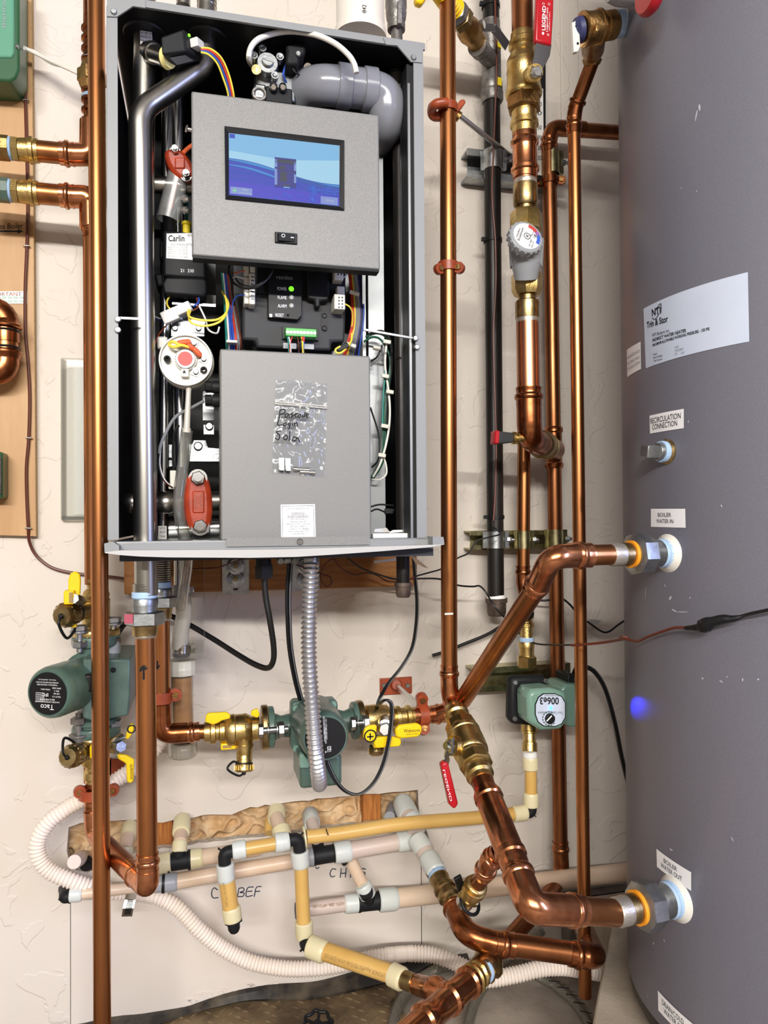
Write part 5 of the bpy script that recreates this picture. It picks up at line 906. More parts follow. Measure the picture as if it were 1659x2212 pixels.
# unions below the tray
def union(root, x, d, y0, tape, yn0, yn1, yb, w_, mrk=None, m=GAL):
    r_ = w_/2*S(x, yn0, d)
    t = MB(); t.corr([A(x-1, y0, d), A(x-1, tape[0]+2, d)], r_*1.02, .0035, .03, 24); P(root, 'thread', t, STL)
    t = MB(); t.lathe(A(x-1, tape[0], d), A(x-1, tape[1], d), r_*1.0, [(0, 1), (.3, 1.07), (.6, 1.04), (.85, 1.08), (1, 1)], 24); P(root, 'thread_tape', t, TAPE)
    t = MB(); t.lathe(A(x-1, tape[1], d), A(x-1, yn0+2, d), r_*1.12, [(0, .97), (.1, 1.02), (.5, 1.02), (.52, .98), (1, .98)], 28); P(root, 'collar', t, m)
    t = MB(); t.hexn(A(x, yn0, d), A(x, yn1, d), r_*1.66, .5); P(root, 'union_nut', t, m)
    if mrk:
        t = MB(); 
    t = MB(); t.lathe(A(x, yn1-2, d), A(x, yb, d), r_*1.08, [(0, 1.05), (.3, 1.05), (.4, 1), (1, .98)], 28); P(root, 'tailpiece', t, BRAD); t = MB(); t.lathe(A(x, yb-3, d), A(x, yb+5, d), r_*.97, [(0, 1), (.5, 1.06), (1, .97)], 24); P(root, 'solder', t, SOL)
D = .345
u1 = T('pipe_union', 'large galvanized union with blue tape under the front boiler pipe', 'union', A(314, 1372, D)); union(u1, 313, D, 1260, (1276, 1292), 1320, 1350, 1372, 50)
t = MB(); rn = 25*S(313, 1335, D)*1.66; t.grid(lambda u, v: A(271, 1326+v*20, D)+V((0, 0, 0))+(A(290, 1326+v*20, D+rn/1.35)-A(271, 1326+v*20, D))*u+V((-.0012, -.0045, 0)), 1, 1); P(u1, 'pink_mark', t, PINK)
d_ = .19
u2 = T('pipe_union', 'galvanized union partly behind the front boiler pipe', 'union', A(350, 1330, d_)); union(u2, 348, d_, 1205, (1255, 1270), 1288, 1312, 1335, 42)
# front copper drop with low elbow
cd_ = T('boiler_drop_pipe', 'copper pipe with a drawn arrow dropping from the front union to a low elbow', 'pipe', A(317, 1930, D)); r = 21.5*S(315, 1600, D)
t = MB(); t.cyl(A(314, 1370, D), A(318.5, 1868, D), r, 32); P(cd_, 'tube', t, COP)
t = MB(); t.press(A(318.5, 1880, D), (0, 0, 1), r, .024); P(cd_, 'press_ring', t, COPB)
t = MB(); t.tube(fillet([A(318.5, 1878, D), A(319, 1916, D), lerp(A(319, 1916, D), A(204, 1803, .12), .3)], .03, 9), r*1.12, 28); P(cd_, 'press_elbow', t, COPB)
t = MB(); n_ = (A(319, 1916, D)-A(204, 1803, .12)).normalized(); q = A(319, 1916, D)-n_*.04; t.press(q+n_*.004, -n_, r*1.02, .022); P(cd_, 'press_ring', t, COPB)
def onp(px, y, x0=314.5, d=D, rr=r): return A(px, y, d)+V((0, -math.sqrt(max(0, rr*rr-((px-x0)*S(px, y, d))**2))-.0006, 0))
t = MB(); 
for l in ([(312, 1463), (312, 1438)], [(304, 1446), (307, 1438), (312, 1434), (319, 1441)], [(305, 1442), (318, 1440)]): t.tube([onp(x, y) for x, y in l], .0016, 6)
P(cd_, 'arrow_mark', t, INK)
t = MB(); t.add([onp(334.5, y, 317) for y in (1738, 1765, 1792)]+[onp(338.5, y, 317)+V((.001, 0, 0)) for y in (1738, 1765, 1792)], [(0, 1, 4, 3), (1, 2, 5, 4)]); P(cd_, 'paper_label', t, PAP)
# rear copper drop to the pump line
cr = T('pump_line_pipe', 'copper pipe behind the boiler drop turning right into the pump line', 'pipe', A(348, 1590, .19)); r = 20*S(347, 1450, .19)
t = MB(); t.cyl(A(346, 1330, .19), A(348, 1520, .19), r, 28); t.cyl(A(400, 1583, .19), A(450, 1580, .19), r*.82, 28); P(cr, 'tube', t, COP)
t = MB(); t.press(A(348, 1530, .19), (0, 0, 1), r*1.0, .02); t.tube(fillet([A(348, 1525, .19), A(349, 1586, .19), A(405, 1582, .19)], .034, 9), r*1.08, 26); P(cr, 'press_elbow', t, COPDF)
t = MB(); xx = (A(420, 1582, .19)-A(400, 1584, .19)).normalized(); t.press(A(398, 1583.5, .19), xx, r*.95, .024); P(cr, 'press_ring', t, COPB)
t = MB(); 
for l in ([(341, 1424), (341, 1440)], [(336, 1434), (341, 1442), (346, 1433)]): t.tube([onp(x, y, 346, .19, r) for x, y in l], .0012, 6)
P(cr, 'arrow_mark', t, INK)
pc = T('pipe_clamp', 'orange hinged clamp on the copper pipe behind the boiler drop', 'pipe clamp', A(348, 1520, .19)); clampring(pc, A(348, 1506, .19), (0, 0, 1), r*1.02, .017, ears=[A(379, 1500, .19)-A(348, 1506, .19)])
# condensate trap
cn = T('condensate_trap', 'clear condensate neutralizer tube of amber granules with hose and clamps', 'condensate trap', A(393, 1632, .12)); D = .12
t = MB(); t.cyl(A(387, 1190, .14), A(387, 1270, .14), 11.5*S(387, 1230, .14), 20); P(cn, 'chrome_tail', t, CHR)
def hclamp(root, c, n, R, wd, sc_dir):
    n = V(n).normalized(); t = MB(); t.lathe(V(c)-n*wd/2, V(c)+n*wd/2, R, [(0, 1), (0, 1.08), (1, 1.08), (1, 1)], 28, cap=False); P(root, 'clamp_band', t, CHR); s_ = V(sc_dir).normalized(); t = MB(); c2 = V(c)+s_*R*1.15; k = n.cross(s_); t.bar(c2-k*.009, c2+k*.009, wd*.9, wd*.8, s_); t.hexn(c2+k*.009, c2+k*.014, wd*.5); P(root, 'clamp_screw', t, CHR)
t = MB(); t.tube(crv([A(388, 1268, .14), A(396, 1300, .14), A(397, 1330, .135), A(391, 1365, .125), A(389, 1400, .12)], 7), [17*S(390, 1330, .13)*k for k in [1]*28+[.97]], 20); P(cn, 'hose', t, SIL)
hclamp(cn, A(389, 1276, .14), (0, 0, 1), 15*S(390, 1276, .14), .016, (1, -.3, 0)); t = MB(); t.lathe(A(390, 1262, .14), A(392, 1296, .14), 18*S(390, 1280, .14), [(0, .9), (.1, 1), (.85, 1.05), (1, 1)], 20); P(cn, 'hose_cuff', t, GPL)
hclamp(cn, A(393, 1400, D), (.05, 0, 1), 16.5*S(393, 1400, D), .015, (1, -.5, 0)); t = MB(); t.ring(A(392, 1414, D), (0, 0, 1), 14*S(392, 1414, D), .004); P(cn, 'seal', t, BLKP)
t = MB(); t.slab(362, 1412, 440, 1424, .02, .16); t.slab(440, 1195, 442, 1424, .02, .15); P(cn, 'acrylic_bracket', t, ACR)
t = MB(); t.lathe(A(393, 1425, D), A(393, 1458, D), 30*S(393, 1440, D), [(0, .94), (.06, 1), (.5, 1), (.55, 1.02), (.94, 1.0), (1, .9)], 14, .2); P(cn, 'cap', t, OFFW, sharp=20)
r = 24*S(393, 1540, D); t = MB(); t.lathe(A(393, 1456, D), A(395, 1606, D), r, [(0, 1), (1, 1)], 28); P(cn, 'tube', t, ACR)
t = MB(); t.lathe(A(393, 1462, D), A(394, 1570, D), r*.93, [(0, .3), (0, 1), (1, 1)], 28); P(cn, 'granules', t, mat('amber_granules', '#C8924A', .6, 0, '#A06C30', 14, (1, 1, 2)))
t = MB(); t.lathe(A(394, 1570, D), A(395, 1604, D), r*.93, [(0, 1), (1, 1)], 28); P(cn, 'dark_granules', t, mat('dark_granules', '#4A3320', .7, 0, '#8E6538', 60))
t = MB(); t.lathe(A(395, 1600, D), A(395, 1634, D), 31*S(395, 1615, D), [(0, .98), (.05, 1), (.8, 1), (.95, .95), (1, .9)], 32); P(cn, 'bottom_cup', t, CLR)
# ---------------------------------------------------------------- centre pump line
D = .19
Lx = lambda px, y: A(px, y, D)
y_ = lambda px: 1581-(px-450)*.0775
def q(px): return A(px, y_(px), D)
ux = (q(900)-q(450)).normalized(); dn = V((0, 0, -1)); r = 19*S(520, 1575, D)
iv = T('isolation_valve', 'brass isolation valve with yellow handles left of the centre pump', 'valve', A(520, 1670, D))
t = MB(); t.lathe(q(441), q(560), r, [(0, 1.08), (.04, 1.1), (.1, 1.12), (.12, 1.4), (.19, 1.4), (.21, 1.1), (.26, 1.08), (.28, 1.3), (.36, 1.3), (.38, 1.42), (.44, 1.68), (.5, 1.76), (.54, 1.8), (.56, 1.7), (.72, 1.72), (.74, 1.8), (.78, 1.7), (.84, 1.5), (.86, 1.36), (1, 1.36)], 36); P(iv, 'body', t, BRA)
t = MB(); t.cyl(A(528, 1590, .2), A(528, 1645, .2), 17*S(528, 1620, .2), 24); t.lathe(A(528, 1606, .2), A(528, 1612, .2), 19*S(528, 1620, .2), [(0, 1), (1, 1)], 24); P(iv, 'drain_body', t, BRA)
drain_cap(iv, A(528, 1626, .2), A(527, 1668, .21), 18.5*S(528, 1650, .2), BRA, side=(-.9, -.3, .2))
t = MB(); t.poly([(443, 1560), (445, 1545), (452, 1541), (488, 1539), (497, 1543), (498, 1552), (480, 1557), (470, 1563), (460, 1566)], .2, .208); t.poly([(542, 1546), (543, 1536), (557, 1531), (562, 1545), (556, 1552)], .2, .208); P(iv, 'handle', t, YEL, bevel=.002)
t = MB(); t.slab(477, 1606, 510, 1620, .17, .2); P(iv, 'handle_block', t, YEL, bevel=.002); t = MB(); t.slab(481, 1610, 500, 1616, .2, .201); P(iv, 'slot', t, INKT)
def oval_flange(root, c, n, R1, R2, th, m, up=V((0, 0, 1))):
    n = V(n).normalized(); a_ = up; b_ = n.cross(a_).normalized(); pts = []
    for k in range(32):
        th_ = 2*math.pi*k/32; e_ = .82 if abs(math.cos(th_)) < .0 else 1; pts.append(V(c)+a_*math.cos(th_)*R1+b_*math.sin(th_)*R2)
    t = MB(); t.prism(pts, n*th); return P(root, 'flange', t, m, bevel=.002)
oval_flange(iv, q(564), ux, 48*S(570, 1570, D), .036, .011, BRAD)
cpn = T('circulator_pump', 'green circulator facing out in the middle of the pipework', 'pump', A(690, 1710, .2))
oval_flange(cpn, q(577), ux, 44*S(580, 1570, D), .036, .011, GRN); oval_flange(cpn, q(760), ux, 40*S(760, 1550, D), .034, .011, GRN)
t = MB(); t.lathe(q(585), q(765), r*1.15, [(0, 1.5), (.12, 1.05), (.3, 1.3), (.5, 1.9), (.75, 1.35), (.88, 1.05), (1, 1.45)], 32); P(cpn, 'volute', t, GRN)
t = MB(); t.poly([(629, 1520), (637, 1515), (722, 1511), (730, 1517), (731, 1608), (724, 1616), (638, 1624), (628, 1616)], .2, .228); P(cpn, 'motor_flange', t, GRN, bevel=.004)
for x, y in ((639, 1530), (719, 1521), (640, 1616), (722, 1608)):
    t = MB(); c_ = A(x, y, .228); t.lathe(c_, c_+V((0, -.006, 0)), .006, [(0, 1), (.8, 1), (1, .85)], 16); t.lathe(c_+V((0, -.0061, 0)), c_+V((0, -.0062, 0)), .003, [(0, 1), (1, 1)], 6); P(cpn, 'cap_screw', t, GRNL)
a, b_ = A(683, 1568, .22), A(703, 1594, .335); R = 53*S(703, 1594, .335); ax3 = (b_-a).normalized(); ax3 = V((0.0, -1, 0)); a = V((b_.x, a.y, b_.z))
t = MB(); t.lathe(a, b_, R, [(0, 1.06), (.7, 1.02), (.72, 1.04), (.9, 1.02), (.96, .97), (1, .9)], 40); P(cpn, 'motor', t, GRN)
t = MB(); t.lathe(b_, b_+ax3*.0012, R*.84, [(0, 1), (1, 1)], 40); P(cpn, 'nameplate', t, BLKP, label='round black nameplate')
disc_print(cpn, b_+ax3*.0008, ax3, R*.84, [('Taco', -.55, -.1, .3, .3), ('THERMALLY PROTECTED', .62, .05, .9, .08), ('MAX FLUID TEMP 230 F / 110 C', .45, -.05, 1.0, .07), ('SUITABLE FOR INDOOR USE', .3, .05, .9, .07), ('HIGH PRESSURE CIRC', .15, .0, .8, .07), ('MODEL 0015', -.05, .2, .5, .07), ('1/20 HP 115V', -.18, .3, .5, .07)], rot=92)
t = MB(); t.slab(648, 1632, 739, 1702, .2, .29); P(cpn, 'junction_box', t, GRN, bevel=.006); t = MB(); t.poly([(648, 1632), (655, 1628), (670, 1650), (668, 1660), (648, 1660)], .28, .296); P(cpn, 'box_tab', t, GRNL, bevel=.002)
for (x, y, x2), m_ in (((558, 1579, 622), CHR), ((757, 1563, 798), CHR)):
    a, b_ = A(x, y, .24), A(x2, y_(x2)+(y-y_(x)), .24); t = MB(); n_ = (b_-a).normalized(); L = (b_-a).length; t.cyl(a, b_, .005, 12); t.hexn(a, a+n_*.008, .011); t.hexn(a+n_*L*.66, a+n_*(L*.66+.01), .012); t.lathe(a+n_*L*.6, a+n_*(L*.63), .014, [(0, 1), (1, 1)], 20); t.lathe(a+n_*L*.3, a+n_*(L*.32), .014, [(0, 1), (1, 1)], 20); P(cpn, 'flange_bolt', t, GAL)
iw = T('isolation_valve', 'brass isolation valve with large yellow lettered lever right of the centre pump', 'valve', A(815, 1630, D))
oval_flange(iw, q(770), ux, 42*S(780, 1550, D), .036, .011, BRAD)
t = MB(); t.lathe(q(778), q(893), r*.98, [(0, 1.3), (.08, 1.35), (.12, 1.7), (.4, 1.75), (.44, 1.62), (.5, 1.62), (.52, 1.4), (.6, 1.25), (.64, 1.12), (.66, 1.36), (.73, 1.36), (.75, 1.12), (.84, 1.1), (.86, 1.36), (.93, 1.36), (.95, 1.12), (1, 1.1)], 36); P(iw, 'body', t, BRA)
drain_cap(iw, A(812, 1590, .22), A(813, 1631, .235), 15*S(812, 1615, .22), BRAD, tether=False)
t = MB(); t.poly([(786, 1581), (789, 1573), (797, 1568), (812, 1566), (815, 1570), (812, 1592), (816, 1598), (800, 1603), (789, 1600), (785, 1592)], .268, .276); t.poly([(808, 1606), (812, 1594), (840, 1590), (866, 1595), (867, 1608), (862, 1613), (812, 1617)], .262, .274); t.poly([(808, 1604), (812, 1604), (812, 1618), (808, 1616)], .23, .27); P(iw, 'drain_handle', t, YEL, bevel=.002)
t = MB(); t.ring(A(800, 1590, .2765), (0, -1, 0), .0095, .0012, 24, 6); t.slab(793, 1590, 807, 1593, .2765, .277); t.slab(798.5, 1584, 801.5, 1598, .2765, .277); P(iw, 'handle_symbol', t, INK)
t = MB(); t.poly([(854, 1577), (862, 1567), (900, 1563), (909, 1566), (913, 1574), (909, 1588), (902, 1593), (866, 1596), (856, 1592)], .272, .281); P(iw, 'main_lever', t, YEL, bevel=.003)
t = MB(); t.text('Webstone', quad(.281, (872, 1583), (907, 1580), (907, 1573), (872, 1575))); t.text('A BRAND OF NIBCO', quad(.281, (876, 1588), (904, 1586), (904, 1583.5), (876, 1585.5))); P(iw, 'lettering', t, INK)
t = MB(); t.lathe(A(832, 1560, .22), A(833, 1577, .28), .013, [(0, 1), (.7, 1), (.72, .7), (1, .7)], 20); t.hexn(A(832, 1575, .272), A(832, 1576, .285), .0105); t.poly([(826, 1568), (852, 1574), (858, 1590), (840, 1592), (822, 1588)], .266, .27); P(iw, 'stem_nut', t, CHR)
# copper stub, clamp and wall rod
c1 = T('tee_branch_pipe', 'short copper pipe joining the right valve to the copper tee', 'pipe', q(930)); 
t = MB(); t.cyl(q(890), q(972), r*1.02, 28); P(c1, 'tube', t, COPB); t = MB(); t.press(q(930), ux, r*1.02, .026); P(c1, 'press_ring', t, COPB)
pc = T('pipe_clamp', 'orange clamp on the short copper stub right of the yellow lever', 'pipe clamp', A(913, 1580, D)); clampring(pc, q(913), ux, r*1.08, .017, ears=[A(911, 1509, .2)-q(913), A(915, 1575, .2)-q(913)])
hp_ = T('wall_plate', 'orange wall plate with a threaded rod above the yellow-handled valve', 'bracket', A(855, 1500, .004)); t = MB(); t.slab(821, 1464, 890, 1500, .001, .006); P(hp_, 'plate', t, ORG, bevel=.001)
for x in (830, 880): screw(hp_, A(x, 1481, .0065), (0, -1, 0), .005, GAL)
t = MB(); t.lathe(A(855, 1479, .006), A(857, 1480, .02), .011, [(0, 1.1), (.5, 1), (1, .8)], 16); P(hp_, 'socket', t, ORG); t = MB(); t.cyl(A(856, 1480, .01), A(905, 1527, .165), .0055, 14); P(hp_, 'rod', t, CHR)
# ================================================================ MAIN COPPER, BOILER WATER LINES
D = .21
mv = T('main_copper_riser', 'tall bright copper riser right of the boiler with a tee at its foot', 'pipe', A(975, 1540, D)); r = 17.5*S(967, 700, D)
t = MB(); t.cyl(A(966.5, -60, D), A(970.5, 1452, D), r, 32); P(mv, 'tube', t, COP)
t = MB(); t.press(A(970.5, 1474, D), (0, 0, 1), r, .03); P(mv, 'press_ring', t, COPB)
t = MB(); t.tube([A(970.5, 1472, D), A(971, 1490, D), A(974, 1505, D), A(977, 1520, D+.005), A(983, 1540, D+.03)], [r*1.06, r*1.1, r*1.14, r*1.16, r*1.1], 28); t.lathe(A(945, 1543, .19), A(978, 1533, D), r*1.12, [(0, 1), (1, 1)], 28); t.lathe(A(976, 1520, D), A(1003, 1508, .22), r*1.05, [(0, 1), (1, 1)], 28); P(mv, 'tee', t, COPB)
t = MB(); t.slab(961, 1324, 979, 1328, D+r*.9, D+r+.0006); P(mv, 'white_mark', t, TAPEW, label='white paint mark')
for y, lab in ((234, 'upper orange split clamp on the tall copper riser'), (577, 'lower orange hinged clamp on the tall copper riser')):
    o = T('pipe_clamp', lab, 'pipe clamp', A(967, y+14, D))
    if y == 234:
        c_ = A(967, y, D); clampring(o, c_, (0, 0, 1), r*1.02, .014)
        t = MB(); t.tube(crv([A(966, 222, D+.02), A(955, 222, D+.02), A(940, 226, D+.015), A(933, 236, D), A(936, 250, D-.01), A(950, 252, D-.01)], 6), .0085, 10); P(o, 'hinge_loop', t, ORG)
        t = MB(); t.poly([(984, 232), (994, 215), (1003, 213), (1007, 220), (1000, 230), (984, 247)], D-.004, D+.006); P(o, 'lug', t, ORG, bevel=.002); t = MB(); t.cyl(A(985, 248, D-.01), A(993, 254, D-.01), .009, 14); P(o, 'rod_socket', t, BRZ)
        t = MB(); t.cyl(A(992, 250, D-.01), A(1110, 342, .02), .0048, 14); P(o, 'threaded_rod', t, CHR, label='long zinc threaded rod to the wall strut')
    else: clampring(o, A(968, y, D), (0, 0, 1), r*1.03, .016, ears=[A(992, y+2, D+.012)-A(968, y, D), A(949, y+4, D+.005)-A(968, y, D)])
# boiler water in: tank port, elbow, slanting pipe
def nut_port(root, p_end, n, r_, L, nutR, escR, rings=True):      # hardware from pipe end (toward n) into the tank
    n = V(n).normalized(); p = V(p_end)
    t = MB(); t.lathe(p, p+n*L*.22, r_*1.1, [(0, .95), (.15, 1.05), (.5, 1.0), (.6, 1.05), (1, .98)], 28); P(root, 'solder_collar', t, SOL)
    t = MB(); t.lathe(p+n*L*.2, p+n*L*.36, r_*1.14, [(0, 1), (1, 1)], 28); P(root, 'brass_tail', t, BRAD)
    t = MB(); t.lathe(p+n*L*.33, p+n*L*.41, r_*1.33, [(0, 1), (1, 1)], 32); P(root, 'gasket', t, ORR, label='orange gasket ring')
    t = MB(); t.lathe(p+n*L*.38, p+n*L*.66, nutR, [(0, .82), (.12, 1), (.88, 1), (1, .82)], 8, .2); P(root, 'union_nut', t, GAL)
    t = MB(); t.lathe(p+n*L*.64, p+n*L*.93, r_*1.35, [(0, 1), (1, 1)], 28); P(root, 'nipple', t, GAL); t = MB(); t.lathe(p+n*L*.84, p+n*L*.97, r_*1.33, [(0, 1), (.3, 1.08), (.6, 1.02), (.8, 1.1), (1, 1.02)], 28); P(root, 'thread_tape', t, TAPE)
    t = MB(); t.lathe(p+n*L*.9, p+n*(L*1.04), escR, [(0, .5), (.0, .62), (.35, .72), (.75, .95), (1, 1), (1.06, .97)], 40); P(root, 'escutcheon', t, WPL, label='white plastic escutcheon')
TC = EYE+CR*.6905+CF*1.1737; TC = V((TC.x, TC.y, 0)); TR = .297
def TP(px, py, e=0.0):                               # the point of the tank's side seen at a pixel
    d = ray(px, py); a = d.x**2+d.y**2; b_ = 2*(d.x*(EYE.x-TC.x)+d.y*(EYE.y-TC.y)); c = (EYE.x-TC.x)**2+(EYE.y-TC.y)**2-TR*TR; q_ = max(0, b_*b_-4*a*c)
    p = EYE+d*((-b_-math.sqrt(q_))/(2*a)); o = V((p.x-TC.x, p.y-TC.y, 0)).normalized(); return V((TC.x, TC.y, p.z))+o*(TR+e)
def tn(p): return V((p.x-TC.x, p.y-TC.y, 0)).normalized()
pin = TP(1441, 1195); nin = -tn(pin)
bi = T('tank_inlet_line', 'copper line slanting up from the tee and bending into the upper tank port', 'pipe', V((pin.x-.3, pin.y, pin.z-.02)))
r = .0146; Lh = .098; pe = pin-nin*Lh
elb = pe-nin*.135
tee = A(1000, 1512, .215)
corner = elb+V((-.03, .0, 0)); corner = pe-nin*.165
e1 = A(1163, 1262, .485)
t = MB(); t.cyl(pe+nin*.004, pe-nin*.075, r, 28); t.cyl(e1, tee, r*1.04, 28); P(bi, 'tube', t, COP)
t = MB(); c2 = A(1190, 1203, .535); t.tube(fillet([pe-nin*.055, c2, lerp(c2, e1, 1.15)], .045, 12), r*1.14, 28); P(bi, 'press_elbow', t, COPB)
t = MB(); t.press(pe-nin*.07, nin, r*1.1, .036); dirn = (tee-e1).normalized(); t.press(lerp(c2, e1, .82), dirn, r*1.06, .026); P(bi, 'press_ring', t, COPB)
nut_port(bi, pe, nin, r, Lh, .0305, .03)
# boiler water out line
PA, PB = A(977, 1520, .222), A(1148, 1962, .575); ud = (PB-PA).normalized()
def K(px):                                            # point of that line at a pixel column
    lo, hi = -.3, 1.6
    for _ in range(40):
        m_ = (lo+hi)/2; v = lerp(PA, PB, m_)-EYE; x = CX+F*v.dot(CR)/v.dot(CF)
        lo, hi = (m_, hi) if x < px else (lo, m_)
    return lerp(PA, PB, lo)
bv = T('ball_valve', 'brass ball valve with red handle on the slanting copper line below the tee', 'valve', K(1010)); r = .0165
t = MB(); t.lathe(K(981), K(1042), r, [(0, 1.08), (.04, 1.1), (.07, 1.3), (.12, 1.3), (.14, 1.1), (.2, 1.1), (.22, 1.3), (.28, 1.32), (.3, 1.45), (.35, 1.6), (.36, 1.7), (.4, 1.7), (.41, 1.62), (.46, 1.72), (.62, 1.74), (.66, 1.66), (.67, 1.56), (.7, 1.56), (.71, 1.5), (.78, 1.3), (.82, 1.2), (.84, 1.1), (.86, 1.1), (.88, 1.34), (.93, 1.34), (.95, 1.1), (1, 1.1)], 40); t.hexn(K(994), K(1003), r*1.62, .2, 8); t.hexn(K(1022), K(1030), r*1.62, .2, 8); P(bv, 'body', t, BRA)
k_ = K(1013); st_ = A(966, 1611, .33); 
t = MB(); t.lathe(k_, lerp(k_, st_, .8), .014, [(0, 1), (.6, 1), (.62, 1.15), (1, 1.1)], 20); P(bv, 'stem_boss', t, BRA); t = MB(); n_ = (st_-k_).normalized(); t.hexn(lerp(k_, st_, .8), lerp(k_, st_, .98), .011); t.cyl(lerp(k_, st_, .9), st_+n_*.004, .006, 12); P(bv, 'stem_nut', t, GAL)
t = MB(); hA, hB = lerp(k_, st_, .84), A(963, 1655, .36); up_ = n_; t.bar(hA+V((0, 0, .01)), A(968, 1632, .345), .018, .003, up_); t.bar(A(968, 1632, .345), hB, .02, .003, (1, -.6, 0)); P(bv, 'lever_arm', t, GAL)
t = MB(); t.poly([(953, 1652), (964, 1644), (970, 1652), (991, 1738), (982, 1749), (972, 1740)], .352, .366); P(bv, 'red_grip', t, REDG, bevel=.003, label='red vinyl lever grip')
t = MB(); t.text('LEGEND', quad(.3665, (960, 1662), (977, 1730), (972, 1731), (956, 1663))); P(bv, 'lettering', t, PAPW)
t = MB(); kk = K(1015)+V((0, -.029, .004)); 
bo = T('tank_outlet_line', 'thick copper line running out from the red-handled valve to the lower tank port', 'pipe', K(1100)); r = .0178
pout = TP(1458, 1941); nout = -tn(pout); Lo = .104; po = pout-nout*Lo
t = MB(); t.cyl(K(1036), K(1062), r*.96, 28); t.cyl(K(1104), K(1124), r, 28); P(bo, 'tube', t, COPD)
t = MB(); t.lathe(K(1050), K(1112), r, [(0, 1.06), (.05, 1.1), (.06, 1.22), (.12, 1.24), (.14, 1.1), (.16, 1.14), (.78, 1.14), (.82, 1.1), (.84, 1.24), (.9, 1.24), (.92, 1.1), (1, 1.08)], 36); P(bo, 'press_tee', t, COPB)
t = MB(); t.press(K(1131), -ud, r*1.02, .04); c3 = K(1148); d3 = (po-c3); t.tube(fillet([K(1126), c3, c3+d3.normalized()*.075], .05, 12), r*1.13, 30); P(bo, 'press_elbow', t, COPB)
nn = d3.normalized(); t = MB(); t.press(c3+nn*.058, nn, r*1.02, .036); P(bo, 'press_ring', t, COPB)
t = MB(); t.cyl(c3+nn*.075, po+nn*.003, r, 32); P(bo, 'tube', t, COP)
nut_port(bo, po, nout, r*.98, Lo, .0335, .034)
t = MB(); kx = K(1127); t.grid(lambda u, v: lerp(K(1123), K(1131), .2+v*.5)+V((-.006+u*.02, -r*1.17, .002+u*.004)), 3, 1); lb = P(bo, 'fitting_label', t, INK); t = MB(); t.text('VIEGA', lambda u, v: lerp(K(1123), K(1131), .3+v*.3)+V((.011-u*.013, -r*1.2, .0045-u*.0025))); P(lb, 'lettering', t, COPD)
# purge branch between the two lines
pb = T('purge_branch', 'small copper and brass branch with drain valve under the slanting copper line', 'pipe', A(1015, 1930, .37)); 
s0, s1, s2, s3 = A(1078, 1842, .47), A(1055, 1862, .455), A(1045, 1890, .42), A(1003, 1950, .37); r = .0122
t = MB(); t.tube(fillet([s0, s1, s2], .02), r*1.1, 20); t.press(s1, (s0-s1), r*1.1, .018); t.press(lerp(s1, s2, .4), (s2-s1), r*1.1, .018); P(pb, 'press_elbow', t, COPB); t = MB(); t.cyl(s2, lerp(s2, s3, .45), r*.98, 20); P(pb, 'tube', t, COPD)
t = MB(); t.lathe(lerp(s2, s3, .3), lerp(s2, s3, .72), r, [(0, 1.1), (.05, 1.3), (.15, 1.3), (.17, 1.1), (.25, 1.1), (.27, 1.5), (.5, 1.55), (.55, 1.35), (.9, 1.35), (1, 1.0)], 24); t.hexn(lerp(s2, s3, .66), lerp(s2, s3, .78), r*1.5); P(pb, 'drain_valve', t, BRA)
t = MB(); t.cyl(lerp(s2, s3, .7), lerp(s2, s3, 1.0), .0135, 20); P(pb, 'chrome_barrel', t, CHR); t = MB(); t.bar(A(988, 1894, .39), A(999, 1930, .37), .012, .005); t.ring(A(1015, 1950, .385), (.4, -.6, .6), .017, .003, 24, 6); P(pb, 'lever', t, BLKP, bevel=.001, label='black lever')
# ---------------------------------------------------------------- right hand risers
D = .08
gr = T('black_iron_riser', 'tall black iron pipe on wall struts with a brown cap at its foot', 'pipe', A(1073, 1328, .06)); r = 18*S(1065, 700, .06)
t = MB(); t.cyl(A(1060, -60, .06), A(1071, 1300, .06), r, 28); P(gr, 'tube', t, IRON)
t = MB(); t.lathe(A(1060, 48, .06), A(1063, 222, .06), r*1.12, [(0, 1), (.1, 1), (.12, 1.12), (.2, 1.12), (.22, 1.02), (.72, 1.02), (.75, 1.12), (.84, 1.14), (.86, 1.06), (.88, 1.2), (.97, 1.2), (1, 1.05)], 32)
t.lathe(A(1062, 132, .07), A(1030, 98, .12), r*1.0, [(0, 1), (.7, 1), (.72, 1.14), (1, 1.14)], 28); P(gr, 'press_tee', t, IRONG, label='grey pressed iron tee')
for px in ([(1053, 113), (1068, 128), (1062, 138), (1047, 122)], [(1071, 165), (1084, 168), (1084, 185), (1071, 182)], [(1075, 88), (1083, 92), (1083, 104), (1075, 100)]):
    t = MB(); t.poly(px, .07, .0815); P(gr, 'yellow_tag', t, YELT, label='yellow fitting label')
t = MB(); t.lathe(A(1072, 1292, .06), A(1073, 1330, .06), 24*S(1072, 1310, .06), [(0, 1), (.25, 1), (.27, .88), (.8, .86), (1, .75)], 24); P(gr, 'cap', t, IRONB, label='brown iron cap'); t = MB(); t.lathe(A(1072, 1285, .06), A(1072, 1296, .06), r*1.04, [(0, .96), (.5, 1.08), (1, 1.15)], 24); P(gr, 'thread_tape', t, TAPEW)
gb_ = T('gas_valve_branch', 'brass and iron valve branch slanting up left from the black iron riser', 'valve', A(1030, 130, .12))
g0, g1 = A(1050, 118, .09), A(975, 12, .19); gn = (g1-g0).normalized(); L = (g1-g0).length; r3 = .0155
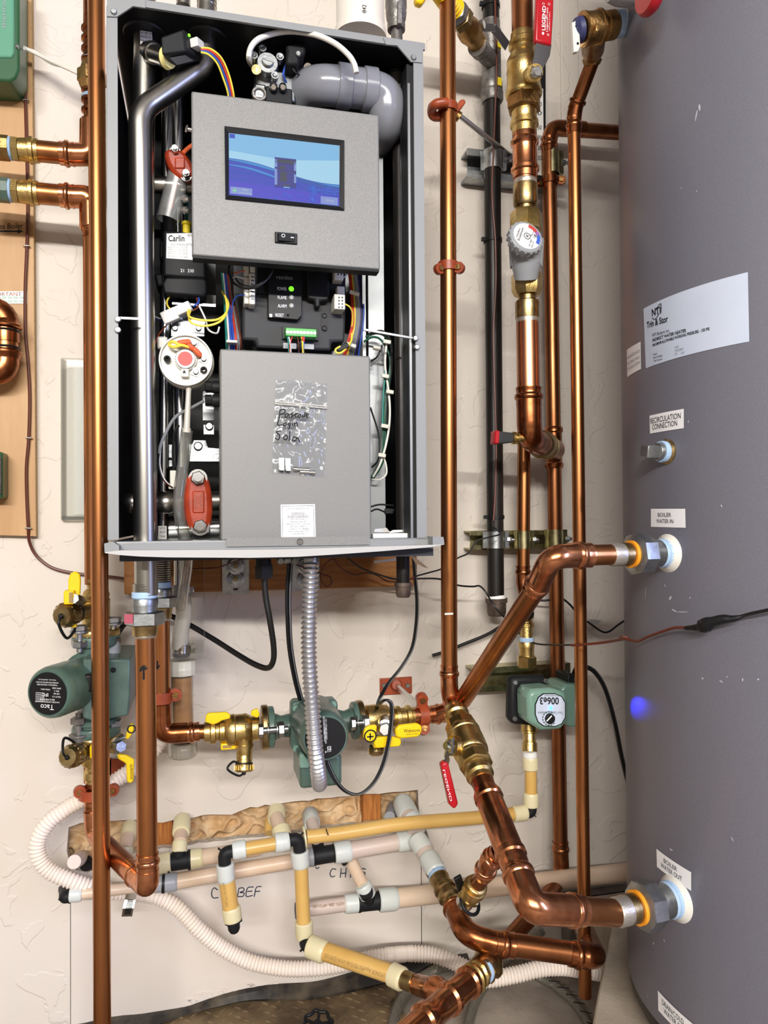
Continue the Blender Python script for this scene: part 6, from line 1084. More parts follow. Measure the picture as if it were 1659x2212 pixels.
t = MB(); t.cyl(g0, g0+gn*L*.3, r3*.95, 20); P(gb_, 'nipple', t, IRON); t = MB(); t.lathe(g0+gn*L*.25, g0+gn*L*.7, r3, [(0, 1.2), (.3, 1.25), (.5, 1.5), (.7, 1.45), (.85, 1.2), (1, 1.2)], 24); P(gb_, 'valve_body', t, BRZ); t = MB(); t.hexn(g0+gn*L*.68, g0+gn*L*.8, r3*1.5); P(gb_, 'hex_end', t, BRAD)
t = MB(); t.hexn(g0+gn*L*.8, g0+gn*L*.92, r3*1.45); P(gb_, 'nut', t, GAL); t = MB(); t.corr([g0+gn*L*.92, g0+gn*L*1.5], r3*1.2, .007, .08, 20); P(gb_, 'flexible_connector', t, YEL, label='yellow coated flexible gas connector')
t = MB(); t.cyl(A(1024, 60, .13), A(1046, 50, .15), .007, 14); t.hexn(A(1036, 56, .145), A(1046, 52, .152), .009); P(gb_, 'stem', t, CHR); t = MB(); t.bar(A(1036, 58, .15), A(1068, 60, .14), .016, .003); t.bar(A(1066, 60, .14), A(1096, 100, .12), .02, .003); P(gb_, 'lever', t, CHR, bevel=.001)
t = MB(); t.poly([(896, -8), (924, -8), (912, 8), (900, 4)], .2, .215); o = solo('valve_handle', t, YEL, 'yellow handle tip cut off at the top of the frame', 'valve handle', bevel=.003)
bw2 = harness('thermostat_wire', 'brown thin wire running down the face of the black iron riser', 'wire', [(BRW, 4.5, [(1069, -20, .085), (1071, 60, .09), (1073, 140, .092), (1070, 230, .086), (1066, 330, .085), (1063, 420, .085), (1070, 520, .085), (1071, 620, .085), (1066, 720, .085), (1069, 850, .085), (1072, 960, .085), (1070, 1060, .085), (1066, 1125, .085)])], (1066, 1125, .085))
for y, lab in ((14, 'topmost'), (520, 'middle'), (1117, 'lowest')):
    c_ = A(1060+y*.0085, y, .06); t = MB(); t.lathe(c_+V((0, 0, .004)), c_-V((0, 0, .004)), r*1.03, [(0, .98), (0, 1.08), (1, 1.08), (1, .98)], 28, cap=False); e_ = c_+V((-r*1.25, -.003, 0)); t.box(e_, (.008, .007, .007)); solo('cable_tie', t, BLKP, f'black cable tie on the black iron riser, {lab} of three', 'cable tie')
# struts
def strut(x0, x1, y0, y1, lab, m=GAL):
    o = T('wall_strut', lab, 'strut channel', A((x0+x1)/2, y1, .01)); h = (y1-y0)
    t = MB(); t.slab(x0, y0, x1, y0+h*.08, .001, .04); t.slab(x0, y1-h*.08, x1, y1, .001, .04); t.slab(x0, y0, x1, y1, .001, .004); t.slab(x0, y0, x1, y0+h*.24, .036, .0405); t.slab(x0, y1-h*.24, x1, y1, .036, .0405); P(o, 'channel', t, m); return o
st1 = strut(1010, 1200, 331, 392, 'upper galvanized strut channel on the wall behind the black pipe'); strut(1016, 1224, 1146, 1186, 'middle galvanized strut channel holding three clamped pipes', ZNC); strut(1020, 1232, 1438, 1490, 'lowest greenish strut channel behind the small green pump', ZNC)
def strap(x, y, d, r_, h_, lab, m=GAL, ears=1):
    o = T('strut_clamp', lab, 'pipe clamp', A(x, y+h_/2, d)); hh_ = h_*S(x, y, d); c_ = A(x, y, d); t = MB(); t.lathe(c_+V((0, 0, hh_/2)), c_-V((0, 0, hh_/2)), r_, [(0, 1.0), (0, 1.13), (1, 1.13), (1, 1.0)], 28, cap=False); P(o, 'band', t, m)
    t = MB(); t.box(c_+V((r_*1.25, -r_*.35, 0)), (r_*.5, r_*.5, hh_)); t.box(c_+V((-r_*1.1, r_*.4, 0)), (r_*.6, .004, hh_)); P(o, 'ear', t, m); s_ = c_+V((r_*1.3, -r_*.35, 0)); t = MB(); t.hexn(s_, s_+V((r_*.55, -r_*.1, 0)), .0065); t.cyl(s_, s_+V((r_*.9, -r_*.15, 0)), .0035, 10); P(o, 'screw', t, GAL); return o
rb = 18*S(1065, 700, .06)
strap(1065, 347, .06, rb, 42, 'zinc strut clamp round the black iron riser at the upper strut'); strap(1070, 1166, .06, rb, 36, 'zinc strut clamp round the black iron riser at the middle strut')
# main brass and copper stack
D = .22
ms = T('mixing_valve_stack', 'copper and brass riser with a grey-capped mixing valve', 'mixing valve', A(1142, 960, D)); 
def G(y): return A(1128+(y)*.0165, y, D)
r = 24*S(1140, 700, D)
t = MB(); t.cyl(G(-60), G(85), r*.98, 32); P(ms, 'upper_tube', t, COPD)
vv = T('ball_valve', 'big brass ball valve with a red lettered lever at the top of the frame', 'valve', G(240))
t = MB(); t.lathe(G(74), G(212), r, [(0, 1.08), (.02, 1.1), (.1, 1.12), (.13, 1.28), (.2, 1.3), (.23, 1.12), (.3, 1.12), (.33, 1.2), (.4, 1.42), (.46, 1.5), (.48, 1.42), (.6, 1.52), (.62, 1.46), (.78, 1.5), (.9, 1.6), (.93, 1.66), (.97, 1.62), (1, 1.5)], 44); P(vv, 'body', t, BRA)
t = MB(); t.hexn(G(206), G(240), r*1.58, .55); P(vv, 'hex_end', t, BRZ)
t = MB(); t.lathe(G(236), G(290), r, [(0, 1.1), (.3, 1.14), (.35, 1.1), (.45, 1.1), (.5, 1.26), (.68, 1.28), (.72, 1.12), (1, 1.1)], 36); P(vv, 'press_end', t, BRA)
k_ = A(1136, 165, D); st_ = A(1158, 156, .305); t = MB(); t.lathe(k_, lerp(k_, st_, .9), .0115, [(0, 1), (.7, 1), (.72, 1.25), (1, 1.2)], 24); P(vv, 'stem_boss', t, BRA); n_ = (st_-k_).normalized(); t = MB(); t.hexn(lerp(k_, st_, .88), lerp(k_, st_, 1.12), .0095); t.cyl(st_, lerp(k_, st_, 1.2), .006, 16); P(vv, 'stem_nut', t, GAL)
t = MB(); t.poly([(1147, 152), (1149, 140), (1153, 125), (1158, 88), (1192, 96), (1188, 120), (1178, 140), (1172, 152), (1172, 165), (1150, 165)], .296, .3); P(vv, 'lever_arm', t, CHR, bevel=.001)
t = MB(); t.poly([(1156, 88), (1162, -60), (1198, -60), (1196, 30), (1192, 97)], .292, .304); rg = P(vv, 'red_grip', t, REDG, bevel=.003, label='red lever grip with white lettering')
t = MB(); fq = lambda x0, x1, y0, y1: quad(.3045, (x1, y0), (x1+.6*(y0-y1)/35, y1), (x0+.6*(y0-y1)/35, y1), (x0, y0))
t.text('*LEGEND', fq(1170, 1178, 66, 13)); t.text('LegendPress', fq(1179, 1184, 69, 17)); t.text('(CERTIFIED BY IAPMO', fq(1185.5, 1188, 67, 26)); t.ring(A(1174, 8, .3045), (0, -1, 0), .0018, .0003, 14, 4); t.ring(A(1186, 9, .3045), (0, -1, 0), .0018, .0003, 14, 4)
t.add([A(*p, .3045) for p in ((1170, 72), (1173, 68), (1176, 72), (1173, 76))], [(0, 1, 2, 3)]); t.ring(A(1184, 75, .3045), (0, -1, 0), .0016, .0004, 14, 4); P(rg, 'lettering', t, PAPW)
t = MB(); t.lathe(G(284), G(386), r, [(0, 1.06), (.12, 1.1), (.16, 1.1), (.2, 1.24), (.27, 1.26), (.3, 1.12), (.34, 1.08), (.72, 1.1), (.76, 1.12), (.78, 1.26), (.85, 1.26), (.88, 1.12), (1, 1.1)], 36); P(ms, 'press_coupling', t, COPB)
t = MB(); t.cyl(G(383), G(402), r*1.0, 28); t.cyl(G(686), G(852), r*1.02, 32); P(ms, 'tube', t, mat('copper_pinkish', '#C98A66', .32, 1, '#B87C5C', 16, (1, 1, .6)))
t = MB(); t.lathe(G(390), G(404), r*1.02, [(0, 1), (.4, 1.04), (.7, 1.0), (1, 1.04)], 28); t.lathe(G(684), G(700), r*1.02, [(0, 1.05), (.5, 1.02), (1, .99)], 28); P(ms, 'solder', t, SOL)
t = MB(); t.lathe(G(400), G(446), r*1.1, [(0, .98), (.1, 1), (.9, 1), (1, .9)], 32); t.cyl(G(444), G(462), r*.82, 28); t.lathe(G(630), G(654), r*.78, [(0, 1), (1, 1)], 28); t.lathe(G(650), G(690), r*1.08, [(0, .9), (.06, 1), (.9, 1), (1, .96)], 32); P(ms, 'brass_tail', t, BRAD)
t = MB(); t.lathe(G(457), G(500), r*1.42, [(0, .9), (.15, 1), (1, 1)], 8, .3); t.lathe(G(592), G(638), r*1.38, [(0, .95), (.08, 1), (.75, 1), (1, .84)], 8, .5); P(ms, 'union_nut', t, BRA)
t = MB(); t.lathe(G(490), G(600), r*1.15, [(0, 1), (.3, 1.1), (.7, 1.05), (1, .95)], 28); P(ms, 'valve_body', t, CHR)
mc = A(1138, 511, .29); n_ = V((.06, -.95, .26)).normalized(); R = 37*S(1138, 511, .29)
t = MB(); t.lathe(mc-n_*.016, mc, R, [(0, .98), (.1, 1.02), (.4, 1.05), (.9, 1.05), (1, .98)], 40)
x_, y2, _ = frame(n_); q0, q1 = A(1137, 520, .262), A(1136, 603, .238); t.lathe(q0, q1, R, [(0, .9), (.2, .96), (.6, .9), (.8, .78), (1, .7)], 36)
for k in range(18):
    a_ = 2*math.pi*k/18; e0 = V((math.cos(a_), math.sin(a_), 0)); t.bar(q0+e0*R*.97, lerp(q0, q1, .66)+e0*R*.9, .004, .004, e0); e_ = (x_*math.cos(a_)+y2*math.sin(a_)); t.bar(mc-n_*.016+e_*R*1.02, mc-n_*.003+e_*R*1.05, .004, .003, e_)
hk = P(ms, 'grey_cap', t, GPL, label='ribbed grey adjusting cap')
t = MB(); t.lathe(mc-n_*.001, mc+n_*.0012, R*.86, [(0, 1), (1, 1)], 40); P(hk, 'dial_disc', t, PAPW)
sx = V((0, 0, 1)).cross(n_).normalized(); sx = sx if sx.x > 0 else -sx; sz = n_.cross(sx); sz = sz if sz.z > 0 else -sz
def dial(a0, a1, m_, nm):
    t = MB(); k = 10; pts = []
    t.grid(lambda u, v: mc+n_*.0018+(sx*math.cos(rad(lerp(a0, a1, u)))+sz*math.sin(rad(lerp(a0, a1, u))))*R*lerp(.62, .84, v), k, 1); P(hk, nm, t, m_)
dial(75, 30, INKR, 'red_arc'); dial(30, 12, mat('violet_print', '#9A5FA8', .5), 'violet_arc'); dial(12, -38, INKBL, 'blue_arc')
t = MB(); t.ring(mc+n_*.0016, n_, R*.2, .0006, 24, 4); ca, sa = math.cos(rad(65)), math.sin(rad(65)); ex = sx*ca+sz*sa; ez = -sx*sa+sz*ca
for a_ in (45, 135): e_ = (ex*math.cos(rad(a_))+ez*math.sin(rad(a_)))*R*.12; t.bar(mc+n_*.0016-e_, mc+n_*.0016+e_, .001, .0004, n_)
def dtext(s_, u0, v0, w_, h_): t.text(s_, lambda u, v: mc+n_*.0017+(ex*(u0+u*w_)+ez*(v0+v*h_))*R)
dtext('resideo', -.45, .52, .7, .14); dtext('Braukmann', -.6, .34, 1.0, .16); dtext('AM-1 SERIES', -.62, -.36, .55, .1); dtext('ASSE 1017', -.62, -.52, .5, .09); dtext('cUPC', .1, -.5, .35, .16); dtext('MADE IN GERMANY', .22, -.3, .4, .07)
P(hk, 'dial_lettering', t, INK)
t = MB(); t.press(G(878), (0, 0, 1), r*1.05, .034); t.tube(fillet([G(872), A(1144, 948, D), A(1196, 972, .09)], .05, 10), r*1.12, 30); P(ms, 'press_elbow', t, COPDF)
t = MB(); a, b_ = A(1144, 948, D), A(1196, 972, .09); n_ = (b_-a).normalized(); t.lathe(lerp(a, b_, .42), lerp(a, b_, .78), r*1.02, [(0, 1.1), (.1, 1.3), (.3, 1.34), (.35, 1.2), (.6, 1.2), (.62, 1.3), (1, 1.1)], 28); P(ms, 'check_valve', t, BRAD)
rv = T('drain_tap', 'small red-capped tap left of the lower copper elbow', 'tap', A(1090, 962, .2)); a, b_ = A(1068, 945, .24), A(1130, 948, .22)
t = MB(); t.lathe(A(1064, 945, .22), A(1074, 946, .22), 20*S(1070, 945, .22), [(0, .92), (.2, 1), (1, 1)], 4, .78); P(rv, 'red_cap', t, REDG, bevel=.002); t = MB(); t.lathe(A(1073, 946, .22), A(1106, 946, .22), 15*S(1090, 945, .22), [(0, 1.25), (1, .95)], 4, .78); P(rv, 'grip', t, DGREY, bevel=.002); t = MB(); t.lathe(A(1104, 946, .22), A(1130, 947, .22), 9*S(1110, 945, .22), [(0, 1), (.1, 1.5), (.3, 1.5), (.32, 1), (.45, 1), (.46, 1.5), (.6, 1.5), (.62, .9), (1, .9)], 20); P(rv, 'stem', t, BRA)
# thin copper behind and strapped pipes
D = .07
ru = T('strapped_copper_riser', 'brownish copper riser strapped to the middle strut, with an elbow at the bottom', 'pipe', A(1212, 1880, D)); r4 = 15.5*S(1190, 900, D)
def H(y): return A(1187+(y-400)*.0165, y, D)
t = MB(); t.cyl(H(300), H(1836), r4, 28); P(ru, 'tube', t, COPD)
t = MB(); t.press(H(330), (0, 0, 1), r4, .03); t.tube(fillet([H(312), A(1192, 276, D), A(1262, 280, D)], .034, 9), r4*1.1, 26); P(ru, 'top_elbow', t, COPDF); t = MB(); t.cyl(A(1225, 279, D), A(1420, 292, D), r4, 26); P(ru, 'cross_tube', t, COPD)
t = MB(); t.lathe(H(922), H(1012), r4*1.06, [(0, 1.04), (.04, 1.2), (.12, 1.2), (.15, 1.06), (.85, 1.06), (.88, 1.2), (.96, 1.2), (1, 1.04)], 28); P(ru, 'press_tee', t, COPDF)
t = MB(); t.press(H(1850), (0, 0, 1), r4, .03); t.tube(fillet([H(1840), A(1213, 1888, D), A(1185, 1935, .13), A(1100, 2030, .2)], .04, 9), r4*1.08, 26); P(ru, 'bottom_elbow', t, COPD)
strap(1192, 352, .07, r4, 50, 'zinc strut clamp round the brown copper riser at the upper strut', ZNC); strap(1200, 1164, .07, r4, 40, 'brassy strut clamp round the brown copper riser at the middle strut', ZNC)
pc = T('pipe_clamp', 'copper-coloured hinged clamp low on the brown riser by the thermometer', 'pipe clamp', A(1188, 400, .07)); clampring(pc, A(1188, 391, .07), (0, 0, 1), r4*1.03, .014, COPDF, ears=[A(1213, 390, .08)-A(1188, 391, .07), A(1163, 398, .08)-A(1188, 391, .07)])
tr = T('thin_copper_riser', 'thinner copper riser between the black pipe and the brown riser', 'pipe', A(1133, 1260, .07)); r5 = 14*S(1132, 1050, .07)
t = MB(); t.cyl(A(1132, 955, .07), A(1130, 1236, .07), r5, 24); P(tr, 'tube', t, COP); t = MB(); t.press(A(1130, 1250, .07), (0, 0, 1), r5, .026); t.tube([A(1130, 1236, .07), A(1130, 1258, .07), A(1136, 1300, .08), A(1138, 1330, .085)], [r5*1.08, r5*1.08, r5*.9, r5*.85], 22); P(tr, 'reducing_elbow', t, COPDF)
strap(1131, 1166, .07, r5, 38, 'brassy strut clamp round the thin copper riser at the middle strut', ZNC)
bt = T('pump_inlet_fitting', 'brass pressed fitting with hex nut above the small green pump', 'fitting', A(1138, 1440, .09)); t = MB(); t.lathe(A(1136, 1312, .085), A(1137, 1378, .09), 15*S(1136, 1350, .085), [(0, .9), (.2, .9), (.22, 1.1), (.36, 1.12), (.38, .9), (.5, .95), (.52, 1.15), (.64, 1.15), (.66, .9), (1, .92)], 26); t.lathe(A(1137, 1385, .09), A(1138, 1418, .09), 17*S(1136, 1350, .085), [(0, .95), (.05, 1), (.4, 1), (.42, .92), (1, .92)], 26); t.hexn(A(1138, 1416, .09), A(1138, 1442, .09), 22*S(1138, 1430, .09)); P(bt, 'brass_body', t, BRA); t = MB(); t.lathe(A(1137, 1376, .09), A(1137, 1388, .09), 15*S(1137, 1380, .09), [(0, 1), (.5, 1.1), (1, 1)], 22); P(bt, 'thread_tape', t, TAPE)
t = MB(); t.tube(crv([A(1142, 1316, .1), A(1150, 1322, .1), A(1148, 1332, .11), A(1130, 1338, .11), A(1124, 1330, .1)], 6), .003, 8); solo('cable_tie', t, BLKP, 'black tie wound round the brass fitting above the small pump', 'cable tie')
# relief line near the tank
D = .26
rl = T('relief_drain_pipe', 'slim copper drain pipe from the brass relief valve down past the tank', 'pipe', A(1263, 2155, D)); r6 = 13.8*S(1250, 1100, D)
def Q(y): return A(1240+(y-300)*.0130, y, D)
t = MB(); t.cyl(Q(258), Q(2152), r6, 26); P(rl, 'tube', t, COP)
t = MB(); a, b_ = A(1280, 133, .3), A(1247, 222, .265); t.cyl(a, b_, r6*1.05, 26); P(rl, 'slant_tube', t, COPD)
t = MB(); t.lathe(lerp(a, b_, .9), lerp(a, b_, 1.18), r6*1.1, [(0, 1.0), (.1, 1.2), (.35, 1.24), (.45, 1.05), (1, 1.08)], 26); t.tube([lerp(a, b_, 1.1), A(1241, 246, D), Q(268)], [r6*1.16, r6*1.18, r6*1.12], 24); t.press(Q(290), (0, 0, 1), r6*1.04, .03); P(rl, 'press_elbow', t, COPDF)
pv_ = T('relief_valve', 'bronze relief valve with a test lever at the top of the tank', 'valve', A(1285, 130, .285))
pt_ = TP(1349, 50); pv0 = A(1256, 64, YW-pt_.y-.004); ax4 = (pt_-pv0).normalized(); R = 31*S(1290, 65, .29)
L_ = (pt_-pv0).length; t = MB(); t.lathe(pv0, pv0+ax4*L_, R, [(0, .75), (.03, 1.02), (.08, 1.02), (.1, .96), (.36, .96), (.38, 1.04), (.42, 1.04), (.45, .88), (.5, .7), (.55, .86), (.74, .86), (.8, .68), (1, .6)], 32); t.lathe(A(1284, 70, YW-pv0.y), A(1280, 116, .31), R*.75, [(0, 1), (.8, 1), (1, .85)], 24); t.lathe(A(1281, 106, .312), A(1278, 140, .3), R*.6, [(0, .95), (.3, 1.05), (.5, .9), (.7, 1.1), (1, .9)], 6, .2); P(pv_, 'body', t, BRZ)
dv = YW-pv0.y; t = MB(); t.slab(1286, 24, 1298, 38, dv-.012, dv+.012); t.slab(1287, 50, 1297, 68, dv+.012, dv+R*1.12); P(pv_, 'ribs', t, BRZ, bevel=.002)
t = MB(); t.lathe(pv0-ax4*.002, pv0-ax4*.014, R*.78, [(0, 1), (.6, .9), (1, .5)], 24); P(pv_, 'blue_cap', t, mat('indigo_cap', '#33365F', .5)); t = MB(); t.poly([(1236, 48), (1245, 44), (1251, 48), (1254, 100), (1249, 111), (1240, 112)], dv, dv+.008); P(pv_, 'test_lever', t, WPL, bevel=.001, label='white metal test lever'); t = MB(); [t.lathe(A(x, y, dv+.008), A(x, y, dv+.009), .002, [(0, 1), (1, 1)], 12) for x, y in ((1245, 57), (1248, 94))]; P(pv_, 'rivet_holes', t, BLKP)
t = MB(); t.lathe(pv0+ax4*L_*.79, pv0+ax4*L_*.94, R*.74, [(0, 1), (.3, 1.08), (.7, 1.02), (1, 1.1)], 24); P(pv_, 'thread_tape', t, TAPE); t = MB(); t.lathe(pv0+ax4*L_*.93, pv0+ax4*L_*1.03, R*.85, [(0, .9), (.5, 1), (1, 1)], 24); P(pv_, 'sealant', t, TAPEW)
# wall thermometer
wt = T('wall_thermometer', 'tall narrow black-framed thermometer half hidden behind the brass valve', 'thermometer', A(1160, 390, .03)); t = MB(); t.poly([(1147, 42), (1180, 38), (1180, 380), (1174, 392), (1150, 392)], .041, .062); P(wt, 'frame', t, BLKP, bevel=.003); t = MB(); t.slab(1150, 190, 1174, 378, .062, .0635); P(wt, 'scale', t, PAP)
t = MB()
for s_, y in (('0', 245), ('10', 226), ('70', 298), ('50', 276), ('30', 342), ('20', 320)): t.text(s_, quad(.0635, (1161, y+4), (1170, y+4), (1170, y-5), (1161, y-5)))
P(wt, 'numerals', t, INK); t = MB(); t.text('OC', quad(.062, (1146, 66), (1158, 66), (1158, 54), (1146, 54))); P(wt, 'lettering', t, PAPW)
# small green ECM pump
ep = T('circulator_pump', 'small light green pump with white dial face and glowing blue light', 'pump', A(1180, 1580, .1))
t = MB(); t.poly([(1102, 1462), (1178, 1460), (1184, 1470), (1186, 1566), (1178, 1570), (1108, 1566), (1100, 1552)], .125, .15); P(ep, 'motor_housing', t, BLKM, bevel=.008)
t = MB(); t.poly([(1128, 1485), (1172, 1482), (1176, 1560), (1130, 1556)], .05, .126); P(ep, 'rear_housing', t, GRNL, bevel=.006)
for x, y in ((1112, 1474), (1178, 1471), (1112, 1552)): screw(ep, A(x, y, .1505), (0, -1, 0), .005, GAL)
t = MB(); t.poly([(1140, 1500), (1150, 1490), (1190, 1487), (1226, 1496), (1228, 1556), (1214, 1577), (1170, 1579), (1142, 1562)], .15, .205); P(ep, 'control_head', t, GRNL, bevel=.008)
t = MB(); t.poly([(1210, 1490), (1222, 1478), (1268, 1480), (1270, 1570), (1232, 1572), (1220, 1562)], .1, .17); P(ep, 'terminal_box', t, GRNL, bevel=.005); t = MB(); t.slab(1226, 1456, 1242, 1486, .1, .15); P(ep, 'strain_relief', t, BLKP, bevel=.003)
t = MB(); a, b_, e_ = A(1140.3, 1510, .2), A(1141.6, 1554, .2), V((0, .038, 0)); o_ = V((-.0009, 0, 0)); t.add([p+o_ for p in (a, b_, b_+e_, a+e_)], [(0, 1, 2, 3)]); a, b_ = A(1155, 1489.6, .2), A(1186, 1487.3, .2); o_ = V((0, 0, .0009)); t.add([p+o_ for p in (a, b_, b_+e_, a+e_)], [(0, 1, 2, 3)]); t.k = t.k; P(ep, 'rating_label', t, OFFW, label='pale printed rating label')
oc = [(1156, 1522), (1163, 1506), (1174, 1498), (1200, 1498), (1214, 1504), (1222, 1518), (1222, 1550), (1214, 1564), (1200, 1570), (1174, 1569), (1162, 1560), (1156, 1544)]
t = MB(); t.poly(oc, .2, .2072); P(ep, 'dial_rim', t, BLKP); t = MB(); t.poly([(1189+(x-1189)*.95, 1534+(y-1534)*.95) for x, y in oc], .2, .2078); fp = P(ep, 'dial_face', t, GPL if False else PAPS)
t = MB(); t.text('*006e3', quad(.2079, (1207, 1506), (1166, 1506), (1166, 1522), (1207, 1522))); P(fp, 'bold_lettering', t, INK)
t = MB(); t.text('Taco Comfort Solutions', quad(.2079, (1216, 1537), (1162, 1537), (1162, 1543), (1216, 1543))); t.text('ECM HIGH EFFICIENCY CIRCULATOR', quad(.2079, (1206, 1501), (1176, 1501), (1176, 1504), (1206, 1504))); P(fp, 'lettering', t, GRN)
t = MB(); c_ = A(1187, 1552, .2079); t.lathe(c_, c_+V((0, -.006, 0)), 11*S(1187, 1552, .2), [(0, 1), (.8, .95), (1, .8)], 28); P(ep, 'speed_knob', t, BLKP); t = MB(); t.bar(A(1181, 1558, .2145), A(1192, 1546, .2145), .0022, .0006); P(ep, 'knob_mark', t, PAPW)
t = MB(); [t.add([A(1187+math.cos(rad(a_))*k, 1552+math.sin(rad(a_))*k, .2081) for a_, k in ((a0, 13.5), (a0+16, 13.5), (a0+16, 16), (a0, 16))], [(0, 1, 2, 3)]) for a_ in [0] for a0 in range(40, 300, 24)]; P(fp, 'dial_marks', t, GRN)
led = A(1189.5, 1529, .2085); t = MB(); t.sph(led, .0034, 12); P(ep, 'blue_light', t, BLED, label='glowing blue indicator')
spt = bpy.data.lights.new('added_led_spot', 'SPOT'); spt.energy = 2.0; spt.color = (.02, .025, 1); spt.spot_size = rad(11); spt.spot_blend = .9; spt.shadow_soft_size = .003  # spot lamp added at the LED, aimed to put a blue patch on the tank
so = bpy.data.objects.new('added_led_spot', spt); COL.objects.link(so); so.location = led+V((.004, -.006, 0)); tg_ = TP(1374, 1532); so.rotation_euler = (tg_-V(so.location)).to_track_quat('-Z', 'Y').to_euler()
cord('power_cable', [(1238, 1460, .12), (1246, 1443, .13), (1262, 1440, .14), (1285, 1452, .14), (1308, 1490, .12), (1328, 1560, .08), (1342, 1630, .06), (1356, 1690, .05), (1372, 1760, .05)], 10, BLW, 'black power cord leaving the small pump toward the tank')
cord('loose_cable_end', [(934, 1416, .03), (960, 1408, .03), (1000, 1392, .03), (1040, 1376, .03), (1066, 1363, .03), (1100, 1340, .03)], 7, BLW, 'short straight black cable end poking out beside the tall copper riser')
cord('sensor_wire', [(1120, 1290, .05), (1155, 1296, .05), (1180, 1297, .06), (1210, 1292, .06), (1232, 1307, .06), (1250, 1330, .05), (1272, 1345, .04), (1300, 1364, .035), (1316, 1364, .035), (1335, 1350, .04), (1356, 1337, .05), (1372, 1334, .05)], 4.5, BLW, 'thin black sensor wire dipping in front of the wall beside the tank')
t = MB(); t.grid(lambda u, v: A(1268+u*28+v*6, 1342-v*8+u*6, .035+.004*math.sin(u*3)), 4, 2); o = T('wire_tag', 'small printed white tag hanging from the thin sensor wire', 'tag', A(1285, 1346, .035)); P(o, 'tag', t, PAP); t = MB()
for i in range(3):
    for k in range(6): t.grid(lambda u, v, i=i, k=k: A(1272+k*3.6+u*2.4+i*1.6, 1343-i*2.4+k*.8-v*1.2, .0405), 1, 1)
P(o, 'small_print', t, INKG, stuff=True)
# ================================================================ PLASTIC PIPE MANIFOLD
def pr(px, py, d, w_): return .5*w_*S(px, py, d)
def ptube(mb, a, b_, w_, n=22): a_, q_ = A(*a), A(*b_); mb.cyl(a_, q_, pr(*a, w_), n); return mb
def pring(root, a, b_, w_, m=RINGW):
    t = MB(); t.lathe(A(*a), A(*b_), pr(*a, w_), [(0, .9), (.06, 1), (.8, 1.0), (.92, .96), (1, .88)], 30); return P(root, 'ring_collar', t, m)
def elbow(root, pts, w_, m=BLKM, name='elbow'):
    t = MB(); c_ = [A(*p) for p in pts]; t.tube(fillet(c_, .012, 6), pr(*pts[1], w_), 20)
    for p in (0, -1): 
        n_ = (c_[p]-c_[1]).normalized(); t.lathe(c_[p]-n_*.003, c_[p], pr(*pts[1], w_), [(0, 1.0), (.2, 1.12), (1, 1.12)], 20)
    n_ = (c_[1]-c_[0]).normalized()+(c_[1]-c_[2]).normalized(); t.bar(c_[1], c_[1]+n_.normalized()*pr(*pts[1], w_)*1.25, .002, .004); return P(root, name, t, m)
D = .14
y1 = T('plastic_supply_pipe', 'long yellow plastic pipe rising gently to the right to the small pump', 'pipe', A(900, 1800, D))
pts = [(662, 1808, D), (720, 1802, D), (780, 1793, D), (850, 1782, D), (920, 1775, D), (1000, 1769, D), (1070, 1763, D), (1110, 1758, D)]
t = MB(); t.tube(crv([A(*p) for p in pts], 8), pr(850, 1780, D, 29), 22); P(y1, 'tube', t, PEXY)
t = MB(); t.tube([A(704, 1790, D+.019), A(706, 1796, D+.02), A(709, 1804, D+.019)], .001, 6); P(y1, 'pen_mark', t, INK)
pring(y1, (1108, 1758.5, D), (1137, 1755, D), 34, RINGC); elbow(y1, [(1134, 1756, D), (1147, 1754, D), (1147, 1738, D)], 25)
pring(y1, (1147, 1742, D), (1147, 1712, D), 33, RINGC); t = MB(); ptube(t, (1147, 1716, D), (1146, 1660, D), 26); P(y1, 'riser', t, PEXY)
pring(y1, (1146, 1662, D), (1145, 1634, D), 34, RINGC)
t = MB(); t.lathe(A(1145, 1640, D), A(1144, 1622, D), pr(1144, 1630, D, 32), [(0, .7), (.3, .98), (.5, 1.02), (.8, .95), (1, 1)], 24); P(y1, 'thread_tape', t, TAPEW)
t = MB(); t.lathe(A(1144, 1624, D), A(1143, 1556, .12), pr(1144, 1600, D, 33), [(0, 1), (.28, 1), (.3, .85), (.55, .85), (.57, .98), (.62, .98), (.64, 1.1), (1, 1.05)], 28); P(y1, 'brass_tail', t, BRA)
pring(y1, (660, 1808, D), (655, 1809, D), 46, RINGC)
# left hanging leg
D = .16
y2 = T('plastic_drop_pipe', 'yellow plastic leg hanging from black elbows, ending in a black cap', 'pipe', A(505, 2010, D))
pring(y2, (612, 1819, D), (594, 1821, D), 40) ; pring(y2, (598, 1821, D), (625, 1816, D), 39)
t = MB(); ptube(t, (528, 1834, D), (600, 1822, D), 29); P(y2, 'tube', t, PEXY)
pring(y2, (531, 1833, D), (502, 1838, D), 38); elbow(y2, [(508, 1838, D), (484, 1842, D), (486, 1872, D)], 27)
pring(y2, (486, 1866, D), (489, 1903, D), 38); t = MB(); ptube(t, (489, 1895, D), (499, 1968, D), 35); P(y2, 'drop_tube', t, PEXY)
t = MB(); fq = quad(D+.018, (494, 1957), (486, 1906), (480, 1907), (488, 1958)); t.text('NSF pw 3/4 SDR9', fq); P(y2, 'printing', t, INKT)
pring(y2, (503, 1988, D), (499, 1958, D), 40, RINGC); t = MB(); t.lathe(A(503, 1984, D), A(507, 2016, D), pr(505, 2000, D, 34), [(0, 1.1), (.2, 1.1), (.25, .8), (.7, .75), (.9, .55), (1, .25)], 22); t.bar(A(488, 1994, D+.005), A(523, 1986, D+.005), .004, .006); P(y2, 'cap', t, BLKM)
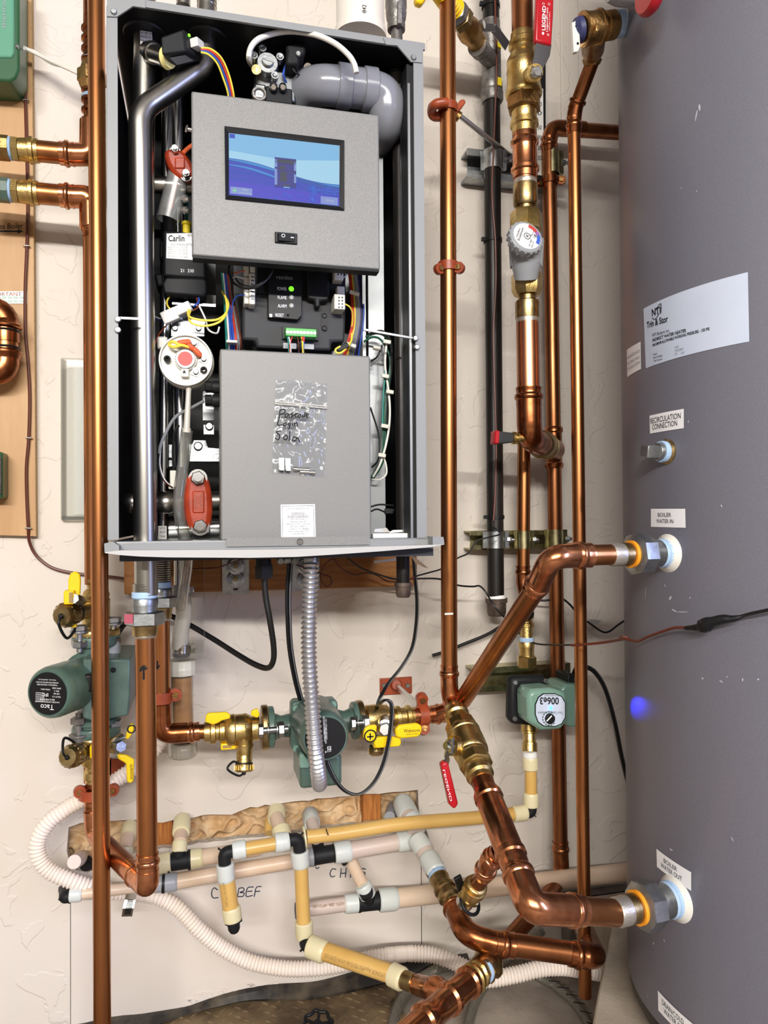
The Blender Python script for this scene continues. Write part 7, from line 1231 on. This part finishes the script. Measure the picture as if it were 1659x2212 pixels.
# middle hanging leg and pipe to the brass
y3 = T('plastic_drop_pipe', 'yellow plastic leg dropping to an elbow and slanting right to a copper tee', 'pipe', A(655, 2030, D))
elbow(y3, [(624, 1815, D), (644, 1812, D), (648, 1842, D)], 27); pring(y3, (647, 1838, D), (650, 1872, D), 39)
t = MB(); ptube(t, (650, 1865, D), (656, 2000, D), 30); P(y3, 'drop_tube', t, PEXY)
pring(y3, (656, 1990, D), (658, 2028, D), 39, RINGC); D2 = .26
elbow(y3, [(658, 2024, D), (661, 2042, D+.015), (682, 2048, D+.03)], 27)
pring(y3, (668, 2043, D+.02), (703, 2058, D+.04), 47, RINGC)
t = MB(); a, b_ = A(696, 2053, D+.035), A(852, 2106, .27); t.lathe(a, b_, pr(700, 2050, D, 37), [(0, 1), (1, .98)], 24); P(y3, 'slanting_tube', t, PEXY)
t = MB(); nn_ = (b_-a).normalized(); vw = (EYE-lerp(a, b_, .5)).normalized(); sd = nn_.cross(vw).normalized(); vv_ = sd.cross(nn_).normalized(); vv_ = vv_ if vv_.dot(vw) > 0 else -vv_; rr_ = pr(700, 2050, D, 37)
up_ = sd if sd.z > 0 else -sd
t.text('UPONOR AquaPEX PEX5106 3/4 IN SDR9 UES', lambda u, v: lerp(a, b_, .92-.84*u)+vv_*rr_*.99+up_*(-.0005-.0085*v)); P(y3, 'printing', t, INKT)
pring(y3, (846, 2104, .265), (872, 2117, .285), 48, RINGC)
t = MB(); t.lathe(A(868, 2114, .282), A(896, 2125, .3), pr(880, 2120, .29, 38), [(0, 1), (.85, 1), (.9, .9), (1, .9)], 26); P(y3, 'brass_tail', t, BRAD); t = MB(); t.lathe(A(893, 2124, .3), A(905, 2129, .305), pr(900, 2125, .3, 36), [(0, .95), (.3, 1.03), (.7, 1), (1, .95)], 24); P(y3, 'thread_tape', t, SOL)
# upper left tee row
D = .1
y4 = T('plastic_branch_pipe', 'pale plastic run with a black tee left of the hanging yellow leg', 'pipe', A(400, 1880, D))
pring(y4, (369, 1862, D), (338, 1867, D), 42, RINGC); t = MB(); t.lathe(A(362, 1864, D), A(412, 1857, D), pr(385, 1860, D, 38), [(0, 1.08), (.1, 1.08), (.12, .95), (.86, .95), (.88, 1.1), (1, 1.1)], 24); t.cyl(A(386, 1860, D), A(387, 1836, D), pr(386, 1850, D, 30), 20); P(y4, 'tee', t, BLKM)
pring(y4, (409, 1857, D), (438, 1852, D), 40, RINGC); t = MB(); ptube(t, (432, 1853, D), (560, 1832, .08), 33); P(y4, 'tube', t, PEXW)
pring(y4, (387, 1842, D), (389, 1816, D-.01), 32, RINGC); t = MB(); ptube(t, (389, 1822, D-.01), (391, 1796, .05), 29); P(y4, 'stub', t, PEXW); pring(y4, (391, 1800, .06), (394, 1770, .015), 38, RINGC); t = MB(); t.cyl(A(394, 1776, .02), A(394, 1778, -.06), pr(394, 1775, 0, 30), 20); P(y4, 'stub', t, PEXW)
y5 = T('plastic_stub', 'cream plastic stub coming out of the wall slot behind the slanting copper feed', 'pipe', A(270, 1860, .08)); pring(y5, (282, 1782, .02), (276, 1812, .05), 34, RINGC); t = MB(); ptube(t, (277, 1806, .05), (270, 1836, .08), 28); t.cyl(A(282, 1788, .02), A(282, 1790, -.06), pr(282, 1790, 0, 28), 20); P(y5, 'stub', t, PEXW); pring(y5, (271, 1830, .08), (268, 1862, .09), 34, RINGC)
y6 = T('plastic_stub', 'grey capped plastic stub poking out of the left end of the wall slot', 'pipe', A(165, 1875, .07)); t = MB(); t.lathe(A(178, 1852, .0), A(160, 1862, .08), pr(165, 1858, .06, 31), [(0, 1), (.9, 1), (1, .9)], 24); P(y6, 'cap', t, PEXG); t = MB(); t.tube([A(176, 1850, -.02), A(188, 1862, .02), A(186, 1874, .03)], pr(188, 1860, 0, 24), 16); P(y6, 'elbow', t, BLKM)
y7 = T('plastic_stub', 'yellowish plastic stub bending out of the middle of the wall slot', 'pipe', A(610, 1825, .1)); pring(y7, (598, 1750, .01), (597, 1772, .04), 38, RINGC); t = MB(); ptube(t, (597, 1766, .04), (610, 1802, .1), 30); t.cyl(A(598, 1755, .01), A(598, 1757, -.06), pr(598, 1755, 0, 30), 20); P(y7, 'stub', t, PEXW); pring(y7, (606, 1790, .09), (616, 1826, .12), 40, RINGC)
t = MB(); t.lathe(A(585, 1772, .01), A(583, 1800, .03), pr(583, 1790, .02, 26), [(0, 1), (1, .9)], 18); P(y7, 'yellow_tail', t, PEXY)
y8 = T('plastic_stub', 'short white plastic stub in the wall slot right of the yellowish one', 'pipe', A(680, 1805, .1)); pring(y8, (670, 1758, .0), (675, 1784, .05), 36, RINGW); t = MB(); ptube(t, (674, 1776, .05), (684, 1812, .1), 27); t.cyl(A(670, 1765, .0), A(670, 1767, -.06), pr(670, 1765, 0, 28), 20); P(y8, 'stub', t, PEXG)
# second row
D = .09
y9 = T('plastic_return_pipe', 'pale plastic pipe running behind the legs from a black elbow at far left', 'pipe', A(400, 1930, D))
elbow(y9, [(152, 1936, D), (141, 1938, D), (141, 1920, .03)], 26); pring(y9, (150, 1933, D), (177, 1931, D), 32); t = MB(); ptube(t, (172, 1931, D), (352, 1910, D), 24); P(y9, 'tube', t, PEXW)
t = MB(); t.lathe(A(334, 1910, D), A(354, 1908, D), pr(345, 1910, D, 36), [(0, 1), (1, 1)], 24); P(y9, 'grey_coupling', t, GPL); t = MB(); t.lathe(A(350, 1908, D), A(356, 1907.5, D), pr(352, 1908, D, 41), [(0, 1), (1, 1)], 24); P(y9, 'black_band', t, BLKP)
pring(y9, (355, 1907.5, D), (383, 1904, D), 39, GPL); t = MB(); ptube(t, (378, 1905, D), (680, 1852, D), 32); P(y9, 'tube', t, PEXW)
t = MB(); t.lathe(A(664, 1853, D), A(676, 1851, D), pr(670, 1850, D, 40), [(0, .9), (1, 1)], 24); P(y9, 'grey_collar', t, GPL); t = MB(); t.lathe(A(674, 1851, D), A(726, 1842, D), pr(700, 1846, D, 36), [(0, 1.05), (.1, 1.05), (.12, 1), (.88, 1), (.9, 1.1), (1, 1.1)], 24); P(y9, 'black_coupling', t, BLKM)
t = MB(); t.cyl(A(690, 1849, D), A(686, 1820, D-.02), pr(690, 1840, D, 26), 18); t.cyl(A(735, 1850, D), A(748, 1862, D), pr(740, 1850, D, 20), 16); P(y9, 'black_branch', t, BLKM)
pring(y9, (722, 1843, D), (758, 1837, D), 45, RINGW); t = MB(); ptube(t, (752, 1838, D), (868, 1818, D), 36); P(y9, 'tube', t, PEXG); pring(y9, (858, 1820, D), (889, 1815, D), 42, RINGW)
t = MB(); t.lathe(A(887, 1815, D), A(922, 1806, D), pr(900, 1810, D, 34), [(0, 1), (.8, 1), (.82, .9), (1, .85)], 22); t.cyl(A(905, 1790, .05), A(908, 1818, .11), pr(905, 1800, D, 30), 20); P(y9, 'black_tee', t, IRONG)
# fittings to the brass valve
y10 = T('plastic_to_brass_line', 'white plastic couplings leading down to a brass check valve and brown copper elbow', 'pipe', A(990, 1985, .2))
def W_(px, py, d): return A(px, py, d)
pring(y10, (900, 1812, .11), (920, 1842, .14), 42, RINGW); t = MB(); t.cyl(A(917, 1838, .14), A(930, 1864, .16), pr(925, 1850, .15, 40), 24); P(y10, 'tube', t, PEXG); pring(y10, (944, 1886, .19), (924, 1850, .155), 46, RINGW)
t = MB(); t.lathe(A(936, 1876, .18), A(946, 1893, .19), pr(940, 1880, .18, 46), [(0, .8), (.2, 1), (.6, 1), (1, .98)], 6, .2); P(y10, 'hex_shoulder', t, BRAD); t = MB(); t.lathe(A(943, 1888, .19), A(949, 1898, .2), pr(945, 1890, .19, 40), [(0, 1), (.4, 1.08), (1, 1)], 22); P(y10, 'thread_tape', t, TAPE)
t = MB(); t.lathe(A(947, 1895, .2), A(978, 1952, .25), pr(960, 1920, .22, 44), [(0, 1), (.12, 1.05), (.2, .95), (.35, .95), (.4, 1.12), (.5, 1.12), (.55, .9), (.62, .9), (.66, 1.1), (.78, 1.1), (.85, .85), (1, .8)], 28); t.hexn(A(975, 1943, .245), A(986, 1968, .265), pr(980, 1950, .25, 42), .1); P(y10, 'check_valve', t, BRAD)
b0, b1, b2 = A(985, 1968, .265), A(1010, 2020, .32), A(1262, 2060, .36); r = pr(1150, 2045, .34, 47)
t = MB(); t.tube(fillet([b0, A(1006, 2020, .32), A(1080, 2040, .335)], .05, 12), r*1.06, 28); P(y10, 'elbow', t, COPDF); t = MB(); t.cyl(A(1070, 2036, .335), A(1262, 2063, .36), r, 28); P(y10, 'tube', t, COPD)
n_ = (A(1262, 2063, .36)-A(1070, 2036, .335)).normalized(); t = MB(); t.press(A(1068, 2037, .335), n_, r, .032); t.press(b0, (b0-b1), r*.98, .012); P(y10, 'press_ring', t, COPDF)
t = MB(); t.press(A(1228, 2060, .356), n_, r, .03); t.tube(fillet([A(1240, 2060, .357), A(1284, 2066, .36), A(1262, 2010, .12)], .03, 10), r*1.1, 26); P(y10, 'press_elbow', t, COPDF)
# lower long pipe
D = .1
y11 = T('plastic_long_pipe', 'long pale plastic pipe with a black tee running right behind the copper to the tank', 'pipe', A(1000, 1960, D))
t = MB(); t.lathe(A(638, 1968, D), A(646, 1967, D), pr(640, 1965, D, 36), [(0, .9), (1, 1)], 20); P(y11, 'black_end', t, BLKM); t = MB(); t.lathe(A(773, 1950, D), A(823, 1945, D), pr(800, 1948, D, 37), [(0, 1.08), (.1, 1.08), (.13, 1), (.87, 1), (.9, 1.12), (1, 1.12)], 24); t.cyl(A(798, 1948, D), A(790, 1925, D+.02), pr(795, 1935, D, 30), 20); P(y11, 'black_tee', t, BLKM)
t = MB(); ptube(t, (645, 1966, D), (752, 1952, D), 31); P(y11, 'tube', t, PEXG); t = MB(); t.text('HOPS1 2006 14PTO UES', quad(D+.0135, (744, 1948), (676, 1955), (676, 1962), (744, 1955))); P(y11, 'printing', t, INKT)
pring(y11, (774, 1950, D), (744, 1953, D), 39, RINGW); pring(y11, (818, 1945, D), (858, 1941, D), 48, RINGW)
pring(y11, (796, 1936, D+.01), (782, 1910, D+.01), 36, RINGW); t = MB(); ptube(t, (785, 1914, D+.01), (752, 1848, .06), 27); P(y11, 'branch_tube', t, PEXW)
t = MB(); ptube(t, (850, 1941, D), (1420, 1876, D), 40); P(y11, 'long_tube', t, PEXW)
# big white stub top right of slot
y12 = T('plastic_stub', 'large white plastic elbow stub at the right end of the wall slot', 'pipe', A(885, 1785, .08)); t = MB(); t.lathe(A(868, 1730, .0), A(884, 1766, .06), pr(875, 1745, .03, 46), [(0, .7), (.1, .95), (.3, 1), (.9, 1), (1, .92)], 28); P(y12, 'ring_collar', t, RINGW); t = MB(); t.cyl(A(880, 1756, .05), A(900, 1796, .1), pr(885, 1770, .07, 38), 22); P(y12, 'tube', t, PEXG); pring(y12, (888, 1765, .075), (902, 1790, .1), 40, RINGW)
y13 = T('plastic_stub', 'small pale plastic stub deep in the right end of the wall slot', 'pipe', A(845, 1770, .01)); t = MB(); t.lathe(A(850, 1740, -.04), A(842, 1765, .02), pr(845, 1755, 0, 26), [(0, .9), (.3, 1), (1, .9)], 22); P(y13, 'ring_collar', t, GPL)
# brass/copper tee at the bottom
bb = T('tempering_tee', 'brass body with nuts and copper tee at the bottom centre of the frame', 'fitting', A(990, 2140, .35))
m0, m1 = A(1068, 2062, .33), A(1036, 2096, .345); 
t = MB(); t.lathe(A(1056, 2030, .31), A(1054, 2112, .335), pr(1050, 2080, .32, 62), [(0, .9), (.3, .92), (.5, 1), (.85, 1), (.95, .85), (1, .7)], 30); t.lathe(A(1062, 2076, .33), A(1030, 2102, .345), pr(1040, 2090, .33, 58), [(0, .8), (.3, 1), (.6, 1), (1, .9)], 28); P(bb, 'brass_body', t, BRAD)
ln0, ln1 = A(1046, 2093, .34), A(905, 2215, .45); K2 = lambda s_: lerp(ln0, ln1, s_); r = pr(980, 2150, .39, 54)
t = MB(); t.hexn(K2(-.04), K2(.02), r*1.22, .2); t.lathe(K2(.04), K2(.17), r, [(0, .95), (.2, 1.1), (.55, 1.14), (.7, .95), (1, .98)], 8, .2); t.lathe(K2(.15), K2(.24), r, [(0, 1.05), (.3, 1.22), (.6, 1.22), (.8, 1.05), (1, 1.02)], 28); P(bb, 'brass_union', t, BRA); t = MB(); t.lathe(K2(0), K2(.05), r*1.04, [(0, 1), (.5, 1.06), (1, 1)], 26); P(bb, 'thread_tape', t, TAPE)
t = MB(); t.lathe(K2(.2), K2(.72), r, [(0, 1.04), (.06, 1.08), (.1, 1.26), (.16, 1.26), (.2, 1.06), (.62, 1.06), (.66, 1.26), (.74, 1.26), (.78, 1.06), (1, 1.06)], 32); t.lathe(K2(.72), K2(1.35), r, [(0, 1.06), (.2, 1.06), (.25, 1.26), (.36, 1.26), (.4, 1.05), (1, 1.02)], 30)
a, b_ = K2(.5), A(902, 2128, .303); t.lathe(a, b_, r*.85, [(0, 1), (.35, 1), (.4, 1.24), (.55, 1.24), (.6, 1.02), (1, 1.0)], 26); P(bb, 'copper_tee', t, COPB)
# ---------------------------------------------------------------- white corrugated hose etc.
wh = T('corrugated_hose', 'white ribbed drain hose looping across the wall behind the pipes', 'hose', A(400, 2080, .06))
pts = [(372, 1570, .06), (350, 1596, .07), (315, 1640, .075), (262, 1678, .08), (205, 1712, .085), (150, 1742, .085), (105, 1776, .085), (82, 1815, .085), (84, 1852, .085), (108, 1882, .085), (160, 1905, .085), (220, 1924, .075), (290, 1930, .065), (340, 1938, .065), (385, 1962, .065), (430, 2008, .07), (480, 2048, .07), (540, 2078, .075), (610, 2092, .08), (680, 2092, .085), (740, 2084, .085), (800, 2070, .085), (850, 2062, .085), (900, 2060, .085)]
t = MB(); t.corr(crv([A(*p) for p in pts], 10), pr(400, 1980, .07, 31), .0064, .1, 18, 5); P(wh, 'hose', t, HOSEW)
t = MB(); t.lathe(A(834, 2064, .085), A(892, 2059, .085), pr(860, 2060, .085, 31), [(0, 1.02), (.2, 1.04), (.22, .96), (.3, .96), (.32, 1.04), (.7, 1.04), (.72, .97), (.8, .97), (.82, 1.04), (1, 1.02)], 24); P(wh, 'cuff', t, HOSEW)
t = MB(); t.corr(crv([A(*p) for p in ((890, 2060, .085), (930, 2062, .09), (965, 2072, .1), (1000, 2088, .11), (1040, 2106, .12))], 10), pr(950, 2070, .09, 31), .0064, .1, 18, 5); P(wh, 'hose', t, HOSEW)
wh2 = T('corrugated_hose', 'lower white ribbed hose lying on the floor behind the bottom copper', 'hose', A(1180, 2110, .2)); t = MB(); t.corr(crv([A(*p) for p in ((1040, 2116, .2), (1075, 2113, .2), (1120, 2104, .2), (1170, 2092, .2), (1220, 2090, .2), (1270, 2098, .2), (1330, 2106, .2))], 10), pr(1170, 2095, .2, 31), .0064, .1, 18, 5); P(wh2, 'hose', t, HOSEW)
t = MB()
hc = T('hose_clamp', 'loose steel band clamp hanging from the ribbed hose under the low elbow', 'hose clamp', A(275, 1980, .1))
p = [(284, 1932, .12), (281, 1944, .135), (277, 1962, .14), (274, 1980, .135)]; c_ = [A(*q_) for q_ in p]; wv_ = V((.0085, 0, -.001)); t = MB(); t.add([x-wv_ for x in c_]+[x+wv_ for x in c_]+[x-wv_+V((0, .001, 0)) for x in c_]+[x+wv_+V((0, .001, 0)) for x in c_], [(i, i+1, 5+i, 4+i) for i in range(3)]+[(8+i, 12+i, 13+i, 9+i) for i in range(3)]); P(hc, 'band', t, CHR)
t = MB()
for k in range(12): 
    s_ = .2+k*.065; q_ = A(lerp(284, 274.5, s_), lerp(1936, 1978, s_), .142); t.bar(q_-wv_*.6, q_+wv_*.6, .0012, .001)
P(hc, 'slots', t, BLKP)
# ================================================================ TANK
tk = T('water_tank', 'tall dark grey cylindrical indirect water heater at the right', 'tank', V((TC.x, TC.y, ZP)))
zt = 2.05; t = MB(); t.lathe((TC.x, TC.y, ZP+.035), (TC.x, TC.y, zt), TR, [(0, .985), (.006, 1), (1, 1)], 160); P(tk, 'shell', t, TANK)
t = MB(); t.lathe((TC.x, TC.y, ZP), (TC.x, TC.y, ZP+.045), TR*.99, [(0, .93), (.2, .97), (.6, 1), (1, 1.004)], 120); P(tk, 'base_rim', t, TANKB, label='black plastic base rim')
def tquad(bl, br, tr, tl, e=.0008):                   # unit square wrapped on the tank between four pixels
    c = [TP(*p) for p in (bl, br, tr, tl)]; an = [math.atan2(p.y-TC.y, p.x-TC.x) % (2*math.pi) for p in c]
    def f(u, v):
        a_ = (an[0]*(1-u)+an[1]*u)*(1-v)+(an[3]*(1-u)+an[2]*u)*v; z = (c[0].z*(1-u)+c[1].z*u)*(1-v)+(c[3].z*(1-u)+c[2].z*u)*v
        return V((TC.x+math.cos(a_)*(TR+e), TC.y+math.sin(a_)*(TR+e), z))
    return f
def tlabel(corners, m, nm, lab):
    f = tquad(*corners); t = MB(); t.grid(f, 24, 4); return P(tk, nm, t, m, label=lab), tquad(*corners, e=.0013)
def words(root, f, items, m=INK, nm='lettering'):
    t = MB()
    for s_, u0, v0, u1, v1 in items:
        vs, fs = text2d(s_); t.add([f(u0+(u1-u0)*x, v0+(v1-v0)*y) for x, y in vs], fs)
    P(root, nm, t, m)
lb, f = tlabel([(1396, 796), (1619, 738), (1616, 588), (1391, 667)], PAPS, 'rating_plate', 'large silvery label with black logo lettering')
LX = lambda fx, fy: (1391+225*fx+5*fy*(1-fx)+3*fy*fx, lerp(667-79*fx, 796-58*fx, fy))
def plate(items, m, nm):
    t = MB()
    for s_, x0, x1, yc, h in items:
        g = tquad(LX(x0, yc+h), LX(x1, yc+h), LX(x1, yc-h), LX(x0, yc-h), e=.0013); vs, fs = text2d(s_); t.add([g(x, y) for x, y in vs], fs)
    P(lb, nm, t, m)
plate([('*NTI', .08, .165, .118, .06), ('*Trin & Stor', .028, .232, .294, .055)], INK, 'logo_lettering')
t = MB()
for pts in ([(.085, .2), (.1, .235), (.125, .22), (.15, .17)], [(.12, .1), (.15, .03), (.17, .02), (.172, .1), (.165, .17)]): t.tube(crv([TP(*LX(*p), .0013) for p in pts], 5), .0005, 5)
P(lb, 'logo_swoosh', t, INK)
plate([('NTI Boilers inc.', .078, .244, .487, .026), ('*INDIRECT WATER HEATER', .078, .402, .569, .027), ('*MAXIMUM ALLOWABLE WORKING PRESSURE - 150 PSI', .078, .623, .65, .024), ('Model', .078, .115, .805, .016), ('Serial number', .078, .167, .857, .018), ('Tank Capacity', .078, .167, .917, .02)], INK, 'lettering')
plate([('S 80', .287, .324, .79, .018), ('22033855', .287, .371, .844, .018), ('79', .287, .309, .9, .018), ('Gal', .345, .376, .9, .018)], INKG, 'stamped_lettering')
lb, f = tlabel([(1356, 815), (1386, 797), (1385, 738), (1355, 756)], PAPW, 'small_label', 'small white label left of the silver plate'); words(lb, f, [('MAX ABSORPTION RATE', .06, .62, .95, .74), ('THE STORAGE TANK IS', .06, .4, .95, .52), ('174A 36.06 372/M4', .06, .2, .95, .32)], INKG)
lb, f = tlabel([(1405, 937), (1478, 925), (1478, 883), (1404, 898)], PAPW, 'connection_label', 'white label reading recirculation connection'); words(lb, f, [('RECIRCULATION', .04, .53, .93, .83), ('CONNECTION', .1, .18, .84, .47)])
lb, f = tlabel([(1407, 1138), (1482, 1140), (1481, 1099), (1407, 1099)], PAPW, 'connection_label', 'white label reading boiler water in'); words(lb, f, [('BOILER', .25, .56, .64, .78), ('WATER IN', .2, .22, .7, .44)])
lb, f = tlabel([(1420, 1872), (1494, 1924), (1494, 1884), (1419, 1833)], PAPW, 'connection_label', 'white slanting label reading boiler water out'); words(lb, f, [('BOILER', .25, .56, .64, .8), ('WATER OUT', .15, .2, .77, .45)])
lb, f = tlabel([(1423, 2182), (1497, 2254), (1497, 2211), (1422, 2139)], PAPW, 'connection_label', 'white slanting label reading drain cold water, cut by the frame'); words(lb, f, [('DRAIN/COLD', .15, .55, .78, .82), ('WATER IN', .2, .2, .72, .46)])
# plug
pp_ = TP(1440, 976); npn = tn(pp_); t = MB(); pl = T('port_plug', 'square-headed galvanized plug in the tank\'s recirculation port', 'plug', pp_)
t.lathe(pp_-npn*.002, pp_+npn*.004, .0185, [(0, 1), (.6, 1), (1, .85)], 32); P(pl, 'port_ring', t, BRAD); t = MB(); t.lathe(pp_+npn*.003, pp_+npn*.012, .0152, [(0, 1), (.5, 1.05), (1, 1)], 28); P(pl, 'thread_tape', t, TAPE); t = MB(); t.lathe(pp_+npn*.011, pp_+npn*.018, .0135, [(0, 1), (1, .92)], 28); t.lathe(pp_+npn*.016, pp_+npn*.04, .0125, [(0, 1), (.9, 1), (1, .92)], 4, .6); P(pl, 'square_head', t, GAL, bevel=.0008)
# knob and red disc at the top
kp = TP(1384, -24); kn = tn(kp); kb = T('tank_valve', 'grey knob with a red wheel cut off by the top of the frame', 'valve', kp)
t = MB(); t.lathe(kp, kp+kn*.05, .026, [(0, .8), (.3, 1), (.7, 1), (1, .85)], 28); P(kb, 'grey_body', t, GPL); t = MB(); t.lathe(TP(1474, -16)+kn*.04, TP(1474, -16)+kn*.056, .034, [(0, .9), (.3, 1), (.7, 1), (1, .9)], 36); P(kb, 'red_wheel', t, REDG)
# drips and scratches
sc_ = MB()
for (x0, y0), (x1, y1), w_ in (((1507, 238), (1502, 262), 4), ((1511, 226), (1512, 240), 6), ((1396, 1270), (1395, 1294), 2.5), ((1451, 1288), (1446, 1296), 6), ((1452, 1316), (1463, 1322), 4), ((1463, 1322), (1488, 1322), 2), ((1492, 1290), (1490, 1293), 3), ((1436, 1262), (1438, 1268), 3), ((1558, 1090), (1560, 1096), 3), ((1520, 1465), (1516, 1466), 4), ((1605, 1465), (1604, 1472), 3), ((1572, 1460), (1570, 1464), 2), ((1447, 1834), (1454, 1837), 4), ((1580, 1808), (1585, 1818), 2.5), ((1414, 2036), (1411, 2040), 3), ((1555, 1470), (1562, 1474), 3), ((1488, 908), (1487, 914), 3), ((1472, 405), (1473, 407), 3), ((1505, 412), (1506, 414), 3), ((1434, 2030), (1437, 2034), 4), ((1398, 2150), (1402, 2156), 2), ((1640, 1466), (1636, 1469), 3)):
    a, b_ = TP(x0, y0, .0006), TP(x1, y1, .0006); d_ = (b_-a).normalized(); n_ = tn(a); sd = n_.cross(d_).normalized()*w_*.5*.00066; m_ = lerp(a, b_, .5); sc_.add([a-sd*.5, m_-sd, b_-sd*.3, b_+sd*.3, m_+sd, a+sd*.5], [(0, 1, 2, 3, 4, 5)])
P(tk, 'dust_marks', sc_, mat('dried_drip', '#B4B4BC', .6), stuff=True)
# spliced sensor wire in front of the tank
sw_ = T('spliced_wire', 'brown wire crossing to the tank with a black taped splice', 'wire', TP(1400, 1385, .02))
pts = [A(1235, 1394, .3), A(1262, 1392, .32), A(1310, 1387, .36), A(1355, 1378, .42), TP(1380, 1376, .03), TP(1402, 1384, .02), TP(1420, 1376, .02), TP(1450, 1364, .02), TP(1480, 1354, .02), TP(1506, 1354, .02)]
t = MB(); t.tube(crv(pts, 7), .0022, 8); P(sw_, 'brown_wire', t, BRW)
t = MB(); pts = [TP(1502, 1354, .02), TP(1530, 1352, .022), TP(1545, 1347, .024), TP(1560, 1340, .026), TP(1580, 1334, .024), TP(1600, 1333, .022), TP(1618, 1328, .02)]
t.tube(crv(pts, 5), [.0028, .003, .0034, .004, .0046, .005, .007, .0088, .0096, .0092, .0094, .01, .0096, .009, .008, .0072, .0068, .0066, .0066, .0064, .0062, .006, .0056, .005, .0046, .0044, .004, .0036, .003, .0024, .0022], 9); P(sw_, 'tape_splice', t, BLKP, label='lump of black electrical tape', sharp=25)
t = MB(); t.tube(crv([TP(1612, 1329, .02), TP(1635, 1322, .02), TP(1668, 1314, .025), TP(1720, 1300, .03), TP(1790, 1280, .03)], 6), .0022, 8); P(sw_, 'black_wire', t, BLW)
# ---------------------------------------------------------------- floor hoses and hand wheel
def fhose(pts, w_, lab, m=BRAID):
    q_ = [AF(x, y, z) for x, y, z in pts]; r_ = .5*w_*((q_[1]-EYE).dot(CF))/F; o = T('braided_hose', lab, 'hose', q_[len(q_)//2]-V((0, 0, r_))); t = MB(); t.corr(crv(q_, 10), r_, .004, .02, 14, 4); P(o, 'hose', t, m); return o, crv(q_, 10), r_
o, c_, r_ = fhose([(1135, 2085, .05), (1160, 2108, .02), (1195, 2128, .015), (1232, 2158, .015), (1262, 2195, .015), (1290, 2250, .015), (1310, 2310, .015)], 19, 'braided steel hose with a black tracer curving along the floor by the pad')
t = MB()
for i in range(4, len(c_)-2, 5):
    n_ = (c_[i+1]-c_[i]).normalized(); t.bar(c_[i]+V((-.009, -.006, .011)), c_[i+2]+V((.009, -.006, .011)), .0014, .001, (0, 0, 1))
P(o, 'tracer', t, BLKP)
fhose([(1170, 2010, .12), (1120, 2052, .07), (1085, 2085, .04), (1050, 2125, .02), (1024, 2170, .015), (1008, 2230, .015)], 20, 'grey braided hose curving forward under the copper elbow')
fhose([(985, 2085, .06), (950, 2092, .03), (915, 2110, .02), (882, 2140, .016), (858, 2180, .016), (842, 2240, .016)], 22, 'grey braided hose arching down to the bottom edge beside the slanting plastic pipe')
hw = T('hand_wheel', 'black scalloped valve hand wheel cut off by the bottom edge', 'hand wheel', AF(686, 2215, .0)); c_ = AF(686, 2214, .07); n_ = (EYE-c_).normalized(); n_ = (n_*.6+V((0, 0, .8))).normalized(); x_, y_2, _ = frame(n_); R = 30*((c_-EYE).dot(CF))/F
pts = [c_+(x_*math.cos(rad(a_))+y_2*math.sin(rad(a_)))*R*(1+.08*math.cos(rad(a_*8))) for a_ in range(0, 360, 6)]; t = MB(); t.tube(pts+[pts[0], pts[1]], R*.13, 10); P(hw, 'rim', t, BLKP)
t = MB(); [t.bar(c_, c_+(x_*math.cos(rad(a_))+y_2*math.sin(rad(a_)))*R, R*.2, R*.12, n_) for a_ in (20, 92, 164, 236, 308)]; t.cyl(c_-n_*R*.1, c_+n_*R*.2, R*.3, 16); P(hw, 'spokes', t, BLKP); t = MB(); t.cyl(V((c_.x, c_.y, FZ+.011)), c_, R*.18, 12); P(hw, 'stem', t, IRONG)
# ---------------------------------------------------------------- groups of like things
GR = {'cable_tie': 'cable ties on wires and pipes', 'pipe_clamp': 'hinged pipe clamps on copper pipes', 'strut_clamp': 'strut clamps on the risers', 'wall_strut': 'strut channels on the wall', 'isolation_valve': 'brass isolation valves at the pumps', 'circulator_pump': 'green circulator pumps', 'plastic_stub': 'plastic stubs coming out of the wall slot', 'hanger_plate': 'hanger plates on the brown board', 'braided_hose': 'braided hoses on the floor', 'corrugated_hose': 'white ribbed hoses', 'panel_fuse': 'black fuses beside the lower cover', 'hex_standoff': 'small screws left of the control panel', 'wall_stud': 'wood studs in the wall slot', 'plastic_drop_pipe': 'yellow hanging plastic legs', 'supply_branch': 'copper branches at the left edge', 'pipe_union': 'galvanized unions under the boiler', 'pipe_coupling': 'red pipe couplings in the boiler', 'control_cable': 'white cables from the green box', 'ball_valve': 'brass ball valves with red levers', 'wall_lettering': 'marker lettering on the wall', 'lamp_cable': 'flat black cords under the boiler'}
for o in bpy.data.objects:
    g = GR.get(o.name.split('.')[0])
    if g and not o.parent and o.get('label'): o['group'] = g
